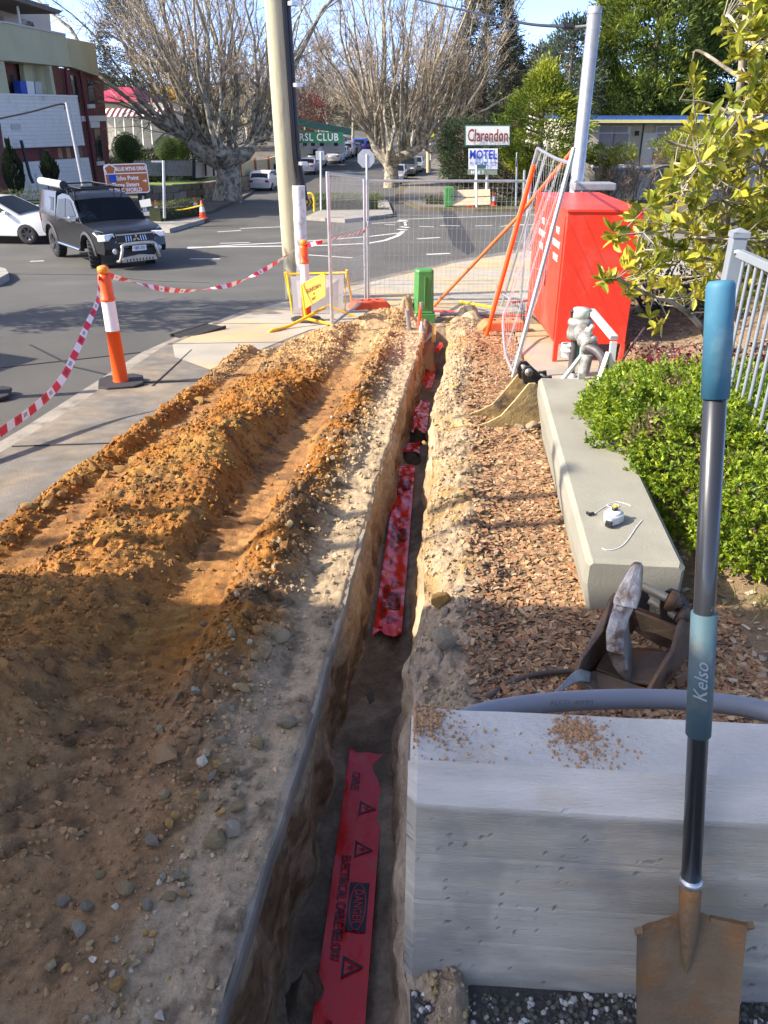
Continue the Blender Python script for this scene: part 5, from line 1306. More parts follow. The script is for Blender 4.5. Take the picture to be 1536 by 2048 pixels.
# ---- low green hedge beside the bench
hz = lambda y: np.interp(y, [2.2, 3.0, 4.0, 5.2, 6.0], [.14, .27, .35, .24, .0])
def hedge_shape(P):
    x, y, z = P.T
    k = fbm(x * 3, y * 3, z * 3, seed=500, oct=3) * .13
    a = (x - 2.20) / (1.0 + k); b = (y - 4.1) / (1.5 + k)
    top = hz(y) + .09 * fbm(x * 4, y * 4, seed=505, oct=3)
    base = zg(y)
    h = np.clip((z - base) / np.maximum(.05, top - base), 0, 1.2)
    rr = np.sqrt(a * a + b * b)
    return rr, h, top
n = 120000
P = np.stack([rng.uniform(1.05, 3.2, n), rng.uniform(2.6, 5.7, n), rng.uniform(-.5, .4, n)], 1)
rr, h, top = hedge_shape(P)
lim = 1 - .30 * np.maximum(0, .25 - h) - .16 * np.maximum(0, h - .7) ** 1.5 * 4
shell = (rr < lim) & (h < 1.0) & (h > .16) & ((rr > lim - .14) | (h > .78))
P = P[shell & (rng.random(n) < .85)]
print('hedge sprigs', len(P))
out_ = np.stack([(P[:, 0] - 2.15) / .98, (P[:, 1] - 4.15) / 1.45, np.full(len(P), .75)], 1) + rng.normal(0, .45, (len(P), 3))
out_ /= np.linalg.norm(out_, axis=1)[:, None]
K = 9
pos = np.repeat(P, K, 0) + np.repeat(out_, K, 0) * np.tile(np.linspace(-.015, .03, K), len(P))[:, None]
dirs = np.repeat(out_, K, 0) * np.tile(np.linspace(.2, 1.0, K), len(P))[:, None] + rng.normal(0, .62, (len(pos), 3))
ln = rng.uniform(.02, .038, len(pos))
tone = np.repeat(rng.random(len(P)), K)[:, None]
cols = np.array((.10, .185, .015)) * (1 - tone) + np.array((.33, .41, .03)) * tone
cols = cols * rng.uniform(.6, 1.25, (len(cols), 1)); dry = np.repeat(vn(P[:, 0] * 5, P[:, 1] * 5, seed=509) > .62, K); cols[dry] = np.array((.26, .22, .10)) * rng.uniform(.6, 1.2, (int(dry.sum()), 1))
hd = thing('garden_hedge', 'dense bright green small leaved shrub spilling over the bench wall', 'shrub', (2.1, 4.1, float(zg(4.1))))
o = mesh_leaves('foliage', pos - np.array(hd.location), dirs, ln, ln * 1.15, cols, m_leaf, hd)
mb = MB()
for k in range(240):
    a = rnd.uniform(0, 2 * pi); q = sqrt(rnd.random()) * .95
    tip = Vector((2.15 + .98 * q * cos(a), 4.15 + 1.4 * q * sin(a), 0)); tip.z = float(hz(tip.y)) - .04 - .2 * (q > .9) * rnd.random()
    b = Vector((2.15 + .5 * q * cos(a), 4.15 + .8 * q * sin(a), float(zg(4.15 + .8 * q * sin(a))) + .05))
    mb.tube([b, b.lerp(tip, .5) + Vector((rnd.gauss(0, .04), rnd.gauss(0, .04), .03)), tip], [.006, .004, .002], 4, cap=False)
mb.build('twigs', m_twig, hd, world=True, fix=False)['kind'] = 'stuff'
tag(MB().add([tuple(at(1366, 940, 3.95)), tuple(at(1378, 962, 3.92)), tuple(at(1374, 972, 3.92)), tuple(at(1364, 972, 3.92))], [(0, 1, 2, 3)]).build('fallen_leaf', M('dry_leaf', (.62, .50, .36), .8, var=.1, trans=.3)), 'pale dry leaf caught on top of the green shrub', 'leaf')
# small weeds and dry stalks at its foot
def tuft(px, py, n, ln_, col, name, label, dz=.03, spread=.06, up=1.0):
    c = G(px, py, dz); V = rng.normal(0, spread, (n, 3)); V[:, 2] = 0
    d = rng.normal(0, .6, (n, 3)); d[:, 2] = np.abs(d[:, 2]) * up + .5 * up
    l = rng.uniform(.4, 1, n) * ln_
    o = thing(name, label, 'plant', c)
    b_ = mesh_leaves('blades', V, d, l, l * .16, np.tile(col, (n, 1)) * rng.uniform(.6, 1.2, (n, 1)), m_fol, o)
    b_['kind'] = 'stuff'
tuft(1520, 1215, 70, .10, (.30, .28, .08), 'grass_tuft', 'yellowing grass tuft on the mulch right of the shovel shaft')
tuft(1330, 1215, 60, .12, (.42, .36, .26), 'dry_stalks', 'dry pale stalks under the shrub beside the bucket pins', spread=.05)
tuft(930, 612, 26, .12, (.20, .26, .05), 'grass_tuft', 'green grass tuft beside the grey tube behind the pillar', dz=.1)

# ---- grey metal fence
m_fence = M('grey_powder_coat', (.22, .25, .28), .4, var=.05)
mf = thing('metal_fence', 'grey painted metal fence with round bars rising out of the shrub', 'fence', (sx(1.62, 4.66), 4.66, float(zg(4.66))))
fx = lambda y: sx(1.60, y)
zt_ = at(1490, 452, 4.66).z
MB().box((fx(4.66), 4.66, (zt_ + zg(4.66)) / 2 - .03), (.085, .085, zt_ - float(zg(4.66)) - .06), (0, 0, -.095)).build('post', m_fence, mf, world=True, bevel=.006)
mb = MB(); mb.box((fx(4.66), 4.66, zt_ - .045), (.095, .095, .03), (0, 0, -.095)); V = [(-.047, -.047, 0), (.047, -.047, 0), (.047, .047, 0), (-.047, .047, 0), (0, 0, .022)]
mb.add([(fx(4.66) + a, 4.66 + b, zt_ - .03 + c) for a, b, c in V], [(0, 1, 4), (1, 2, 4), (2, 3, 4), (3, 0, 4)]); mb.build('post_cap', m_fence, mf, world=True)
ya, yb = 4.60, 2.2
MB().bar((fx(ya), ya, zt_ - .14), (fx(yb), yb, zt_ - .10), .04, .045).build('top_rail', m_fence, mf, world=True, bevel=.004)
MB().bar((fx(ya), ya, -.02), (fx(yb), yb, .02), .035, .04).build('bottom_rail', m_fence, mf, world=True, bevel=.004)
for k in range(22):
    y_ = 4.50 - k * .105
    MB().tube([(fx(y_), y_, 0), (fx(y_), y_, zt_ - .125 + .0015 * k)], .0095, 10).build('bar', m_fence, mf, world=True)
MB().lathe([(0, 0), (.016, 0), (.016, .012), (.006, .014), (.006, .02), (0, .02)], 10, (fx(4.62) - .02, 4.60, zt_ - .135), R=Euler((pi / 2, 0, 0)).to_matrix()).build('bolt', m_galv, mf, world=True)

# ---- red leaved ground cover behind the fence, bare red stemmed seedling
n = 2600
P = np.stack([rng.uniform(2.15, 3.6, n), rng.uniform(4.9, 6.8, n), np.zeros(n)], 1); P[:, 2] = zg(P[:, 1]) + .18 + .22 * rng.random(n)
rl = thing('red_shrub', 'dark red leaved shrub behind the grey metal fence', 'shrub', (2.8, 5.8, float(zg(5.8))))
d = rng.normal(0, 1, (n, 3)); d[:, 2] = np.abs(d[:, 2])
mesh_leaves('foliage', P - np.array(rl.location), d, rng.uniform(.03, .06, n), rng.uniform(.04, .07, n), np.array([(.13, .012, .03)]) * rng.uniform(.4, 1.6, (n, 1)), m_leaf, rl)
sd = thing('seedling', 'small seedling with dark red leaves on the bare soil behind the green shrub', 'plant', G(1345, 735, .2))
sb = G(1345, 735, .2); stp = at(1342, 690, sb.y)
MB().tube([sb, stp], .004, 5).build('stem', m_twig, sd, world=True)
n = 14; P = np.array([tuple(sb.lerp(stp, rnd.uniform(.3, 1))) for _ in range(n)]); d = rng.normal(0, 1, (n, 3)); d[:, 2] = .3
mesh_leaves('leaves', P - np.array(sb), d, np.full(n, .06), np.full(n, .06), np.tile((.10, .03, .03), (n, 1)), m_leaf, sd)

# ---- big leaved small tree
trb = at(1442, 560, 6.4); trb.z = float(zg(6.4)) + .2; trb.x += .02
trw = thing('large_leaved_tree', 'small tree with glossy yellow green leaves behind the grey metal fence', 'tree', trb)
tp = [trb - Vector((0, 0, .3)), at(1438, 600, 6.4), at(1448, 470, 6.4), at(1452, 400, 6.38), at(1470, 300, 6.35), at(1478, 200, 6.3), at(1490, 60, 6.2), at(1500, -90, 6.2)]
mb = MB(); TP = spline(tp, 6); mb.tube(TP, np.linspace(.055, .018, len(TP)), 10)
lb = spline([at(1425, 730, 6.2), at(1415, 680, 6.2), at(1390, 640, 6.1), at(1345, 605, 6.0), at(1300, 590, 5.9), at(1240, 560, 5.8), at(1215, 556, 5.8)], 6)
mb.tube(lb, np.linspace(.03, .006, len(lb)), 8)
limbs = [TP, lb]
def limb(a, b, r0_, r1_, bend=.15):
    a, b = Vector(a), Vector(b); m = a.lerp(b, .5) + Vector((rnd.gauss(0, bend), rnd.gauss(0, bend), abs(rnd.gauss(0, bend))))
    P = spline([a, m, b], 5); mb.tube(P, np.linspace(r0_, r1_, len(P)), 6, cap=False); limbs.append(P); return P
for (px, py, Y) in ((1330, 280, 6.3), (1270, 420, 6.1), (1385, 120, 6.5), (1560, 220, 6.2), (1400, 420, 5.9), (1590, 420, 6.3), (1350, 500, 6.0), (1300, 340, 6.4), (1520, 330, 5.9), (1440, 60, 6.6), (1600, 60, 6.3), (1480, 480, 5.8), (1360, 200, 6.2), (1290, 500, 6.3), (1400, 330, 5.8), (1240, 470, 5.9), (1560, 520, 6.3)):
    tip = at(px, py, Y); c = [p for p in TP if p.z < tip.z - .1] or [TP[8]]
    limb(min(c, key=lambda p: (p - tip).length + .0), tip, .016, .006, .12)
mb.build('trunk', m_bark, trw, world=True, fix=False)
allp = np.array([tuple(p) for L_ in limbs[1:] for p in L_] + [tuple(p) for p in TP[14:]])
tips = []
r2 = random.Random(21)
def dens(px, py):
    left = np.interp(py, [0, 60, 130, 200, 260, 330, 420, 500, 560, 610], [1450, 1415, 1390, 1385, 1385, 1375, 1260, 1270, 1240, 1300])
    return px > left + 12 * sin(py * .07)
while len(tips) < 620:
    px, py = r2.uniform(1200, 1720), r2.uniform(-140, 600)
    if not dens(px, py): continue
    if r2.random() < .62 * (py < 240) and px < 1480: continue
    tips.append(at(px, py, r2.uniform(5.5, 7.0)))
for (px, py) in ((1215, 565), (1225, 560), (1235, 470), (1222, 480), (1232, 458), (1262, 580), (1300, 640), (1318, 655), (1205, 555), (1250, 590)): tips.append(at(px, py, 5.8))
mb = MB(); LP, LD, LT = [], [], []
for t_ in tips:
    b = Vector(allp[np.argmin(np.linalg.norm(allp - np.array(t_), axis=1) + .15 * np.maximum(0, allp[:, 2] - t_.z + .05))])
    if (b - t_).length > 1.3: b = b.lerp(t_, .4)
    m = b.lerp(t_, .55) + Vector((r2.gauss(0, .05), r2.gauss(0, .05), -.03))
    mb.tube([b, m, t_], [.006, .0045, .003], 4, cap=False)
    d = (t_ - m).normalized() + Vector((0, 0, .35)); d.normalize(); tone = r2.random()
    for k in range(r2.randint(7, 11)):
        f = r2.random(); LP.append(m.lerp(t_, .5 + .5 * f)); v = Vector((r2.gauss(0, 1), r2.gauss(0, 1), r2.gauss(0, 1)))
        LD.append(d * (.35 + .6 * f) + v.normalized() * .8); LT.append(tone)
mb.build('twigs', M('pale_twig', (.30, .27, .21), .9, var=.2), trw, world=True, fix=False)['kind'] = 'stuff'
LP = np.array([tuple(p) for p in LP]); LD = np.array([tuple(p) for p in LD]); LT = np.array(LT)[:, None]
cols = np.array((.21, .25, .026)) * (1 - LT) + np.array((.50, .45, .055)) * LT
cols = cols * rng.uniform(.65, 1.2, (len(cols), 1))
ln = rng.uniform(.08, .135, len(LP))
big = np.zeros(len(LP), bool); big[np.argsort(-ln / LP[:, 1])[:300]] = True
mesh_leaves('foliage', (LP - np.array(trb))[~big], LD[~big], ln[~big], ln[~big] * .95, cols[~big], m_leaf, trw, (BV, BF), flat=.5)['kind'] = 'stuff'
lmats = [M('leaf_green', (.22, .27, .028), .38, var=.1, trans=.32), M('leaf_lime', (.36, .37, .04), .38, var=.1, trans=.32), M('leaf_yellow', (.52, .46, .06), .38, var=.1, trans=.32)]
lme = [MB().add(BV * np.array((1.0, 1, 1)), BF).mesh('leaf', m_) for m_ in lmats]
Rf = frames(LD[big])
for p, R_, l_, t_ in zip(LP[big], Rf, ln[big], LT[big]):
    o = put('leaf', lme[min(2, int(float(t_[0]) * 3))], trw)
    o.matrix_local = Matrix.Translation(Vector(p) - trb) @ Matrix(R_.tolist()).to_4x4() @ Matrix.Scale(float(l_), 4)
# low dark shrubs at the back of the bed
def bush(px, py, Y, r, n, cols_, name, label, dz=0, leaf=.05, mat=None, group=None, trunk=True, seed=1, hollow=.45, cat='shrub'):
    """a rounded leafy shrub: leaves through an uneven volume on short stems"""
    c = at(px, py, Y); base = Vector((c.x, c.y, float(zg(Y)) + dz))
    o = thing(name, label, cat, base, 0, group)
    q = np.random.default_rng(seed)
    d = q.normal(size=(n, 3)); d /= np.linalg.norm(d, axis=1)[:, None]
    lump = 1 + .22 * fbm(d[:, 0] * 2.2 + seed, d[:, 1] * 2.2, d[:, 2] * 2.2, seed=seed, oct=3)
    rad = (hollow + (1 - hollow) * q.random(n) ** .5) * lump
    P = d * rad[:, None] * np.array(r) + np.array([0, 0, r[2]])
    P = P[P[:, 2] > .02]; d = d[:len(P)]
    nn = q.normal(0, .8, (len(P), 3)) + (P - np.array([0, 0, r[2]])) / np.array(r)
    cl = np.array(cols_[0]) + (np.array(cols_[1]) - np.array(cols_[0])) * np.clip(.5 + .8 * fbm(P[:, 0] / r[0] * 3, P[:, 1] / r[1] * 3, P[:, 2] / r[2] * 3, seed=seed + 3, oct=2), 0, 1)[:, None]
    cl = cl * q.uniform(.7, 1.2, (len(P), 1))
    l = q.uniform(.6, 1.2, len(P)) * leaf
    mesh_leaves('crown', P, nn, l, l * .8, cl, mat or m_fol, o, r=q)
    if trunk:
        mb = MB()
        for k in range(7):
            e = q.normal(size=3); e[2] = abs(e[2]) + .5; e /= np.linalg.norm(e)
            mb.tube([(0, 0, -.1), tuple(e * np.array(r) * .5 + np.array([0, 0, r[2] * .4])), tuple(e * np.array(r) * .9 + np.array([0, 0, r[2] * .8]))], [.03 * r[2] + .01, .02 * r[2] + .008, .006], 5, cap=False)
        mb.build('stems', m_twig, o, fix=False)
    return o
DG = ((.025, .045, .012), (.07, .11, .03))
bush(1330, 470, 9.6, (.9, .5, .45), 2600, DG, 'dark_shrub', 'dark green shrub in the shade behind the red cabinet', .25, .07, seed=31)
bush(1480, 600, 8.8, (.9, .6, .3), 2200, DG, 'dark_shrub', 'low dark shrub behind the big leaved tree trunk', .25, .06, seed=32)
# ================================================================== vehicles
m_tyre = M('tyre', (.022, .022, .022), .85, var=.2, scale=20)
m_rim = M('alloy_rim', (.35, .36, .37), .35, metal=.8, var=.1)
m_rimd = M('dark_rim', (.045, .045, .05), .4, metal=.6, var=.1)
m_glass = M('car_glass', (.012, .014, .016), .3, var=0, spec=.22)
m_screen = bpy.data.materials.new('windscreen_glass'); m_screen.use_nodes = True
_s = m_screen.node_tree; _t1 = _s.nodes.new('ShaderNodeBsdfTransparent'); _t1.inputs[0].default_value = (.50, .54, .54, 1); _g = _s.nodes.new('ShaderNodeBsdfGlossy'); _g.inputs['Roughness'].default_value = .05; _f = _s.nodes.new('ShaderNodeFresnel'); _mx = _s.nodes.new('ShaderNodeMixShader')
_s.links.new(_f.outputs[0], _mx.inputs[0]); _s.links.new(_t1.outputs[0], _mx.inputs[1]); _s.links.new(_g.outputs[0], _mx.inputs[2]); _s.links.new(_mx.outputs[0], _s.nodes['Material Output'].inputs['Surface'])
m_chrome = M('chrome', (.75, .75, .76), .12, metal=1.0, var=0)
m_head = M('headlamp', (.62, .64, .66), .12, var=.1, scale=14, spec=.8)
m_tail = M('tail_lamp', (.42, .015, .02), .2, var=.1)
m_plate = M('number_plate', (.70, .68, .45), .5, var=.05); m_platew = M('white_number_plate', (.72, .72, .74), .45, var=.04)
m_trim = M('black_trim', (.02, .02, .022), .55, var=.1)
def paint(name, c, metal=0.0, rough=.25): return M('paint_' + name, c, rough, metal=metal, var=.05, scale=2, coat=.0 if name == 'black' else .5)
P_WHITE, P_SILV, P_BLACK, P_BLUE, P_GREY = paint('white', (.72, .72, .71)), paint('silver', (.48, .50, .53), .5), paint('black', (.012, .013, .015), .0, .22), paint('blue', (.02, .07, .42), .2), paint('grey', (.10, .11, .13), .3)
def arch(cx, r, n=9): return [(cx - r * cos(pi * i / (n - 1)), .28 + r * sin(pi * i / (n - 1)) * .98) for i in range(n)]
class Car:
    def __init__(s, name, label, cat, loc, rz, L, W, belt, H, group=None, tuck=.13, taper=.12):
        s.t = thing(name, label, cat, loc, rz, group); s.L, s.W, s.belt, s.H, s.tuck, s.taper = L, W, belt, H, tuck, taper
    def hw(s, x, z):
        e = max(0.0, (abs(x) / (s.L / 2) - .62) / .38)
        w = s.W / 2 * (1 - s.taper * e * e)
        if z > s.belt: w *= 1 - s.tuck * (z - s.belt) / (s.H - s.belt)
        if z < .55: w *= 1 - .045 * (.55 - z) / .4
        return w
    def q(s, x, yn, z, off=0.0):
        cz = .035 * (1 - yn * yn) if z > s.belt * .82 else 0
        bow = .10 * (1 - yn * yn) * (1 if x > s.L * .33 else -1 if x < -s.L * .36 else 0) * (1 if z < s.belt + .05 else .3)
        return Vector((x + bow, yn * (s.hw(x, z) + off), z + cz))
    def shell(s, poly, name, mat, ny=(-.97, -.8, -.4, 0, .4, .8, .97), smooth=35):
        bm = bmesh.new(); vs = [bm.verts.new((p[0], -1, p[1])) for p in poly]; f = bm.faces.new(vs)
        r = bmesh.ops.extrude_face_region(bm, geom=[f])
        for v in r['geom']:
            if isinstance(v, bmesh.types.BMVert): v.co.y = 1
        x0, x1 = min(p[0] for p in poly), max(p[0] for p in poly); z0, z1 = min(p[1] for p in poly), max(p[1] for p in poly)
        for c in ny: bmesh.ops.bisect_plane(bm, geom=bm.verts[:] + bm.edges[:] + bm.faces[:], plane_co=(0, c, 0), plane_no=(0, 1, 0))
        for i in range(1, 10): bmesh.ops.bisect_plane(bm, geom=bm.verts[:] + bm.edges[:] + bm.faces[:], plane_co=(x0 + (x1 - x0) * i / 10, 0, 0), plane_no=(1, 0, 0))
        for i in range(1, 5): bmesh.ops.bisect_plane(bm, geom=bm.verts[:] + bm.edges[:] + bm.faces[:], plane_co=(0, 0, z0 + (z1 - z0) * i / 5), plane_no=(0, 0, 1))
        for v in bm.verts: v.co = s.q(v.co.x, v.co.y, v.co.z)
        bmesh.ops.recalc_face_normals(bm, faces=bm.faces)
        for f in bm.faces: f.smooth = True
        me = bpy.data.meshes.new(name); bm.to_mesh(me); bm.free(); me.materials.append(mat)
        me.set_sharp_from_angle(angle=radians(smooth))
        o = put(name, me, s.t); md = o.modifiers.new('edge', 'BEVEL'); md.width = .022; md.segments = 2; md.limit_method = 'ANGLE'; md.angle_limit = radians(38)
        return o
    def side(s, poly, name, mat, off=.006, sides=(-1, 1), both=True):
        for sd in sides:
            mb = MB(); k = len(poly)
            V = [tuple(s.q(p[0], sd, p[1], off)) for p in poly]; V2 = [(v[0], v[1] - sd * .02, v[2]) for v in V]
            mb.add(V + V2, [tuple(range(k))] + [(i, (i + 1) % k, (i + 1) % k + k, i + k) for i in range(k)])
            mb.build(name, mat, s.t)
    def across(s, a, b, w, name, mat, off=.008, n=7):
        """pane from (x, z) a up to b, spanning w of the width"""
        nx, nz = (b[1] - a[1]), -(b[0] - a[0]); l = math.hypot(nx, nz); nx, nz = nx / l, nz / l
        if nz < 0: nx, nz = -nx, -nz
        if abs(nz) < .02 and (a[0] > 0) != (nx > 0): nx = -nx
        V = []
        for p, ww in ((a, w), (b, w * .97)):
            for i in range(n):
                y = (-1 + 2 * i / (n - 1)) * ww; v = s.q(p[0], y, p[1]); V.append((v.x + nx * off, v.y, v.z + nz * off))
        return MB().add(V, [(i, i + 1, i + 1 + n, i + n) for i in range(n - 1)], smooth=True).build(name, mat, s.t)
    def wheel(s, x, y, r, w, rim, steer=0.0, spokes=5, name='wheel', detail=True):
        R = Euler((pi / 2, 0, 0)).to_matrix(); sg = 1 if y > 0 else -1
        o = MB().lathe([(r * .62, -w / 2), (r * .92, -w / 2), (r, -w * .36), (r, w * .36), (r * .92, w / 2), (r * .62, w / 2)], 28, R=R).build(name, m_tyre, s.t)
        o.location = (x, y, r); o.rotation_euler = (0, 0, steer)
        mb = MB().lathe([(r * .64, -sg * -w * .48), (r * .60, -sg * -w * .5), (r * .56, -sg * -w * .42), (0, -sg * -w * .38)], 24, R=Matrix.Rotation(-pi / 2, 3, 'X'))
        for k in range(spokes):
            a = 2 * pi * k / spokes; mb.bar((0, sg * w * .43, 0), (cos(a) * r * .58, sg * w * .46, sin(a) * r * .58), r * .16, .02, up=(0, 1, 0))
        mb.build('rim', rim, o)
        return o
def far_car(kind, label, pos, rz, mat, group, plate=True):
    S = {'sedan': (4.6, 1.78, .92, 1.44, [(-2.28, .30), (-2.3, .62), (-2.26, .90), (-1.75, .96), (1.0, .93), (1.95, .78), (2.24, .62), (2.28, .30)], [(-1.72, .93), (-1.1, 1.36), (-.4, 1.44), (.25, 1.40), (1.02, .92)]),
         'hatch': (4.1, 1.72, .92, 1.46, [(-2.02, .30), (-2.05, .62), (-2.02, .92), (-1.6, .96), (1.0, .93), (1.8, .78), (2.02, .62), (2.05, .30)], [(-1.95, .93), (-1.62, 1.34), (-.9, 1.46), (.2, 1.42), (1.0, .92)]),
         'suv': (4.6, 1.86, 1.05, 1.70, [(-2.25, .34), (-2.3, .70), (-2.26, 1.04), (1.1, 1.05), (2.0, .95), (2.25, .75), (2.28, .34)], [(-2.22, 1.03), (-2.0, 1.60), (-1.0, 1.70), (.3, 1.66), (1.1, 1.04)]),
         'van': (4.9, 1.9, 1.15, 1.98, [(-2.42, .34), (-2.45, .8), (-2.42, 1.15), (1.6, 1.14), (2.2, .98), (2.42, .78), (2.45, .34)], [(-2.42, 1.12), (-2.36, 1.90), (-2.2, 1.98), (.9, 1.95), (1.65, 1.13)])}[kind]
    L, W, belt, H, low, gh = S
    c = Car(dict(sedan='sedan', hatch='hatchback', suv='suv', van='van')[kind], label, 'car' if kind != 'van' else 'van', pos, rz, L, W, belt, H, group)
    wx = L / 2 - .82; r = .32
    poly = [low[0]] + arch(-wx, .38)[::1] + arch(wx, .38) + [low[-1]]
    poly = [(low[0][0], low[0][1])] + [(-wx - .38, .30)] + arch(-wx, .38)[1:-1] + [(-wx + .38, .30), (wx - .38, .30)] + arch(wx, .38)[1:-1] + [(wx + .38, .30)] + low[::-1]
    c.shell(poly[:-1] if poly[-1] == poly[0] else poly, 'body', mat); c.shell(gh, 'cabin', mat, ny=(-.95, -.5, 0, .5, .95))
    ins = lambda P, k=.86: [((p[0] - sum(q[0] for q in P) / len(P)) * k + sum(q[0] for q in P) / len(P), (p[1] - sum(q[1] for q in P) / len(P)) * (k - .1) + sum(q[1] for q in P) / len(P) + .02) for p in P]
    g = ins(gh); xm = sum(p[0] for p in g) / len(g)
    c.side(g, 'side_window', m_glass); c.side([(xm - .04, belt), (xm + .04, belt), (xm + .04, H - .09), (xm - .04, H - .09)], 'pillar', mat, .012)
    a, b = gh[-1], gh[-2]; c.across((a[0] * .93 + b[0] * .07, a[1] * .93 + b[1] * .07), (a[0] * .1 + b[0] * .9, a[1] * .1 + b[1] * .9), .86, 'windscreen', m_glass, .014)
    a, b = gh[0], gh[1]; c.across((a[0] * .9 + b[0] * .1, a[1] * .9 + b[1] * .1), (a[0] * .15 + b[0] * .85, a[1] * .15 + b[1] * .85), .84, 'rear_window', m_glass, .014)
    for sd in (-1, 1):
        for x in (-wx, wx): c.wheel(x, sd * (W / 2 - .11), r, .2, m_rim)
        z = belt - .16; v = c.q(-L / 2 + .02, sd * .80, z); MB().box(v + Vector((-.01, 0, 0)), (.06, W * .16, .15)).build('tail_lamp', m_tail, c.t, bevel=.01)
        v = c.q(L / 2 - .06, sd * .76, belt - .24); MB().box(v, (.12, W * .18, .13)).build('headlamp', m_head, c.t, bevel=.015)
        v = c.q(.9, sd, belt + .04); MB().box(v + Vector((0, sd * .09, .03)), (.1, .16, .12)).build('mirror', mat, c.t, bevel=.02)
    v = c.q(-L / 2, 0, .62); MB().box(v + Vector((-.015, 0, 0)), (.02, .36, .11)).build('number_plate', m_plate, c.t)
    v = c.q(L / 2, 0, .42); MB().box(v + Vector((.01, 0, .1)), (.02, .36, .1)).build('number_plate', m_plate, c.t)
    MB().box(c.q(L / 2, 0, .6) + Vector((.0, 0, 0)), (.03, W * .5, .12)).build('grille', m_trim, c.t, bevel=.01)
    return c.t
def heading(dx, dy): return atan2(dy, dx)
H1 = heading(.10, 1)
LEFT = 'cars parked along the left of the far street'; RIGHT = 'cars parked along the right of the far street'
def roadpt(px, py): return G(px, py, ROAD)
for kind, lab, px, py, mt in (('hatch', 'white hatchback parked nearest beside the left pollarded tree', 532, 380, P_WHITE), ('suv', 'white four wheel drive parked just ahead of the nearest hatchback', 556, 362, P_WHITE),
                              ('sedan', 'white sedan parked behind the white van', 620, 346, P_WHITE), ('van', 'tall white van parked between the white sedans', 632, 333, P_WHITE), ('sedan', 'white sedan parked ahead of the tall van', 671, 325, P_WHITE),
                              ('sedan', 'silver sedan half hidden by the white sedan ahead of the van', 684, 318, P_SILV), ('suv', 'silver four wheel drive parked behind the bright blue car', 697, 313, P_SILV), ('sedan', 'dark grey sedan beside the silver four wheel drive', 709, 310, P_GREY),
                              ('suv', 'bright blue car parked far up the street', 722, 304, P_BLUE), ('sedan', 'grey sedan parked beyond the bright blue car', 737, 302, P_GREY)):
    far_car(kind, lab, roadpt(px, py), H1, mt, LEFT)
far_car('van', 'white van turned into the driveway by the green roofed club', roadpt(657, 304), heading(-1, .2), P_WHITE, None)
for kind, lab, px, py, mt in (('sedan', 'pale silver car half hidden behind the right pollarded trunk', 792, 364, P_SILV), ('suv', 'dark car parked just beyond the right pollarded trunk', 814, 352, P_GREY), ('sedan', 'silver sedan parked beyond the dark car on the right', 829, 344, P_SILV)):
    far_car(kind, lab, roadpt(px, py), H1 + pi, mt, RIGHT)

# ---- the dark utility with a canopy, turning through the junction
fl, frr, rl_ = roadpt(199, 531), roadpt(314, 528), roadpt(112, 512)
mid_f = (fl + frr) / 2
rz = -.90
ul = Vector((cos(rz), sin(rz), 0))
cpos = mid_f - ul * 1.42 + Vector((-.12, 0, 0)); cpos.z = float(zg(cpos.y)) + ROAD
u_ = Car('utility_truck', 'muddy black utility truck with a canopy, roof rack and bull bar', 'utility truck', cpos, rz, 5.3, 1.86, 1.20, 1.86, None, .16, .10)
u_.t.rotation_euler = (0, 0, rz)
u_.t.scale = (.94, .94, .93)
wx = 1.52; r = .40; zz = .12
low = [(-2.62, .62), (-2.66, .85), (-2.63, 1.18), (-.55, 1.20), (1.0, 1.19), (1.35, 1.20), (2.1, 1.12), (2.42, 1.02), (2.56, .90), (2.60, .66), (2.52, .50)]
def arch2(cx, r_, n=11): return [(cx - r_ * cos(pi * i / (n - 1)), .44 + r_ * sin(pi * i / (n - 1))) for i in range(n)]
poly = [(-2.62, .62), (-wx - .52, .56)] + arch2(-wx, .50)[1:-1] + [(-wx + .52, .50), (wx - .52, .50)] + arch2(wx, .50)[1:-1] + [(wx + .50, .52)] + low[::-1][:-1]
u_.shell(poly, 'body', P_BLACK, smooth=30)
cab = [(-.78, 1.16), (-.70, 1.76), (-.3, 1.85), (.25, 1.84), (.62, 1.72), (1.34, 1.18)]
cabo = u_.shell(cab, 'cab', P_BLACK, ny=(-.95, -.5, 0, .5, .95), smooth=30)
bm = bmesh.new(); bm.from_mesh(cabo.data)
bmesh.ops.delete(bm, geom=[f for f in bm.faces if f.normal.x > .4 and f.normal.z > .3 and abs(f.calc_center_median().y) < .80], context='FACES'); bm.to_mesh(cabo.data); bm.free()
can = [(-2.62, 1.16), (-2.42, 1.78), (-2.2, 1.86), (-.86, 1.88), (-.82, 1.16)]
u_.shell(can, 'canopy', P_BLACK, ny=(-.95, -.5, 0, .5, .95), smooth=30)
u_.side([(-2.30, 1.34), (-2.12, 1.68), (-1.02, 1.70), (-1.02, 1.34)], 'canopy_window', m_glass, .008)
u_.side([(-.66, 1.25), (-.60, 1.68), (.0, 1.74), (.03, 1.25)], 'rear_door_window', m_glass, .010)
u_.side([(.12, 1.25), (.10, 1.74), (.42, 1.70), (1.02, 1.25)], 'front_door_window', m_glass, .010)
u_.across((1.32, 1.20), (.64, 1.715), .93, 'windscreen', m_screen, .016)
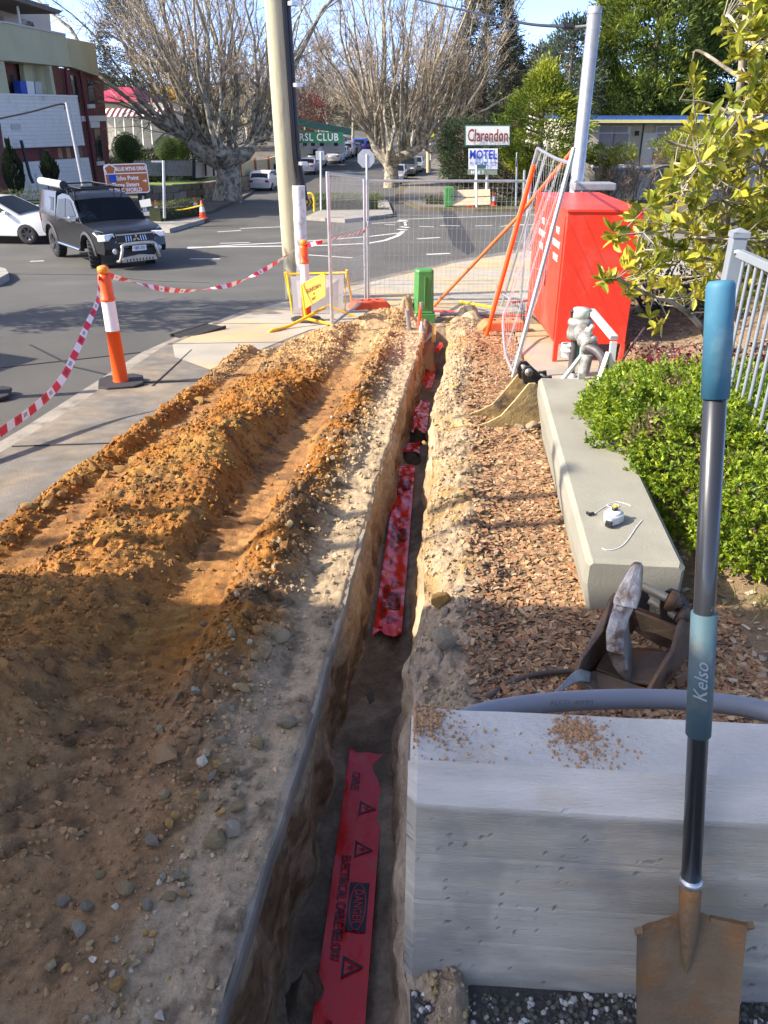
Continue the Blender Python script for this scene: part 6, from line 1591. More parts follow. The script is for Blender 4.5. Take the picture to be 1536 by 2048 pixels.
for sd in (-1, 1):
    for x, st in ((-wx, 0), (wx, -.36)):
        w_ = u_.wheel(x, sd * .78, .405, .27, m_rimd, st, 6)
        mb = MB()
        for k in range(22):
            a = 2 * pi * k / 22; mb.box((cos(a) * .405, 0, sin(a) * .405), (.045, .24, .05), (0, -a, 0))
        mb.build('tread', m_tyre, w_)
        F = arch2(x, .50, 13); G2 = arch2(x, .575, 13)
        mb = MB(); V = [tuple(u_.q(p[0], sd, p[1], .035)) for p in F] + [tuple(u_.q(p[0], sd, p[1], .012)) for p in G2]
        V += [(v[0], v[1] - sd * .10, v[2]) for v in V[:13]]
        mb.add(V, [(i, i + 1, i + 14, i + 13) for i in range(12)] + [(i, i + 1, i + 27, i + 26) for i in range(12)]); mb.build('wheel_arch', m_trim, u_.t)
    MB().tube([(-.92, sd * .93, .46), (.88, sd * .93, .46)], .04, 10).build('side_step', m_chrome, u_.t)
    mr = u_.q(.98, sd, 1.26); MB().box(mr + Vector((.02, sd * .12, .03)), (.12, .22, .17)).build('mirror', m_chrome, u_.t, bevel=.04, seg=3)
    # wrap round headlamp
    mb = MB(); P4 = [(2.53, .60, .80), (2.34, .985, .90), (2.05, 1.0, 1.02), (2.16, .95, 1.10), (2.44, .60, .98)]
    V = [tuple(u_.q(a, sd * b, c_, .03) + Vector((.05, 0, .012))) for a, b, c_ in P4]; mb.add(V, [(0, 1, 2, 3, 4)]); mb.box(u_.q(2.40, sd * .80, .93), (.30, .40, .17), (0, -.12, sd * -.42)); hl = mb.build('headlamp', m_head, u_.t, bevel=.035, seg=3)
    MB().lathe([(0, 0), (.06, 0), (.075, .03), (0, .035)], 14, u_.q(2.60, sd * .72, .60), R=Euler((0, pi / 2, 0)).to_matrix()).build('fog_lamp', m_head, u_.t)
    u_.side([(-.66, 1.17), (-.40, 1.17), (-.40, 1.12), (-.66, 1.12)], 'door_handle', m_chrome, .03, (sd,)); u_.side([(.10, 1.17), (.36, 1.17), (.36, 1.12), (.10, 1.12)], 'door_handle', m_chrome, .03, (sd,))
    u_.side([(-2.64, .92), (-2.64, 1.17), (-2.5, 1.17), (-2.52, .92)], 'tail_lamp', m_tail, .012, (sd,))
# grille with chrome slats and the badge
MB().box(u_.q(2.50, 0, .92) + Vector((.05, 0, -.02)), (.03, 1.02, .20), (0, -.25, 0)).build('grille', m_trim, u_.t)
for z_, w__ in ((.99, 1.06), (.83, .98)): MB().box(u_.q(2.49, 0, z_) + Vector((.075, 0, -.02)), (.03, w__, .035)).build('grille_trim', m_chrome, u_.t, bevel=.006)
for k in range(-6, 7):
    if abs(k) > 1: MB().box(u_.q(2.49, k * .078, .91) + Vector((.075, 0, -.02)), (.03, .022, .14), (k * .03, -.25, 0)).build('grille_slat', m_chrome, u_.t)
bg = u_.q(2.49, 0, .92) + Vector((.105, 0, -.02)); mb = MB()
for a in (pi / 2, pi / 2 + 2 * pi / 3, pi / 2 + 4 * pi / 3):
    d = Vector((0, cos(a), sin(a))) * .058; s_ = Vector((0, -sin(a), cos(a))) * .034; mb.add([tuple(bg), tuple(bg + d + s_), tuple(bg + d * 2), tuple(bg + d - s_)], [(0, 1, 2, 3)])
mb.build('badge', m_chrome, u_.t)
m_bull = M('bull_bar_alloy', (.55, .52, .45), .35, metal=.7, var=.12)
bb = [(2.62, -.56, .34), (2.78, -.54, .38), (2.82, -.47, .62), (2.80, -.38, .76), (2.80, .38, .76), (2.82, .47, .62), (2.78, .54, .38), (2.62, .56, .34)]
MB().tube(spline(bb, 5), .042, 12).build('bull_bar', m_bull, u_.t)
MB().prism([(-.50, .31), (.50, .31), (.46, .44), (.0, .49), (-.46, .44)], 2.70, 2.77, 'yz').build('bash_plate', m_bull, u_.t, bevel=.01)
for k in range(-4, 5): MB().box((2.775, k * .09, .36), (.012, .025, .07)).build('slot', m_trim, u_.t)
MB().box(u_.q(2.6, 0, .62) + Vector((.12, 0, .04)), (.02, .38, .14)).build('number_plate', m_platew, u_.t)
text('1BPL 276', .105, M('plate_print', (.03, .03, .10), .5), u_.t, u_.q(2.6, 0, .62) + Vector((.133, 0, .04)), axes((0, 1, 0), (1, 0, 0)), .001, sx=.72)
MB().box(u_.q(2.58, 0, .56) + Vector((.02, 0, 0)), (.06, 1.1, .16)).build('lower_grille', m_trim, u_.t)
# roof rack with a rolled awning
for x in (-1.9, -.2, .35): MB().tube([(x, -.72, 1.98), (x, .72, 1.98)], .022, 8).build('rack_bar', m_trim, u_.t)
for sd in (-1, 1):
    for x in (-1.9, -.2, .35): MB().bar((x, sd * .66, 1.84), (x, sd * .66, 1.98), .05, .04).build('rack_foot', m_trim, u_.t)
    MB().tube([(-2.3, sd * .55, 2.02), (.65, sd * .55, 2.02)], .02, 8).build('rack_rail', m_trim, u_.t)
MB().tube([(-2.35, -.70, 2.06), (-.35, -.70, 2.06)], .105, 16).build('rolled_awning', M('awning_bag', (.52, .52, .50), .6, var=.1), u_.t)
MB().tube([(-.36, -.70, 2.06), (-.30, -.70, 2.06)], .112, 16).build('awning_cap', m_trim, u_.t)
# dashboard, seats, wheel, and the driver behind the windscreen
MB().box((1.0, 0, 1.10), (.5, 1.4, .16)).build('dashboard', m_trim, u_.t, bevel=.04)
for sd in (-1, 1): MB().box((-.16, sd * .38, 1.24), (.16, .46, .75), (0, -.15, 0)).build('seat', m_trim, u_.t, bevel=.05)
MB().tube([(.68 + .05 * cos(a), -.38 + .18 * sin(a), 1.22 + .17 * cos(a)) for a in np.linspace(0, 2 * pi, 20)], .016, 6).build('steering_wheel', m_trim, u_.t)
Mu = Matrix.LocRotScale(u_.t.location, Euler((0, 0, rz)), Vector((.94, .94, .93)))
drv = thing('person', 'driver in a pale shirt at the wheel of the black utility truck', 'person', Mu @ Vector((0, -.38, .86)), rz)
def skin_figure(name, V, E_, R_, mat, parent):
    me = bpy.data.meshes.new(name); me.from_pydata(V, E_, []); me.materials.append(mat); o = put(name, me, parent)
    o.modifiers.new('skin', 'SKIN').use_smooth_shade = True; o.modifiers.new('smooth', 'SUBSURF').render_levels = 2
    for i, r_ in enumerate(R_): me.skin_vertices[0].data[i].radius = r_
    me.skin_vertices[0].data[0].use_root = True
    return o
FV = [(0, 0, 0), (.01, 0, .18), (.03, 0, .38), (.05, 0, .49), (.08, 0, .56), (.10, 0, .63), (.10, 0, .70), (.04, .18, .40), (.22, .24, .20), (.48, .14, .30), (.57, .11, .35), (.04, -.18, .40), (.22, -.24, .20), (.48, -.14, .30), (.57, -.11, .35), (.2, .10, .0), (.46, .12, .06), (.2, -.10, .0), (.46, -.12, .06)]
FE = [(0, 1), (1, 2), (2, 3), (3, 4), (4, 5), (5, 6), (2, 7), (7, 8), (8, 9), (9, 10), (2, 11), (11, 12), (12, 13), (13, 14), (0, 15), (15, 16), (0, 17), (17, 18)]
FR = [(.14, .11), (.14, .11), (.13, .11), (.055, .055), (.075, .085), (.085, .095), (.06, .07), (.06, .06), (.045, .045), (.035, .035), (.035, .03), (.06, .06), (.045, .045), (.035, .035), (.035, .03), (.08, .08), (.07, .07), (.08, .08), (.07, .07)]
m_skin = M('skin', (.50, .28, .19), .6, var=.05)
skin_figure('body', FV, FE, FR, m_skin, drv)
skin_figure('shirt', FV[:3] + [FV[7], FV[8], FV[11], FV[12]], [(0, 1), (1, 2), (2, 3), (3, 4), (2, 5), (5, 6)], [(.155, .125), (.155, .125), (.145, .125), (.075, .075), (.06, .06), (.075, .075), (.06, .06)], M('pale_shirt', (.62, .60, .56), .8), drv)
MB().lathe([(.0, .115), (.05, .10), (.085, .06), (.095, .0), (.09, -.02)], 14, (.075, 0, .64)).build('hair', M('brown_hair', (.05, .03, .02), .8), drv)
MB().lathe([(.0, .035), (.014, .0), (.016, -.01), (0, -.012)], 8, (.19, 0, .60)).build('nose', m_skin, drv)

# ---- white electric car behind it, cut by the photo edge
ev = Car('electric_car', 'white electric sedan parked behind the black utility truck', 'car', (0, 0, 0), 0, 4.72, 1.86, .93, 1.44, None, .2, .14)
fw = roadpt(66, 489)
ev.t.scale = (.95, .95, .95); ev.t.rotation_euler = (0, 0, radians(-8)); dv_ = Vector((cos(radians(-8)), sin(radians(-8)), 0)); sd_ = Vector((-dv_.y, dv_.x, 0))
ev.t.location = fw - dv_ * 1.45 + sd_ * .8; ev.t.location.z = float(zg(fw.y)) + ROAD
low = [(-2.30, .30), (-2.34, .62), (-2.28, .94), (-1.8, 1.0), (.9, .94), (1.7, .84), (2.15, .70), (2.33, .52), (2.32, .30)]
wx = 1.44
poly = [(-2.30, .30), (-wx - .37, .28)] + arch(-wx, .37)[1:-1] + [(-wx + .37, .26), (wx - .37, .26)] + arch(wx, .37)[1:-1] + [(wx + .38, .28)] + low[::-1][:-1]
ev.shell(poly, 'body', P_WHITE, smooth=30)
gh = [(-1.9, .96), (-1.0, 1.34), (-.3, 1.44), (.2, 1.41), (1.25, .90)]
ev.shell(gh, 'cabin', P_WHITE, ny=(-.95, -.5, 0, .5, .95), smooth=30)
ev.side([(-1.35, 1.02), (-.9, 1.30), (-.3, 1.38), (.18, 1.35), (.95, 1.0)], 'side_window', m_glass, .008)
ev.across((1.2, .93), (.24, 1.39), .86, 'windscreen', m_glass, .014)
for sd in (-1, 1):
    for x in (-wx, wx): ev.wheel(x, sd * .80, .345, .23, m_rimd, 0, 6)
    P4 = [(2.26, .66, .60), (2.06, .98, .66), (1.72, .985, .76), (2.1, .84, .70)]
    MB().add([tuple(ev.q(a, sd * b, c_, .012)) for a, b, c_ in P4], [(0, 1, 2, 3)]).build('headlamp', m_head, ev.t)
    MB().box(ev.q(2.2, sd * .8, .42) + Vector((.03, 0, 0)), (.2, .16, .08)).build('bumper_vent', m_trim, ev.t, bevel=.01)
    MB().box(ev.q(.85, sd, .98) + Vector((0, sd * .1, .03)), (.14, .16, .12)).build('mirror', P_WHITE, ev.t, bevel=.03)
# ================================================================== far side of the junction
m_brick = M('red_brick', (.17, .06, .045), .9, var=.25, scale=9, col2=(.11, .045, .04), c2scale=5, c2lo=.45, c2hi=.6)
m_cream = M('olive_cream_render', (.42, .40, .25), .85, var=.08, scale=.8)
m_board = M('white_weatherboard', (.66, .65, .60), .7, var=.06, scale=3, col2=(.33, .31, .20), c2scale=.8, c2lo=.60, c2hi=.75)
m_maroon = M('maroon_paint', (.12, .02, .025), .6, var=.1)
m_win = M('window_glass', (.02, .028, .035), .08, var=.1, spec=.7)
m_wtrim = M('white_trim', (.68, .67, .62), .6, var=.05)
m_palegrey = M('pale_grey_render', (.45, .44, .42), .85, var=.06)  # pale grey shared by render, cladding, coping and small fittings
m_roof = M('grey_roof', (.13, .12, .11), .8, var=.15)
Q0, Q1 = Vector((-15.9, 33.8, 0)), Vector((-15.3, 45.5, 0)); qd = (Q1 - Q0).normalized(); qn = Vector((qd.y, -qd.x, 0))
def FB(px, py, off=0.0):
    """point of the facade plane (moved out by off) seen at a place in the photograph"""
    d = Vector(ray(px, py)); o = Q0 + qn * off - Vector((0, 0, CAMZ)); t = o.dot(qn) / d.dot(qn); return Vector((0, 0, CAMZ)) + d * t
flats = thing('apartment_building', 'brick and white weatherboard building with olive balconies on the left corner', 'building', FB(120, 390, 0))
def slabpoly(pts, off, th, name, mat, parent=None, bevel=0):
    P = [FB(x, y, off) for x, y in pts]; n_ = -qn * th; k = len(P)
    return MB().add([tuple(p) for p in P] + [tuple(p + n_) for p in P], [tuple(range(k)), tuple(range(k, 2 * k))[::-1]] + [(i, (i + 1) % k, (i + 1) % k + k, i + k) for i in range(k)]).build(name, mat, parent or flats, world=True, bevel=bevel)
slabpoly([(-60, 120), (100, 132), (205, 152), (226, 400), (-60, 420)], -.55, 6, 'wall', m_brick)
slabpoly([(-60, -6), (98, 8), (104, 80), (-60, 60)], -1.6, 4, 'upper_wall', m_palegrey)
slabpoly([(-60, -30), (20, -14), (126, 22), (118, 28), (15, -4), (-60, -18)], .5, 6, 'roof', m_roof)
pr = slabpoly([(-60, 38), (18, 46), (131, 70), (142, 134), (24, 122), (-60, 118)], .55, 1.2, 'parapet', m_cream)
slabpoly([(-60, 36), (18, 43.5), (132, 67), (132, 71), (18, 47), (-60, 40)], .6, .25, 'coping', m_palegrey)
slabpoly([(136, 76), (190, 87), (199, 153), (143, 134)], -.25, .5, 'parapet', m_cream)
for x_ in (43, 62, 82, 104): slabpoly([(x_, 53 + (x_ - 43) * .2), (x_ + .7, 53 + (x_ - 43) * .2), (x_ + 7.7, 126 + (x_ - 43) * .06), (x_ + 7, 126 + (x_ - 43) * .06)], .562, .02, 'panel_joint', m_palegrey)
slabpoly([(-60, 118), (8, 123), (20, 190), (-60, 190)], .5, .3, 'pier', m_cream); slabpoly([(98, 131), (103, 132), (113, 192), (107, 192)], .5, .3, 'pier', m_cream)
slabpoly([(46, 128), (102, 132), (110, 192), (54, 192)], -.2, .2, 'balcony_wall', m_cream)
for pts, mt, nm in (([(40, 162), (52, 162), (56, 188), (43, 188)], M('blue_box', (.01, .06, .38), .5), 'storage_box'), ([(52, 162), (67, 163), (70, 189), (56, 188)], m_wtrim, 'storage_box'), ([(70, 163), (83, 164), (86, 190), (73, 190)], m_palegrey, 'air_conditioner')):
    slabpoly(pts, .1, .3, nm, mt)
slabpoly([(20, 150), (27, 151), (34, 190), (26, 190)], -.53, .05, 'door', m_win)
# weatherboards, one by one
def boards(xl0, yl0, xr0, yr0, xl1, yl1, xr1, yr1, n):
    for k in range(n):
        a, b = k / n, (k + .93) / n
        L0 = (xl0 + (xl1 - xl0) * a, yl0 + (yl1 - yl0) * a); L1 = (xl0 + (xl1 - xl0) * b, yl0 + (yl1 - yl0) * b)
        R0 = (xr0 + (xr1 - xr0) * a, yr0 + (yr1 - yr0) * a); R1 = (xr0 + (xr1 - xr0) * b, yr0 + (yr1 - yr0) * b)
        slabpoly([L0, R0, R1, L1], .62, .06, 'board', m_board)
slabpoly([(-60, 187), (155, 193), (170, 291), (12, 298), (-60, 300)], .585, .5, 'cladding', m_palegrey)
boards(-60, 188, 153, 193.5, -48, 299, 169.5, 291, 13)
slabpoly([(-60, 185), (155, 190.5), (156, 194), (-60, 189)], .68, .5, 'sill_band', m_wtrim)
slabpoly([(-40, 300), (12, 299), (171, 292), (177, 314), (18, 326), (-40, 330)], .3, .4, 'maroon_band', m_maroon)
for x_ in (77, 114, 131, 155): slabpoly([(x_, 298 - (x_ - 77) * .05), (x_ + 8, 297.5 - (x_ - 77) * .05), (x_ + 12, 320 - (x_ - 77) * .08), (x_ + 4, 321 - (x_ - 77) * .08)], .31, .05, 'window', m_win)
slabpoly([(16, 327), (177, 315), (190, 400), (30, 400)], .585, .5, 'cladding', m_palegrey)
boards(16, 327, 177, 315, 28, 395, 189, 380, 8)
slabpoly([(-60, 247), (1, 247), (22, 400), (-60, 410)], 1.0, .8, 'brick_pier', m_brick)
for pts in ([(174, 158), (184, 159), (190, 206), (179, 206)], [(188, 257), (199, 257), (207, 320), (195, 321)], [(140, 150), (152, 152), (160, 205), (150, 206)]):
    w_ = slabpoly(pts, -.52, .05, 'window', m_win)
slabpoly([(177, 209), (190, 208), (191, 216), (178, 217)], -.45, .2, 'sill', m_wtrim); slabpoly([(196, 323), (209, 322), (210, 330), (197, 331)], -.45, .2, 'sill', m_wtrim)
slabpoly([(164, 232), (212, 231), (214, 242), (165, 243)], -.48, .2, 'string_course', m_wtrim); slabpoly([(181, 243), (199, 243), (200, 255), (183, 256)], -.47, .1, 'lintel', m_wtrim)
for a, b in (((131, 135), (137, 190)), ((160, 140), (195, 372))): MB().tube([FB(*a, -.35), FB(*b, -.35)], .09, 8).build('downpipe', m_maroon, flats, world=True)
for pts in ([(42, 38), (66, 44), (70, 55), (44, 49)],): slabpoly(pts, -1.55, .05, 'window', m_win)
slabpoly([(0, 30), (6, 31), (9, 46), (0, 44)], -1.55, .05, 'window', m_win)
for x_ in (34,): MB().tube([FB(34, 8, -.2), FB(41, 50, -.2)], .06, 8).build('post', m_wtrim, flats, world=True)
slabpoly([(23, 248), (41, 248), (43, 259), (24, 259)], .66, .04, 'vent', m_palegrey)
MB().tube([FB(42, 281, .9), FB(60, 352, .9), FB(66, 366, 1.0)], .07, 8).build('waste_pipe', m_trim, flats, world=True)

# ---- small things on that corner
lp_ = thing('light_pole', 'thin grey pole holding a cable in front of the white weatherboards', 'pole', at(168, 378, 31))
MB().tube([at(134, 205, 31), at(168, 378, 31)], .075, 10).build('shaft', m_galv2, lp_, world=True); MB().tube(spline([at(-30, 243, 30.5), at(60, 224, 30.8), at(122, 208, 31), at(130, 220, 31)]), .03, 6).build('cable', m_black, lp_, world=True)
def cone_tree(px, py, Y, h, r, cols_, label, n=1800, seed=1):
    b = at(px, py, Y); o = thing('conifer_shrub', label, 'shrub', b); q = np.random.default_rng(seed)
    z = q.random(n) ** .8; a = q.uniform(0, 2 * pi, n); rr = r * np.sin(np.clip(z * 1.05 + .12, 0, 1) * pi) ** .7 * (.6 + .4 * q.random(n))
    P = np.stack([rr * np.cos(a), rr * np.sin(a), z * h], 1); d = np.stack([np.cos(a) * .4, np.sin(a) * .4, np.ones(n)], 1)
    mesh_leaves('crown', P, d, q.uniform(.15, .3, n), q.uniform(.08, .14, n), np.tile(cols_, (n, 1)) * q.uniform(.6, 1.3, (n, 1)), m_fol, o, r=q)
    MB().tube([(0, 0, -.3), (0, 0, h * .8)], [.07, .02], 6).build('trunk', m_twig, o)
cone_tree(36, 390, 31.5, 1.75, .34, (.03, .045, .02), 'dark columnar conifer against the left end of the weatherboards', seed=3)
cone_tree(104, 366, 32.5, .95, .30, (.03, .045, .02), 'small dark pointed conifer before the lower white boards', 1200, 4)
def hedge(corners, Y0, Y1, h, cols_, label, name='hedge', n=9000, seed=5, leaf=.09, w=1.0, dz=0.0):
    """clipped hedge running between two image points on the ground"""
    a, b = corners; q = np.random.default_rng(seed); d = (b - a); L_ = d.length; d.normalize(); s_ = Vector((-d.y, d.x, 0))
    o = thing(name, label, 'hedge', a)
    u1, u2, u3 = q.random(n) * L_, (q.random(n) - .5) * w, q.random(n) ** .6 * h
    k = (np.abs(u2) > w * .36) | (u3 > h * .8); u1, u2, u3 = u1[k], u2[k], u3[k]
    wob = .08 * fbm(u1 * 1.3, u2 * 2, u3 * 2, seed=seed)
    base = np.array([zg(a.y + d.y * t) - a.z for t in u1]) + dz
    P = np.stack([d.x * u1 + s_.x * u2 * (1 + wob), d.y * u1 + s_.y * u2 * (1 + wob), base + u3 * (1 + wob)], 1)
    nn = q.normal(0, .7, (len(P), 3)) + np.array([0, 0, .4]) + np.outer(np.sign(u2), np.array(s_)) * .6
    mix_ = np.clip(.5 + .6 * fbm(u1 * 3, u2 * 3, u3 * 3, seed=seed + 1), 0, 1)[:, None]
    mesh_leaves('foliage', P, nn, q.uniform(.7, 1.3, len(P)) * leaf, q.uniform(.6, 1, len(P)) * leaf, (np.array(cols_[0]) * (1 - mix_) + np.array(cols_[1]) * mix_) * q.uniform(.7, 1.2, (len(P), 1)), m_fol, o, r=q)
    mb = MB(); c0 = Vector((0, 0, float(zg(a.y)) - a.z + dz)); c1 = d * L_ + Vector((0, 0, float(zg(b.y)) - a.z + dz)); up_ = Vector((0, 0, h * .42))
    mb.bar(c0 + up_ * .9 + d * .3, c1 + up_ * .9 - d * .3, w * .5, h * .66, up=(0, 0, 1)); mb.build('inner_stems', M('hedge_inside', (.022, .03, .012), .95), o)
    return o
OLV = ((.045, .065, .02), (.13, .15, .05))
hedge((Vector((-22, 27.2, -1.9)), Vector((-10.6, 28.6, -1.95))), 0, 0, 1.15, OLV, 'clipped olive hedge along the building behind the white electric car', n=11000, seed=6, w=1.2, dz=.25)
MB_ = MB().box((-16, 26.35, -1.65), (11.5, .25, .75), (0, 0, .12)); tag(MB_.build('planter_wall', M('brown_wall', (.07, .05, .035), .9, var=.2)), 'low brown retaining wall under the olive hedge', 'wall')
ih = gp((304, 452), (400, 437), dz=ROAD); hedge((Vector((*ih[0], float(zg(ih[0][1])))), Vector((*ih[1], float(zg(ih[1][1]))))), 0, 0, .72, ((.05, .07, .025), (.14, .16, .06)), 'clipped hedge on the traffic island behind the black utility truck', n=5000, seed=8, w=1.0, leaf=.07)
i2 = gp((626, 425), (766, 424), dz=ROAD); hedge((Vector((*i2[0], float(zg(i2[0][1])))), Vector((*i2[1], float(zg(i2[1][1]))))), 0, 0, .68, ((.07, .10, .03), (.22, .25, .09)), 'loose pale green hedge on the traffic island seen through the fence', n=8000, seed=9, w=2.2, leaf=.09)
# ---- tourist sign
sg = thing('tourist_sign', 'large brown tourist sign with white lettering and an arrow', 'sign', at(258, 392, 31.5))
m_brown = M('sign_brown', (.42, .13, .035), .45, var=.05)
c0, c1, c2, c3 = at(207, 329, 31.3), at(294, 326, 31.9), at(302, 385, 31.9), at(212, 389, 31.3)
xs_ = (c1 - c0).normalized(); up_ = (c0 - c3).normalized(); nv_ = xs_.cross(up_).normalized()
if nv_.y > 0: nv_ = -nv_
Wd, Hd = (c1 - c0).length, (c0 - c3).length; ctr = (c0 + c1 + c2 + c3) / 4
def rrect(w, h, r_, n=5):
    P = []
    for cx, cy, a0 in ((w / 2 - r_, h / 2 - r_, 0), (-w / 2 + r_, h / 2 - r_, pi / 2), (-w / 2 + r_, -h / 2 + r_, pi), (w / 2 - r_, -h / 2 + r_, 1.5 * pi)):
        for i in range(n): a = a0 + pi / 2 * i / (n - 1); P.append((cx + r_ * cos(a), cy + r_ * sin(a)))
    return P
Rs = axes(xs_, nv_)
def flat(pts, off, name, mat, parent, R_, c_):
    o = MB().prism(pts, 0, .012, 'xy').build(name, mat, parent); o.location = c_ - parent.location + (R_ @ Vector((0, 0, off))); o.rotation_euler = R_.to_euler(); return o
flat(rrect(Wd, Hd, .12), -.012, 'border', m_refl, sg, Rs, ctr); flat(rrect(Wd - .07, Hd - .07, .10), -.006, 'panel', m_brown, sg, Rs, ctr)
flat([(-Wd / 2 + .03, Hd * .165), (Wd / 2 - .03, Hd * .165), (Wd / 2 - .03, Hd * .165 + .035), (-Wd / 2 + .03, Hd * .165 + .035)], .0, 'divider', m_refl, sg, Rs, ctr)
def st(body, x, y, size, mat=None, sx_=1.0, bold=.006): text(body, size, mat or m_refl, sg, ctr - sg.location + Rs @ Vector((x * Wd, y * Hd, .009)), Rs, .001, sx=sx_, bold=bold)
st('BLUE MTNS DRIVE', .13, .325, .175, sx_=.80); st('Echo Point', .0, .02, .21, sx_=.92); st('Three Sisters', -.05, -.20, .20, sx_=.92); st('SCENIC WORLD', -.07, -.385, .20, sx_=.82)
flat([(-.36 * Wd + .24 * cos(a), .325 * Hd + .21 * sin(a)) for a in [pi / 2 + 2 * pi * k / 5 for k in range(5)]], .0, 'shield', m_refl, sg, Rs, ctr); flat([(-.36 * Wd + .19 * cos(a), .325 * Hd + .165 * sin(a)) for a in [pi / 2 + 2 * pi * k / 5 for k in range(5)]], .006, 'shield_face', m_brown, sg, Rs, ctr)
st('BMD', -.36, .32, .13)
flat(rrect(.27, .27, .04), .0, 'info_square', M('info_blue', (.01, .07, .40), .4), sg, Rs, ctr).location += Rs @ Vector((-.33 * Wd, .03 * Hd, 0)); st('i', -.33, .03, .24, None, 1.1)
flat([(.36 * Wd, -.07 * Hd), (.415 * Wd, -.07 * Hd), (.415 * Wd, -.02 * Hd), (.455 * Wd, -.09 * Hd), (.415 * Wd, -.16 * Hd), (.415 * Wd, -.11 * Hd), (.36 * Wd, -.11 * Hd)], .0, 'arrow', m_refl, sg, Rs, ctr)
for px in (222, 286): MB().tube([at(px, 392, 31.7), at(px + 3, 432, 31.7)], .045, 8).build('post', m_galv2, sg, world=True)
lp2 = thing('sign_post', 'thin pale pole with a street blade beside the brown tourist sign', 'pole', at(329, 435, 31))
MB().tube([at(327, 321, 31), at(329, 436, 31)], .055, 10).build('shaft', m_galv, lp2, world=True); MB().box(at(316, 323, 31), (.5, .02, .06)).build('blade', m_galv2, lp2, world=True)
ar = thing('arrow_sign', 'small white arrow board on the island behind the black utility truck', 'sign', at(292, 420, 31))
panel((at(278, 401, 31), at(300, 397, 31), at(303, 412, 31), at(282, 415, 31)), .02, 'board', m_wtrim, ar); MB().tube([at(292, 412, 31.05), at(293, 432, 31.05)], .03, 6).build('post', m_galv2, ar, world=True)
# ---- cones
m_cone = M('cone_orange', (.85, .10, .02), .5, var=.08)
def cone(px, py, label, group='traffic cones', h=.7):
    b = G(px, py, 0); o = thing('traffic_cone', label, 'traffic cone', b, 0, group)
    MB().box((0, 0, .02), (.38, .38, .04)).build('base', m_cone, o, bevel=.01)
    MB().lathe([(.15, .04), (.115, h * .38)], 14).build('lower_cone', m_cone, o); MB().lathe([(.116, h * .38), (.078, h * .68)], 14).build('white_collar', m_refl, o); MB().lathe([(.079, h * .68), (.03, h), (0, h)], 14).build('upper_cone', m_cone, o)
    return o
for px, py, l in ((315, 436, 'traffic cone half hidden at the left end of the island hedge'), (331, 437, 'traffic cone of which only the tip shows over the island hedge'), (393, 428, 'traffic cone behind the right end of the island hedge'), (406, 437, 'largest traffic cone at the right end of the island hedge'),
                  (902, 414, 'traffic cone at the left end of the leaning plywood board'), (940, 413, 'traffic cone in front of the middle of the plywood board'), (986, 412, 'traffic cone at the right end of the plywood board')): cone(px, py, l)
tag(MB().tube(spline([at(331, 419, 33.5), at(360, 420, 33.5), at(395, 413, 33.5), at(405, 410, 33.5)]), .03, 6).build('hazard_tape', M('hazard_yellow', (.75, .50, .02), .5, var=.4, scale=3)), 'yellow hazard tape strung between cones behind the island hedge', 'tape')
tag(MB().tube([at(902, 393, 39), at(940, 395, 39), at(986, 392, 39)], .02, 5).build('cone_tape', m_black), 'dark tape strung between the three cones before the plywood', 'tape')
pw = thing('plywood_board', 'pale plywood board leaning on the far verge behind three cones', 'board', at(942, 410, 41))
panel((at(905, 380, 41.2), at(980, 378, 41.2), at(981, 409, 40.8), at(905, 411, 40.8)), .05, 'sheet', M('pale_plywood', (.55, .43, .27), .8, var=.1), pw)
gd = thing('green_cabinet', 'small green box at the left end of the plywood board', 'box', at(897, 408, 41)); MB().box((0, 0, .35), (.4, .4, .9)).build('body', m_green, gd, bevel=.02)
# ---- road signs seen from behind, chevron, bin
def sign_back(px, py, r_, base, Y, n, label, rot=0):
    b = at(px + 2, base, Y); o = thing('road_sign', label, 'sign', b)
    c_ = at(px, py, Y); R_ = axes((1, 0, 0), (0, -1, 0))
    flat([(r_ * cos(rot + 2 * pi * k / n), r_ * sin(rot + 2 * pi * k / n)) for k in range(n)], 0, 'plate', M('sign_back', (.42, .43, .44), .5, metal=.3), o, R_, c_)
    MB().tube([at(px + 1.5, py - 8, Y + .0), b], .04, 8).build('post', m_wtrim, o, world=True)
sign_back(732, 317, .36, 418, 33.5, 8, 'grey back of an octagonal stop sign on a white post', pi / 8)
sign_back(640, 311, .25, 420, 36, 4, 'small grey back of a square sign behind the slanted fence panel', pi / 4)
cv = thing('chevron_marker', 'yellow hooped marker with a black chevron by the timber pole', 'marker', at(620, 424, 34))
MB().tube([at(611, 424, 34)] + [at(619 + 9 * cos(pi - pi * k / 8), 396 - 9 * sin(pi * k / 8) + (0), 34) for k in range(9)] + [at(629, 424, 34)], .05, 8).build('hoop', m_yellow, cv, world=True)
panel((at(611, 396, 34), at(628, 396, 34), at(628, 412, 34), at(611, 412, 34)), .02, 'board', m_yellow, cv)
for k in (0, 7): panel((at(612 + k, 396, 33.97), at(616 + k, 396, 33.97), at(620 + k, 404, 33.97), at(616 + k, 404, 33.97)), .01, 'chevron', m_black, cv); panel((at(616 + k, 404, 33.97), at(620 + k, 404, 33.97), at(616 + k, 412, 33.97), at(612 + k, 412, 33.97)), .01, 'chevron', m_black, cv)
bn = G(893, 358, 0); bi = thing('wheelie_bin', 'green wheelie bin with a bright red lid on the far footpath', 'bin', bn, .1)
mb = MB(); mb.add([(-.24, -.24, .12), (.24, -.24, .12), (.24, .24, .12), (-.24, .24, .12), (-.3, -.32, .98), (.3, -.32, .98), (.3, .34, .98), (-.3, .34, .98)], [(0, 3, 2, 1), (4, 5, 6, 7), (0, 1, 5, 4), (1, 2, 6, 5), (2, 3, 7, 6), (3, 0, 4, 7)])
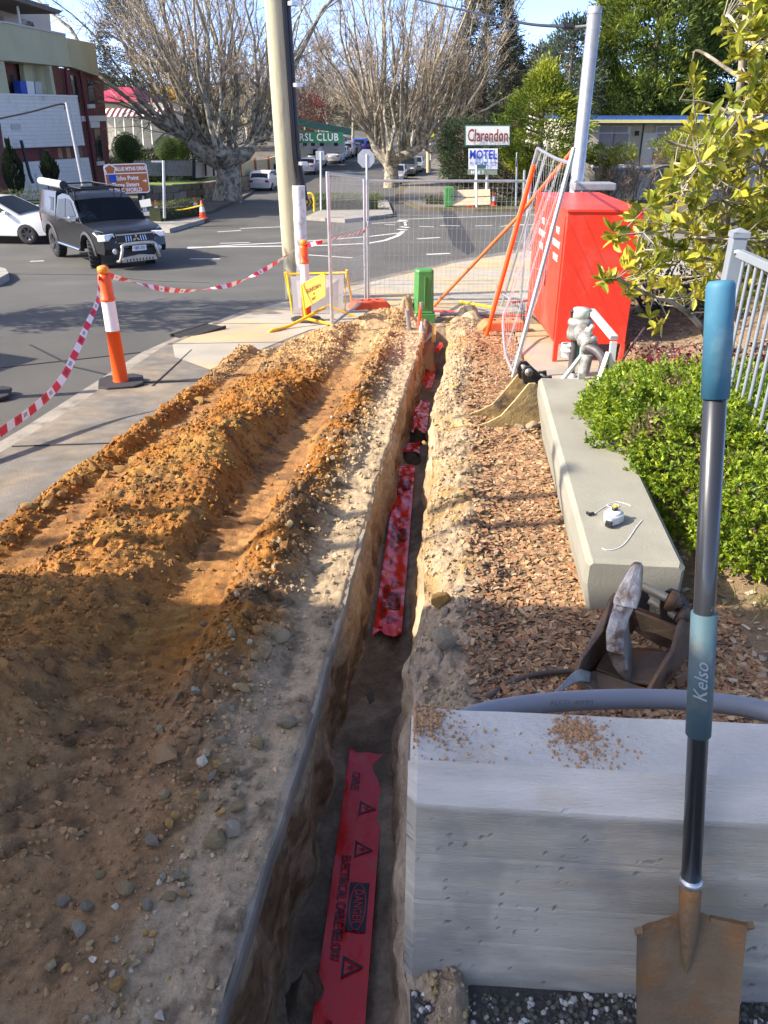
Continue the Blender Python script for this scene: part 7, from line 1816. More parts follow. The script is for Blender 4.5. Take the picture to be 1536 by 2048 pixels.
mb.build('body', M('bin_green', (.04, .14, .035), .5), bi, bevel=.02); MB().prism([(-.36, .98), (.38, 1.0), (.38, 1.05), (.3, 1.12), (-.3, 1.06)], -.33, .33, 'yz').build('lid', M('bin_red', (.62, .02, .02), .5), bi, bevel=.01)
for x_ in (-.25, .25): MB().lathe([(0, -.03), (.12, -.03), (.12, .03), (0, .03)], 14, (x_, .28, .12), R=Euler((0, pi / 2, 0)).to_matrix()).build('wheel', m_tyre, bi)

# ---- motel signs
ms = thing('motel_sign', 'motel sign of three stacked panels in front of dark trees', 'sign', at(965, 405, 42))
def mpanel(x0, y0, x1, y1, Y, mat, name): return panel((at(x0, y0, Y), at(x1, y0, Y), at(x1, y1, Y), at(x0, y1, Y)), .12, name, mat, ms)
m_sgreen = M('sign_frame_green', (.04, .13, .11), .5); m_scream = M('sign_cream', (.72, .70, .62), .4, var=.04); m_swhite = M('sign_white', (.78, .79, .82), .4, var=.03)
mpanel(930, 250, 1021, 292.5, 42.05, m_sgreen, 'frame'); mpanel(932.5, 252.5, 1019, 290, 42.0, m_scream, 'name_board')
mpanel(937.5, 297, 995.5, 338.5, 42.0, m_swhite, 'motel_board'); mpanel(936, 339, 994.5, 349.5, 42.0, M('sign_olive', (.24, .27, .20), .5), 'lower_board')
def mt_(body, px, py, size, mat, sx_=1.0, bold=.004, spacing=1.0): text(body, size, mat, ms, at(px, py, 41.93) - ms.location, axes((1, 0, 0), (0, -1, .06)), .002, sx=sx_, bold=bold, spacing=spacing)
m_maroonp = M('maroon_print', (.17, .02, .025), .5); m_bluep = M('blue_print', (.012, .04, .36), .5)
mt_('Clarendon', 976, 272, .78, m_maroonp, .60, .010); mt_('MOTEL', 966.5, 310, .56, m_bluep, .74, .014, 1.05); mt_('Ph: (02) 4782 1322', 966, 328, .26, m_bluep, .66, .002); mt_('MINI T', 955, 345, .22, m_swhite, .95, .004, 1.1)
for px in (952, 974): MB().tube([at(px, 349, 42.1), at(px - 1, 408, 42.1)], .08, 8).build('post', m_wtrim, ms, world=True)
s2 = thing('street_sign', 'small dark green street blade on a thin pole before the motel sign', 'sign', at(953, 412, 38))
MB().tube([at(953, 330, 38), at(953, 414, 38)], .04, 8).build('post', m_wtrim, s2, world=True)
for y_ in (331.5, 335.5): MB().box(at(963, y_, 37.95), (.40, .02, .09)).build('blade', m_sgreen, s2, world=True)
for px, y0_, y1_, Y, lab in ((1033, 305, 412, 38, 'thin sign pole seen edge on before the golden cypress'), (1048, 340, 405, 39, 'short pale post at the right end of the mesh fence view')):
    po = thing('post', lab, 'post', at(px, y1_, Y)); MB().tube([at(px + .8, y0_, Y), at(px - 1.5, y1_, Y)], .06 if px > 1040 else .04, 8).build('shaft', m_galv, po, world=True)
    if px < 1040: MB().box(at(px, 320, Y), (.03, .4, .55)).build('plate', m_trim, po, world=True)
fh = hedge((Vector((*gp((845, 408))[0], 0)), Vector((*gp((1260, 416))[0], 0))), 0, 0, .38, ((.05, .065, .025), (.16, .15, .06)), 'low straggly planting along the kerb before the motel', n=8000, seed=12, w=1.3, leaf=.10); 
# ================================================================== motel, houses, walls and trees beyond
m_mcream = M('motel_cream', (.50, .46, .36), .85, var=.07, scale=.8); m_mwhite = M('motel_white', (.60, .59, .54), .8, var=.05)
m_mblue = M('fascia_blue', (.03, .10, .32), .5, var=.15, scale=2); m_myel = M('fascia_yellow', (.66, .58, .22), .6, var=.08); m_purple = M('purple_strip', (.05, .02, .36), .4)
m_curt = M('curtain', (.30, .29, .33), .9, var=.2, scale=6, stretch=(8, 1, .2)); m_orp = M('orange_panel', (.48, .26, .13), .7, var=.1)
YM = 47.0
mo = thing('motel', 'long two storey cream motel with a blue and yellow roof edge', 'building', at(1290, 398, YM))
def mbox(x0, y0, x1, y1, Y0, Y1, mat, name, parent=None, bevel=0):
    a, b = at(x0, y0, YM), at(x1, y1, YM)
    o = MB().box(((a.x + b.x) / 2, (Y0 + Y1) / 2, (a.z + b.z) / 2), (abs(b.x - a.x), abs(Y1 - Y0), abs(a.z - b.z))).build(name, mat, parent or mo, world=True, bevel=bevel); return o
mbox(1142, 247, 1760, 405, 47.75, 58, m_mcream, 'wall'); mbox(1138, 242, 1182, 405, 46.9, 47.7, m_mcream, 'end_wall')
mbox(1160, 231.5, 1780, 239, 46.1, 58, m_mblue, 'roof_edge'); mbox(1158, 239.2, 1780, 245.5, 46.0, 57.9, m_myel, 'fascia'); mbox(1180, 246, 1760, 248.5, 46.6, 46.8, m_purple, 'light_strip')
mbox(1182, 329, 1760, 334, 46.6, 47.7, m_mcream, 'balcony_slab'); mbox(1182, 334.2, 1760, 338, 46.55, 47.7, m_mblue, 'balcony_edge')
for k in range(4):
    dx = 117 * k; wy = 48.9
    for (x0, y0, x1, y1, mt, nm, pr_) in ((1203 + dx, 252, 1264 + dx, 296, m_mwhite, 'window_frame', .06),):
        f_ = mbox(x0, y0, x1, y1, 47.64, 47.74, mt, nm)
        for (a, b, c, d) in ((1206 + dx, 254, 1261 + dx, 265), (1206 + dx, 268, 1232 + dx, 294), (1234 + dx, 268, 1261 + dx, 294)): mbox(a, b, c, d, 47.60, 47.64, m_curt, 'pane', mo)
    dr = mbox(1294 + dx, 266, 1318 + dx, 329, 47.62, 47.74, m_mwhite, 'door'); mbox(1313 + dx, 298, 1316 + dx, 301, 47.56, 47.62, m_galv2, 'door_handle')
    mbox(1313 + dx, 305, 1342 + dx, 326, 47.58, 47.70, m_orp, 'panel'); mbox(1278 + dx, 262, 1283 + dx, 272, 47.5, 47.7, m_trim, 'wall_lamp')
    mbox(1285 + dx, 350, 1306 + dx, 402, 47.62, 47.74, m_mwhite, 'door'); mbox(1311 + dx, 345, 1350 + dx, 392, 47.62, 47.74, m_mwhite, 'window_frame'); mbox(1313 + dx, 347, 1348 + dx, 390, 47.58, 47.62, m_curt, 'pane')
    MB().tube([at(1288 + dx, 248, YM - .4), at(1277 + dx, 331, YM - .4)], .05, 8).build('downpipe', m_trim, mo, world=True)
MB().tube([at(1340, 385, 46), at(1500, 390, 45)], .03, 6).build('rail', m_galv2, mo, world=True)
wb = thing('shop_building', 'pale building with a red awning end behind the golden cypress', 'building', at(1110, 300, 62))
a = at(1075, 185, 62); b = at(1160, 330, 62); MB().box(((a.x + b.x) / 2, 64, (a.z + b.z) / 2), (b.x - a.x, 4, a.z - b.z)).build('wall', m_mwhite, wb, world=True)
MB().box(at(1141, 258, 61.8), (.5, .3, .7)).build('awning', M('awning_red', (.55, .03, .04), .6), wb, world=True)

# ---- red roofed house, lawn fence and walls on the left
ho = thing('house', 'cream house with a red tin roof and striped verandah behind the lawn', 'house', at(235, 318, 62))
m_tin = M('red_tin_roof', (.42, .04, .07), .5, var=.1); m_hwall = M('house_cream', (.58, .52, .42), .8, var=.06)
def hp(px, py, Y=60): return at(px, py, Y)
hz0 = hp(160, 222).z
MB().box((hp(200, 240).x, 66, (hp(0, 205).z + hp(0, 300).z) / 2), (8.5, 10, hp(0, 205).z - hp(0, 300).z)).build('wall', m_hwall, ho, world=True)
e0, e1 = hp(150, 204), hp(273, 204); rdg = [(hp(190, 172).x, 64.5, hp(0, 170).z), (hp(232, 172).x, 64.5, hp(0, 170).z)]
MB().add([(e0.x, 60, e0.z), (e1.x, 60, e1.z), (e1.x, 70, e1.z), (e0.x, 70, e0.z), rdg[0], rdg[1]], [(0, 1, 5, 4), (1, 2, 5), (2, 3, 4, 5), (3, 0, 4), (3, 2, 1, 0)]).build('roof', m_tin, ho, world=True)
mb1, mb2 = MB(), MB()
for k in range(26):
    x0 = hp(205, 220).x + k * .19
    pts = [(x0, 60 - .3, hp(0, 217).z), (x0, 59.2, hp(0, 222).z), (x0, 58.4, hp(0, 233).z)]
    (mb1 if k % 2 else mb2).add([(p[0], p[1], p[2]) for p in pts] + [(p[0] + .19, p[1], p[2]) for p in pts], [(0, 3, 4, 1), (1, 4, 5, 2)])
mb1.build('dark_stripes', m_maroon, ho, world=True); mb2.build('light_stripes', m_wtrim, ho, world=True)
for k in range(6): MB().tube([hp(212 + k * 18, 234, 58.5), hp(216 + k * 18, 290, 58.5)], .07, 6).build('verandah_post', m_wtrim, ho, world=True)
m_pick = M('picket_grey', (.45, .41, .33), .85, var=.15)
pf = thing('picket_fence', 'weathered picket fence with dark posts in front of the sunny lawn', 'fence', at(300, 352, 47))
mb = MB()
for k in range(44):
    f = k / 43; a = at(272 + 116 * f, 352, 47 + 1.5 * f); t_ = at(272 + 116 * f, 322 - 2 * (k % 2), 47 + 1.5 * f); mb.bar((a.x, a.y, a.z), (a.x, a.y, t_.z), .055, .025, up=(0, 1, 0))
mb.build('pickets', m_pick, pf, world=True)
for y_ in (328, 346): MB().bar(at(270, y_, 47.05), at(389, y_, 48.55), .06, .04).build('rail', m_pick, pf, world=True)
for px in (328, 388): MB().bar(at(px, 356, 47.6), at(px, 317, 47.6), .16, .16, up=(0, 1, 0)).build('post', m_trim, pf, world=True)
rw = thing('rendered_wall', 'white rendered wall with red posts beside the picket fence', 'wall', at(412, 352, 49))
panel((at(390, 322, 48.7), at(440, 331, 51), at(440, 352, 51), at(390, 356, 48.7)), .2, 'panel', m_wtrim, rw)
for px in (412, 428): MB().bar(at(px, 352, 49.5), at(px - 1, 327, 49.5), .1, .1, up=(0, 1, 0)).build('post', m_maroon, rw, world=True)
m_block = M('sandstone_block', (.25, .20, .13), .95, var=.25, scale=5, bump=.8, bscale=12, rand=.25)
def stone_wall(a, b, h0, h1, rows, label, per):
    o = thing('stone_wall', label, 'wall', a); d = b - a; n = int(d.length / per); blk = None
    ang = atan2(d.y, d.x); L_ = d.length / n
    for r_ in range(rows):
        for k in range(n):
            f = (k + .5 * (r_ % 2)) / n
            if f + .5 / n > 1: continue
            h = (h0 + (h1 - h0) * f) / rows
            p = a.lerp(b, f + .5 / n); z_ = float(zg(p.y)) + ROAD
            if blk is None: blk = MB().box((0, 0, 0), (1, 1, 1)).mesh('block', m_block)
            q_ = put('block', blk, o); q_.location = Vector((p.x, p.y, z_ + h * (r_ + .5))) - a; q_.rotation_euler = (0, rnd.gauss(0, .02), ang + rnd.gauss(0, .03)); q_.scale = (L_ * rnd.uniform(.92, .98), .35 * rnd.uniform(.9, 1.1), h * .95)
    MB().bar((0, 0, h0 * .45 + float(zg(a.y)) + ROAD - a.z), d + Vector((0, 0, h1 * .45)), .26, h0 * .9).build('core', M('wall_core', (.10, .085, .06), .95), o)
stone_wall(Vector((-12.9, 43.5, 0)) + Vector((0, 0, float(zg(43.5)))), Vector((-11.0, 44.5, float(zg(44.5)))), 1.0, 1.05, 3, 'short sandstone wall at the driveway behind the brown sign', .55)
stone_wall(Vector((-12.4, 49, float(zg(49)))), Vector((-11.1, 50, float(zg(50)))), .95, 1.0, 3, 'sandstone wall under the picket fence left of the pollarded tree', .5)
stone_wall(Vector((-11.1, 50.2, float(zg(50.2)))), Vector((-9.9, 72, float(zg(72)))), 1.0, 1.1, 3, 'long sandstone wall running up the street behind the parked cars', .75)
pfc = thing('panel_fence', 'cream wall with orange posts above the long sandstone wall', 'fence', at(540, 320, 62))
for k in range(7):
    y0_, y1_ = 58 + k * 4.5, 58 + (k + 1) * 4.5; x0_, x1_ = -11.2 + .1 * k * 4.5, -11.2 + .1 * (k + 1) * 4.5
    z0_, z1_ = float(zg(y0_)) + .9, float(zg(y1_)) + .9
    MB().add([(x0_, y0_, z0_), (x1_, y1_, z1_), (x1_, y1_, z1_ + 1.1), (x0_, y0_, z0_ + 1.1), (x0_ - .15, y0_, z0_), (x1_ - .15, y1_, z1_), (x1_ - .15, y1_, z1_ + 1.1), (x0_ - .15, y0_, z0_ + 1.1)], [(0, 1, 2, 3), (7, 6, 5, 4), (3, 2, 6, 7)]).build('panel', M('straw_cream', (.58, .50, .30), .85, var=.1), pfc, world=True)
    MB().box((x0_ + .08, y0_, z0_ + .5), (.16, .16, 1.6)).build('post', M('rust_post', (.42, .14, .05), .7), pfc, world=True)
cl = thing('club_building', 'club building with a sloping dark green roof edge behind the timber pole', 'building', at(640, 300, 84))
a0, a1 = at(584, 234, 84), at(703, 258, 94)
MB().add([tuple(a0), tuple(a1), tuple(a1 - Vector((0, 0, .62))), tuple(a0 - Vector((0, 0, .68)))] + [tuple(p + Vector((-.6, 3, .0))) for p in (a0, a1, a1 - Vector((0, 0, .62)), a0 - Vector((0, 0, .68)))], [(0, 1, 2, 3), (7, 6, 5, 4), (0, 4, 5, 1), (1, 5, 6, 2), (2, 6, 7, 3), (3, 7, 4, 0)]).build('roof_edge', M('club_green', (.03, .15, .06), .5, var=.08), cl, world=True)
panel((at(586, 256, 86), at(690, 272, 97), at(690, 305, 97), at(586, 310, 86)), .3, 'wall', m_hwall, cl)
for x_ in (606, 622, 640, 668): panel((at(x_, 272, 85.5 + (x_ - 606) * .1), at(x_ + 8, 273, 85.5 + (x_ - 606) * .1), at(x_ + 8, 292, 85.5 + (x_ - 606) * .1), at(x_, 292, 85.5 + (x_ - 606) * .1)), .05, 'window', m_win, cl)

# ---- topiary and garden shrubs
GRN = ((.06, .11, .015), (.13, .20, .03)); DGR = ((.02, .035, .012), (.05, .075, .02))
def ball(px, py, Y, r_, label, seed):
    c = at(px, py, Y); n = 3600; q = np.random.default_rng(seed); o = thing('topiary_ball', label, 'shrub', Vector((c.x, c.y, c.z - r_)), 0, 'clipped ball shrubs on the lawn')
    d = q.normal(size=(n, 3)); d /= np.linalg.norm(d, axis=1)[:, None]; P = d * r_ * (q.uniform(.9, 1.02, n) * (1 + .03 * fbm(d[:, 0] * 3, d[:, 1] * 3, d[:, 2] * 3, seed=seed)))[:, None] + np.array([0, 0, r_])
    mesh_leaves('crown', P, d + q.normal(0, .5, (n, 3)), q.uniform(.06, .11, n), q.uniform(.05, .09, n), (np.array(GRN[0]) + (np.array(GRN[1]) - np.array(GRN[0])) * q.random((n, 1))), m_fol, o, r=q)
    MB().lathe([(0, .1)] + [(r_ * .88 * sin(a), r_ - r_ * .88 * cos(a)) for a in np.linspace(.2, pi - .1, 9)] + [(0, r_ * 1.88)], 16).build('inner_stems', M('topiary_inside', (.03, .05, .012), .95), o)
ball(255, 298, 50, .86, 'largest clipped ball shrub nearest the brick building', 41); ball(333, 298, 56, .74, 'middle clipped ball shrub at the back of the lawn', 42); ball(358, 296, 58, .66, 'small clipped ball shrub beside the pollarded trunk', 43)
bush(225, 305, 54, (.9, .8, 1.0), 2600, DGR, 'garden_shrub', 'dark shrub between the brick building and the largest ball shrub', .4, .2, seed=44)
bush(296, 290, 60, (1.8, 1.0, 1.1), 4200, DGR, 'garden_shrub', 'dark shrubs in front of the striped verandah', .5, .22, seed=45)
bush(380, 282, 64, (1.6, 1.0, 1.2), 3600, DGR, 'garden_shrub', 'dark shrubs behind the smallest ball shrub', .5, .22, seed=46)

# ---- bare trees
def tubes_batch(P, R, ns=3):
    n, k, _ = P.shape
    T = np.gradient(P, axis=1); T /= np.linalg.norm(T, axis=2)[..., None] + 1e-9
    a = np.broadcast_to(np.array([.31, .17, .93]), T.shape); U = np.cross(T, a); U /= np.linalg.norm(U, axis=2)[..., None] + 1e-9; W_ = np.cross(T, U)
    an = np.linspace(0, 2 * pi, ns, endpoint=False)
    V = P[:, :, None] + R[..., None, None] * (np.cos(an)[None, None, :, None] * U[:, :, None] + np.sin(an)[None, None, :, None] * W_[:, :, None])
    i = (np.arange(n)[:, None, None] * k + np.arange(k - 1)[None, :, None]) * ns; j = np.arange(ns)[None, None]
    F = np.stack([i + j, i + (j + 1) % ns, i + (j + 1) % ns + ns, i + j + ns], -1).reshape(-1, 4)
    return V.reshape(-1, 3), F
def paths(B, D, L_, k, up, wob, q):
    s = np.linspace(0, 1, k)[None, :, None]
    P = B[:, None] + D[:, None] * L_[:, None, None] * s
    P = P + np.array([0, 0, 1.]) * (up * L_)[:, None, None] * s ** 2
    w = np.cumsum(q.normal(0, 1, (len(B), k, 3)), axis=1); w -= w[:, :1]
    return P + w * (wob * L_)[:, None, None] / k
def kids(P, R, m, lr, ang, up, wob, k, q, f0=.2, rr=.5, minr=.008):
    n, kk, _ = P.shape
    f = q.uniform(f0, 1, (n, m)); i = np.minimum((f * (kk - 1)).astype(int), kk - 2); w = f * (kk - 1) - i
    a = np.arange(n)[:, None]
    B = P[a, i] * (1 - w)[..., None] + P[a, i + 1] * w[..., None]; d = P[a, i + 1] - P[a, i]; d /= np.linalg.norm(d, axis=2)[..., None] + 1e-9
    r_ = (R[a, i] * (1 - w) + R[a, i + 1] * w) * rr
    L0 = np.linalg.norm(np.diff(P, axis=1), axis=2).sum(1)[:, None] * lr * (1.15 - .6 * f) * q.uniform(.6, 1.3, (n, m))
    v = q.normal(size=d.shape); v -= d * (v * d).sum(2)[..., None]; v /= np.linalg.norm(v, axis=2)[..., None] + 1e-9
    t = ang * q.uniform(.6, 1.3, (n, m)); D = d * np.cos(t)[..., None] + v * np.sin(t)[..., None]
    B, D, L0, r_ = B.reshape(-1, 3), D.reshape(-1, 3), L0.reshape(-1), np.maximum(minr, r_.reshape(-1))
    Pn = paths(B, D, L0, k, np.full(len(B), up), wob, q); Rn = r_[:, None] * np.linspace(1, .35, k)[None]; Rn = np.maximum(minr * .6, Rn)
    return Pn, Rn
m_twigs = M('winter_twigs', (.31, .25, .175), .9, var=.3, scale=.7, world_co=True); m_twigb = M('brown_twigs', (.22, .17, .125), .9, var=.3, scale=.6, world_co=True)
def bare_tree(name, label, base, trunk, heads, spec, seed, bark=None, twig=None, group=None, cat='tree'):
    """trunk: list of (polyline, radii); heads: list of (points, dirs, lengths, radius) the main limbs spring from; spec: the finer orders"""
    q = np.random.default_rng(seed); o = thing(name, label, cat, base, 0, group); b_ = np.array(base)
    mb = MB()
    for pl_, rd in trunk: mb.tube([Vector(p) - Vector(base) for p in pl_], rd, 14)
    mb.build('trunk', bark or m_bark, o, fix=False)
    P = paths(heads[0] - b_, heads[1], heads[2], 8, heads[4], heads[5], q); R = heads[3][:, None] * np.linspace(1, .22, 8)[None]
    V, F = tubes_batch(P, R, 6); MB().arr(V, F, smooth=True).build('limbs', bark or m_bark, o, fix=False)
    Vs, Fs, n0 = [], [], 0
    for (m, lr, ang, up, wob, k, f0, rr, minr) in spec:
        P, R = kids(P, R, m, lr, ang, up, wob, k, q, f0, rr, minr)
        V, F = tubes_batch(P, R, 3); Vs.append(V); Fs.append(F + n0); n0 += len(V)
    MB().arr(np.concatenate(Vs), np.concatenate(Fs)).build('crown', twig or m_twigs, o, fix=False)
    return o, P
# left pollarded plane
def knuckle(mb, c, r_, q): 
    pass
tb_ = at(455, 394, 48.0); tb_.z -= .25; T_ = lambda px, py, Y=48.0: at(px, py, Y)
trunkL = [([tb_, T_(457, 372), T_(458, 345), T_(450, 322)], [.9, .74, .68, .68]), ([T_(450, 326), T_(430, 316), T_(402, 302), T_(380, 284)], [.62, .56, .46, .36]), ([T_(456, 326), T_(470, 316), T_(492, 306), T_(508, 288)], [.50, .46, .40, .28]),
          ([T_(452, 328), T_(450, 312, 47.2), T_(440, 300, 46.4)], [.6, .5, .34]), ([T_(455, 328), T_(470, 314, 49.4), T_(466, 300, 50.5)], [.55, .48, .34]), ([T_(425, 316), T_(418, 304), T_(416, 292)], [.4, .36, .26])]
hs, hd_, hl_, hr_ = [], [], [], []
q = np.random.default_rng(5)
cand = [T_(380, 284), T_(392, 292), T_(405, 296), T_(418, 292), T_(430, 306), T_(440, 300, 46.4), T_(450, 310), T_(466, 300, 50.5), T_(478, 308), T_(492, 300), T_(508, 288), T_(440, 306, 47.2), T_(470, 312, 49.2)]
for k in range(46):
    c = cand[k % len(cand)]; off = (c.x - tb_.x) / 2.4
    v = Vector((off * .75 + q.normal(0, .26), q.normal(0, .34), 1.0)).normalized()
    hs.append(tuple(c + Vector(q.normal(0, .12, 3)))); hd_.append(tuple(v)); hl_.append(q.uniform(7.5, 12.0)); hr_.append(q.uniform(.07, .17))
for (px, py, tx, ty, L_) in ((382, 284, 190, 120, 11), (385, 286, 230, 40, 11), (378, 284, 250, 190, 8), (396, 292, 300, 20, 11), (508, 288, 640, 100, 8), (505, 290, 600, 170, 6), (380, 284, 150, 20, 13)):
    a, b = T_(px, py), T_(tx, ty, 47); hs.append(tuple(a)); hd_.append(tuple((b - a).normalized())); hl_.append((b - a).length); hr_.append(.17)
bare_tree('pollarded_tree', 'big bare pollarded plane tree on the left of the far street', tb_, trunkL, (np.array(hs), np.array(hd_), np.array(hl_), np.array(hr_), np.full(len(hs), .04), .26),
          [(6, .38, .6, .06, .36, 6, .12, .42, .016), (6, .46, .7, .04, .4, 5, .1, .6, .010), (3, .5, .8, .0, .4, 4, .1, .7, .008)], 11)
# right pollarded plane
tr_ = at(783, 366, 70); tr_.z = float(zg(70)) - .2; S_ = lambda px, py, Y=70.0: at(px, py, Y)
trunkR = [([tr_, S_(783, 350), S_(782, 335), S_(778, 322)], [.72, .58, .55, .6]), ([S_(778, 326), S_(765, 312), S_(752, 298), S_(746, 284)], [.5, .44, .36, .26]), ([S_(782, 328), S_(800, 312), S_(822, 305), S_(838, 296), S_(848, 284)], [.48, .42, .38, .34, .28]),
          ([S_(846, 290), S_(862, 300), S_(880, 298), S_(888, 286)], [.24, .3, .32, .22]), ([S_(779, 326), S_(782, 308, 69), S_(778, 296, 68.5)], [.46, .4, .26])]
hs, hd_, hl_, hr_ = [], [], [], []
cand = [S_(746, 284), S_(754, 298), S_(765, 308), S_(778, 300, 68.5), S_(800, 308), S_(822, 300), S_(838, 292), S_(848, 284), S_(888, 286), S_(876, 294)]
for k in range(38):
    c = cand[k % len(cand)]; off = (c.x - tr_.x) / 3.4
    v = Vector((off * .42 + q.normal(0, .17), q.normal(0, .3), 1.0)).normalized(); hs.append(tuple(c + Vector(q.normal(0, .14, 3)))); hd_.append(tuple(v)); hl_.append(q.uniform(9, 16)); hr_.append(q.uniform(.08, .19))
for (px, py, tx, ty) in ((848, 284, 990, 150), (850, 286, 1040, 200), (888, 286, 1000, 60), (746, 284, 640, 60), (748, 286, 600, 130), (744, 284, 700, 0), (890, 286, 960, 20), (845, 288, 930, 60)):
    a, b = S_(px, py), S_(tx, ty, 69); hs.append(tuple(a)); hd_.append(tuple((b - a).normalized())); hl_.append((b - a).length); hr_.append(.18)
bare_tree('pollarded_tree', 'bare pollarded plane tree on the right of the far street with crooked arms', tr_, trunkR, (np.array(hs), np.array(hd_), np.array(hl_), np.array(hr_), np.full(len(hs), .05), .14),
          [(8, .32, .55, .08, .25, 6, .12, .42, .020), (6, .42, .6, .08, .3, 5, .1, .6, .015), (3, .5, .7, .05, .3, 4, .1, .7, .012)], 12)
# bare street trees farther off
def far_bare(px, base_py, Y, h, wd, label, seed, twig=None, mr=.022):
    b = at(px, base_py, Y); q = np.random.default_rng(seed); n = 12
    top = b + Vector((q.normal(0, .3), 0, h * .35))
    hs = np.array([tuple(b.lerp(top, q.uniform(.5, 1))) for _ in range(n)]); d = np.stack([q.normal(0, wd, n), q.normal(0, wd, n), np.ones(n)], 1); d /= np.linalg.norm(d, axis=1)[:, None]
    return bare_tree('bare_tree', label, b, [([b - Vector((0, 0, .5)), b.lerp(top, .5), top], [.26, .2, .16])], (hs, d, q.uniform(.5, .75, n) * h, q.uniform(.06, .12, n), np.full(n, .05), .15),
                     [(7, .4, .6, .08, .25, 5, .15, .45, mr), (6, .45, .65, .05, .3, 4, .1, .6, mr * .8), (3, .5, .7, .0, .3, 3, .1, .7, mr * .7)], seed, twig=twig, group='bare winter trees beyond the street')
for i, (px, py, Y, h, wd, lab, tw) in enumerate(((560, 318, 88, 10, .35, 'bare tree rising behind the timber pole above the cream wall', m_twigb), (615, 300, 105, 11, .4, 'bare brown tree above the club roof edge', m_twigb), (660, 296, 120, 13, .35, 'bare tree behind the row of white cars', m_twigb),
        (705, 300, 125, 13, .3, 'bare tree above the silver four wheel drive', m_twigs), (742, 300, 135, 15, .3, 'bare tree between the blue car and the right plane', m_twigb), (500, 300, 95, 11, .4, 'bare tree between the left plane and the timber pole', m_twigs),
        (850, 300, 118, 16, .25, 'tall pale bare tree beside the far timber pole', m_twigs), (880, 296, 112, 12, .3, 'bare brown tree above the far footpath', m_twigb), (820, 310, 104, 10, .4, 'low bare brown tree behind the right plane arms', m_twigb), (915, 300, 128, 15, .3, 'pale bare tree left of the dark conifer', m_twigs),
        (430, 290, 84, 8, .5, 'bare tree above the white rendered wall', m_twigs), (640, 292, 150, 17, .35, 'far bare tree over the club', m_twigs))):
    far_bare(px, py, Y, h, wd, lab, 60 + i, tw, .018 + Y * .0001)

# ---- evergreens
def evergreen(name, label, px, py, Y, h, prof, rx, ncl, per, cl, leaf, cols_, seed, up=.5, droop=0.0, gaps=.0, lean=0.0, rot=None, asp=.7, group=None):
    """whorls of foliage sprays on an uneven crown: prof = radius share at each height share"""
    b = at(px, py, Y); o = thing(name, label, 'tree', b, 0, group); q = np.random.default_rng(seed)
    f = q.random(ncl) ** .9; a = q.uniform(0, 2 * pi, ncl)
    pr_ = np.interp(f, [p[0] for p in prof], [p[1] for p in prof]) * rx * (1 + .22 * fbm(np.cos(a) * 1.6 + f * 5, np.sin(a) * 1.6, f * 7, seed=seed, oct=3))
    rad = pr_ * (.45 + .55 * q.random(ncl) ** .45)
    C = np.stack([rad * np.cos(a) + lean * f * h, rad * np.sin(a), f * h - droop * rad], 1)
    if gaps > 0: C = C[fbm(C[:, 0] * .55, C[:, 1] * .55, C[:, 2] * .7, seed=seed + 4, oct=2) > -1 + gaps * 1.2]
    n = len(C); out = np.stack([C[:, 0], C[:, 1], np.full(n, up) * rx], 1); out /= np.linalg.norm(out, axis=1)[:, None] + 1e-9
    tone = np.clip(.5 + .7 * fbm(C[:, 0] * .7, C[:, 1] * .7, C[:, 2] * .9, seed=seed + 8, oct=2) + q.normal(0, .15, n), 0, 1)
    s_ = cl * q.uniform(.6, 1.35, n)
    P = np.repeat(C, per, 0) + q.normal(0, 1, (n * per, 3)) * np.repeat(s_, per)[:, None] * np.array([.5, .5, .28]) + np.repeat(out, per, 0) * (q.random(n * per) * np.repeat(s_, per))[:, None] * .9
    d = np.repeat(out, per, 0) + q.normal(0, .5, (n * per, 3))
    l = leaf * q.uniform(.6, 1.4, n * per)
    k = np.repeat(tone, per)[:, None]; cc = (np.array(cols_[0]) * (1 - k) + np.array(cols_[1]) * k) * q.uniform(.75, 1.2, (n * per, 1))
    mesh_leaves('crown', P, d, l, l * asp, cc, m_fol, o, r=q)
    mb = MB(); mb.tube([(0, 0, -.8), (lean * h * .5, 0, h * .5), (lean * h * .9, 0, h * .93)], [.045 * h ** .8, .03 * h ** .8, .02], 8)
    ii = q.choice(n, min(n, 60), replace=False)
    for i in ii: mb.tube([(lean * C[i, 2], 0, max(0, C[i, 2] - .25 * rad[i % len(rad)])), tuple(C[i])], [.05, .02], 4, cap=False)
    mb.build('trunk', m_twig, o, fix=False)
    return o
GOLD = ((.07, .115, .012), (.34, .37, .03)); MAC = ((.045, .08, .015), (.26, .31, .035)); OLI = ((.06, .065, .04), (.15, .145, .085)); PINE = ((.03, .05, .03), (.10, .13, .07)); DRK = ((.018, .035, .018), (.06, .09, .035))
evergreen('golden_cypress', 'spreading golden green cypress with a pointed tip beside the motel sign', 1072, 388, 43.5, 5.7, [(0, .2), (.2, .5), (.32, 1), (.58, 1.02), (.72, .78), (.84, .4), (.93, .16), (1, .03)], 2.0, 800, 32, .34, .20, GOLD, 71, up=.35, gaps=.3)
evergreen('golden_cypress', 'low golden topped cypress with bare stems below in front of the motel', 1206, 402, 44.0, 2.6, [(0, 0), (.62, .05), (.7, .8), (.86, 1), (.95, .7), (1, .3)], 1.25, 260, 26, .24, .16, GOLD, 72, up=.5)
evergreen('golden_cypress', 'small golden cypress tuft half hidden by the big leaved tree', 1345, 402, 44.5, 3.1, [(0, 0), (.6, .05), (.72, .8), (.88, 1), (1, .3)], 1.15, 200, 24, .3, .18, GOLD, 73, up=.5)
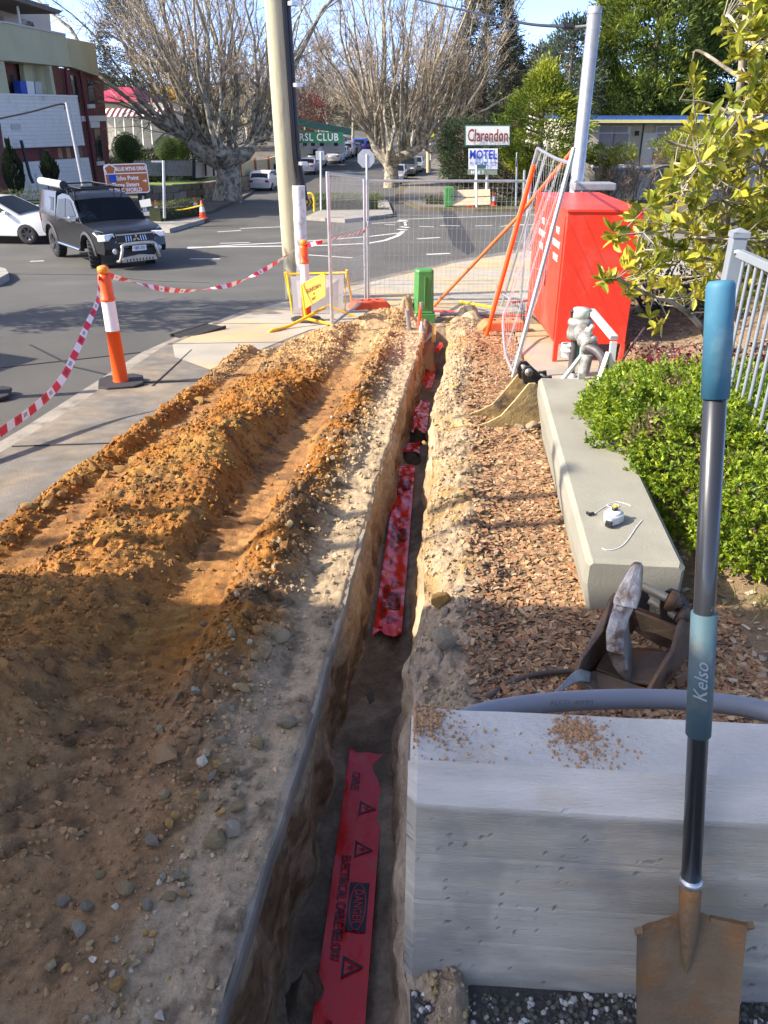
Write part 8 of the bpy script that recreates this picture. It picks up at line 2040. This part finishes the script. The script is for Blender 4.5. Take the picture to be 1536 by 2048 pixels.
def stems(px, py, Y, n, h, wd, label, seed):
    b = at(px, py, Y); q = np.random.default_rng(seed); hs = np.tile(np.array(b), (n, 1)) + np.stack([q.normal(0, wd * .25, n), q.normal(0, .3, n), np.zeros(n)], 1)
    d = np.stack([q.normal(0, .35, n), q.normal(0, .3, n), np.ones(n)], 1); d /= np.linalg.norm(d, axis=1)[:, None]
    return bare_tree('bare_shrub', label, b, [([b - Vector((0, 0, .3)), b + Vector((0, 0, .3))], [.1, .07])], (hs, d, q.uniform(.6, 1, n) * h, q.uniform(.02, .045, n), np.full(n, .02), .2), [(9, .4, .6, .0, .3, 5, .15, .5, .012), (5, .5, .7, 0, .3, 4, .1, .6, .010)], seed, twig=m_twigb, bark=m_twig, cat='shrub')
stems(1195, 402, 43.6, 16, 2.3, 2.4, 'tangle of dark bare stems under the low golden cypress', 81); stems(1255, 404, 43.2, 16, 2.1, 1.6, 'brown bare shrub before the motel ground floor', 82)
evergreen('giant_cypress', 'huge golden green cypress towering behind the motel', 1290, 262, 62, 14.5, [(0, .55), (.1, .85), (.3, 1), (.6, .98), (.85, .8), (1, .4)], 4.3, 2300, 34, .60, .36, MAC, 74, up=.7, gaps=.25)
evergreen('giant_cypress', 'dark cypress behind the big leaved tree at the right edge', 1480, 262, 66, 15, [(0, .6), (.2, 1), (.6, 1), (1, .5)], 4.6, 1800, 30, .65, .36, ((.02, .04, .014), (.10, .14, .035)), 75, up=.6, gaps=.25)
evergreen('pine_tree', 'loose blue green pine left of the huge cypress', 1125, 310, 60, 8.2, [(0, .2), (.25, .6), (.4, 1), (.6, .9), (.8, .6), (1, .1)], 2.5, 460, 24, .5, .26, PINE, 76, up=.6, gaps=.5)
evergreen('feathery_conifer', 'tall olive grey conifer behind the motel sign', 958, 345, 74, 15.5, [(0, .75), (.15, 1), (.4, .92), (.6, .72), (.8, .48), (.93, .25), (1, .05)], 3.5, 1500, 26, .5, .26, OLI, 77, up=.2, droop=.15, gaps=.2)
evergreen('spruce_tree', 'dark layered spruce right of the olive grey conifer', 1008, 330, 84, 12.0, [(0, 1), (.3, .8), (.6, .5), (.85, .25), (1, .03)], 2.6, 700, 24, .5, .28, DRK, 78, up=.0, droop=.25, gaps=.3)
evergreen('dark_evergreen', 'grey green sheoak behind the red roofed house', 288, 300, 78, 11.5, [(0, .4), (.3, .8), (.55, 1), (.8, .75), (1, .3)], 3.2, 900, 24, .55, .26, ((.03, .04, .025), (.09, .10, .06)), 79, up=.5, gaps=.35)
evergreen('dark_shrub', 'dark hedge trees along the far footpath behind the bin', 925, 352, 60, 3.4, [(0, .8), (.5, 1), (.9, .8), (1, .4)], 1.5, 420, 24, .4, .2, DRK, 83)
evergreen('dark_shrub', 'dark undergrowth beneath the golden cypress by the motel sign', 1015, 398, 46, 2.4, [(0, .9), (.5, 1), (1, .5)], 3.0, 520, 24, .4, .2, ((.015, .022, .012), (.045, .06, .02)), 84)
evergreen('garden_tree', 'green clipped trees behind the motel roof', 1250, 250, 62, 2.4, [(0, .9), (.6, 1), (1, .6)], 3.2, 520, 24, .45, .22, ((.05, .09, .02), (.15, .20, .04)), 85)
evergreen('autumn_tree', 'yellow autumn tree behind the ball shrubs', 352, 296, 72, 4.2, [(0, .4), (.4, 1), (.8, .9), (1, .4)], 1.15, 260, 22, .36, .2, ((.40, .24, .02), (.62, .42, .03)), 86)
evergreen('maroon_tree', 'tree with sparse maroon leaves over the club roof', 612, 262, 98, 3.6, [(0, .6), (.5, 1), (1, .4)], 2.8, 240, 16, .5, .24, ((.14, .03, .03), (.26, .07, .06)), 87)
for i, (px, py, Y, h, r_, lab) in enumerate(((120, 330, 95, 9, 5, 'dark evergreen far behind the apartment building'), (470, 292, 118, 7, 5, 'dark evergreens far behind the left plane'), (570, 286, 140, 8, 5, 'evergreen far behind the timber pole'), (780, 285, 170, 7, 6, 'low dark trees closing the end of the street'), (860, 285, 165, 8, 5, 'dark trees at the end of the far footpath'), (1090, 300, 90, 9, 5, 'olive trees behind the golden cypress'), (690, 284, 175, 7, 5, 'far trees above the last parked cars'))):
    evergreen('far_tree', lab, px, py, Y, h, [(0, .8), (.4, 1), (.8, .7), (1, .2)], r_, 420, 22, .8, .42, ((.04, .05, .025), (.11, .11, .06)), 90 + i, gaps=.2)
# distant wood along the skyline
n = 26000; q = np.random.default_rng(99); xx = q.uniform(-190, 190, n); yv = q.uniform(190, 260, n); hh = (7 + 3 * fbm(xx * .05, yv * .02, seed=7, oct=3) - np.abs(xx) * .0) * q.random(n) ** .6
P = np.stack([xx, yv, zg(yv) - .5 + hh], 1)
tag(mesh_leaves('distant_wood', P, q.normal(size=(n, 3)) + np.array([0, 0, .6]), q.uniform(1.2, 2.4, n), q.uniform(.9, 1.8, n), np.array([(.05, .06, .03)]) * q.uniform(.5, 1.6, (n, 1)), m_fol, r=q), 'hazy belt of distant trees along the skyline', 'wood', None, 'stuff')
# ---- far poles
for px, y0_, y1_, Y, r_, mt, lab in ((856, 148, 345, 80, .20, m_timber, 'timber power pole far along the right footpath'),):
    p0, p1 = at(px + 1, y1_, Y), at(px, y0_, Y); o = thing('power_pole', lab, 'pole', p0); MB().tube([p0, p1], [r_ * 1.1, r_ * .85], 10).build('shaft', mt, o, world=True); MB().bar(at(px - 2, 156, Y), at(px + 8, 150, Y), .12, .12).build('cross_arm', mt, o, world=True)
ys_ = thing('warning_sign', 'fluorescent yellow sign on a post by the far footpath', 'sign', at(862, 318, 79)); panel((at(853, 264, 79), at(868, 264, 79), at(868, 274, 79), at(853, 274, 79)), .05, 'plate', M('fluoro_yellow', (.65, .72, .02), .5), ys_); MB().tube([at(860, 262, 79.1), at(861, 320, 79.1)], .05, 6).build('post', m_wtrim, ys_, world=True)
lt_ = thing('lattice_tower', 'small dark lattice frame on the skyline by the far timber pole', 'tower', at(871, 260, 130))
for x_ in (866, 877): MB().tube([at(x_, 190, 130), at(x_, 285, 130)], .10, 6).build('leg', m_trim, lt_, world=True)
for y_ in (190, 205, 225, 245): MB().tube([at(866, y_, 130), at(877, y_, 130)], .08, 6).build('rung', m_trim, lt_, world=True)
# ================================================================== outside the frame, on the left: what throws the shade across the foreground and the road
tk = thing('shade_truck', 'tall white box truck added unseen beyond the left edge to cast the foreground shade', 'truck', (-6.0, .27, -.1), radians(-1))  # added unseen, sized to shade the foreground and leave sunlit ground behind it
MB().box((0, 0, 2.35), (6.0, 2.55, 2.7)).build('box_body', m_wtrim, tk, bevel=.03)
MB().box((-.8, 0, .85), (7.6, 1.1, .25)).build('chassis', m_trim, tk)
for x_ in (-3.4, 1.8):
    for y_ in (-1.05, 1.05): MB().lathe([(.2, -.14), (.48, -.14), (.5, -.1), (.5, .1), (.48, .14), (.2, .14)], 22, (x_, y_, .5), R=Euler((pi / 2, 0, 0)).to_matrix()).build('wheel', m_tyre, tk)
MB().box((-3.9, 0, 1.6), (1.5, 2.2, 1.7)).build('cab', m_wtrim, tk, bevel=.08)
far_car('van', 'white van waiting on the road just outside the left photo edge', Vector((-7.6, 7.1, float(zg(7.1)) + ROAD)), H1, P_WHITE, None)
evergreen('street_tree', 'leafy street tree outside the left photo edge', -420, 640, 10.9, 5.2, [(0, 0), (.35, .1), (.5, .9), (.75, 1), (1, .3)], 1.25, 260, 24, .36, .2, OLI, 190)
for x_, y_, h_, lab in ((-5.35, 2.46, 5.0, 'tall slim steel pole added unseen beyond the left edge to cast a thin shadow'), (-5.6, 2.02, 5.2, 'second slim steel pole added unseen beyond the left edge to cast a thin shadow')):  # both added unseen, to lay two thin shadow bands across the heap
    po = thing('steel_pole', lab, 'pole', (x_, y_, float(zg(y_)) + ROAD)); MB().tube([(0, 0, 0), (0, 0, h_)], .05, 12).build('shaft', m_galv, po); MB().box((0, 0, h_ + .01), (.12, .12, .02)).build('cap', m_galv2, po)
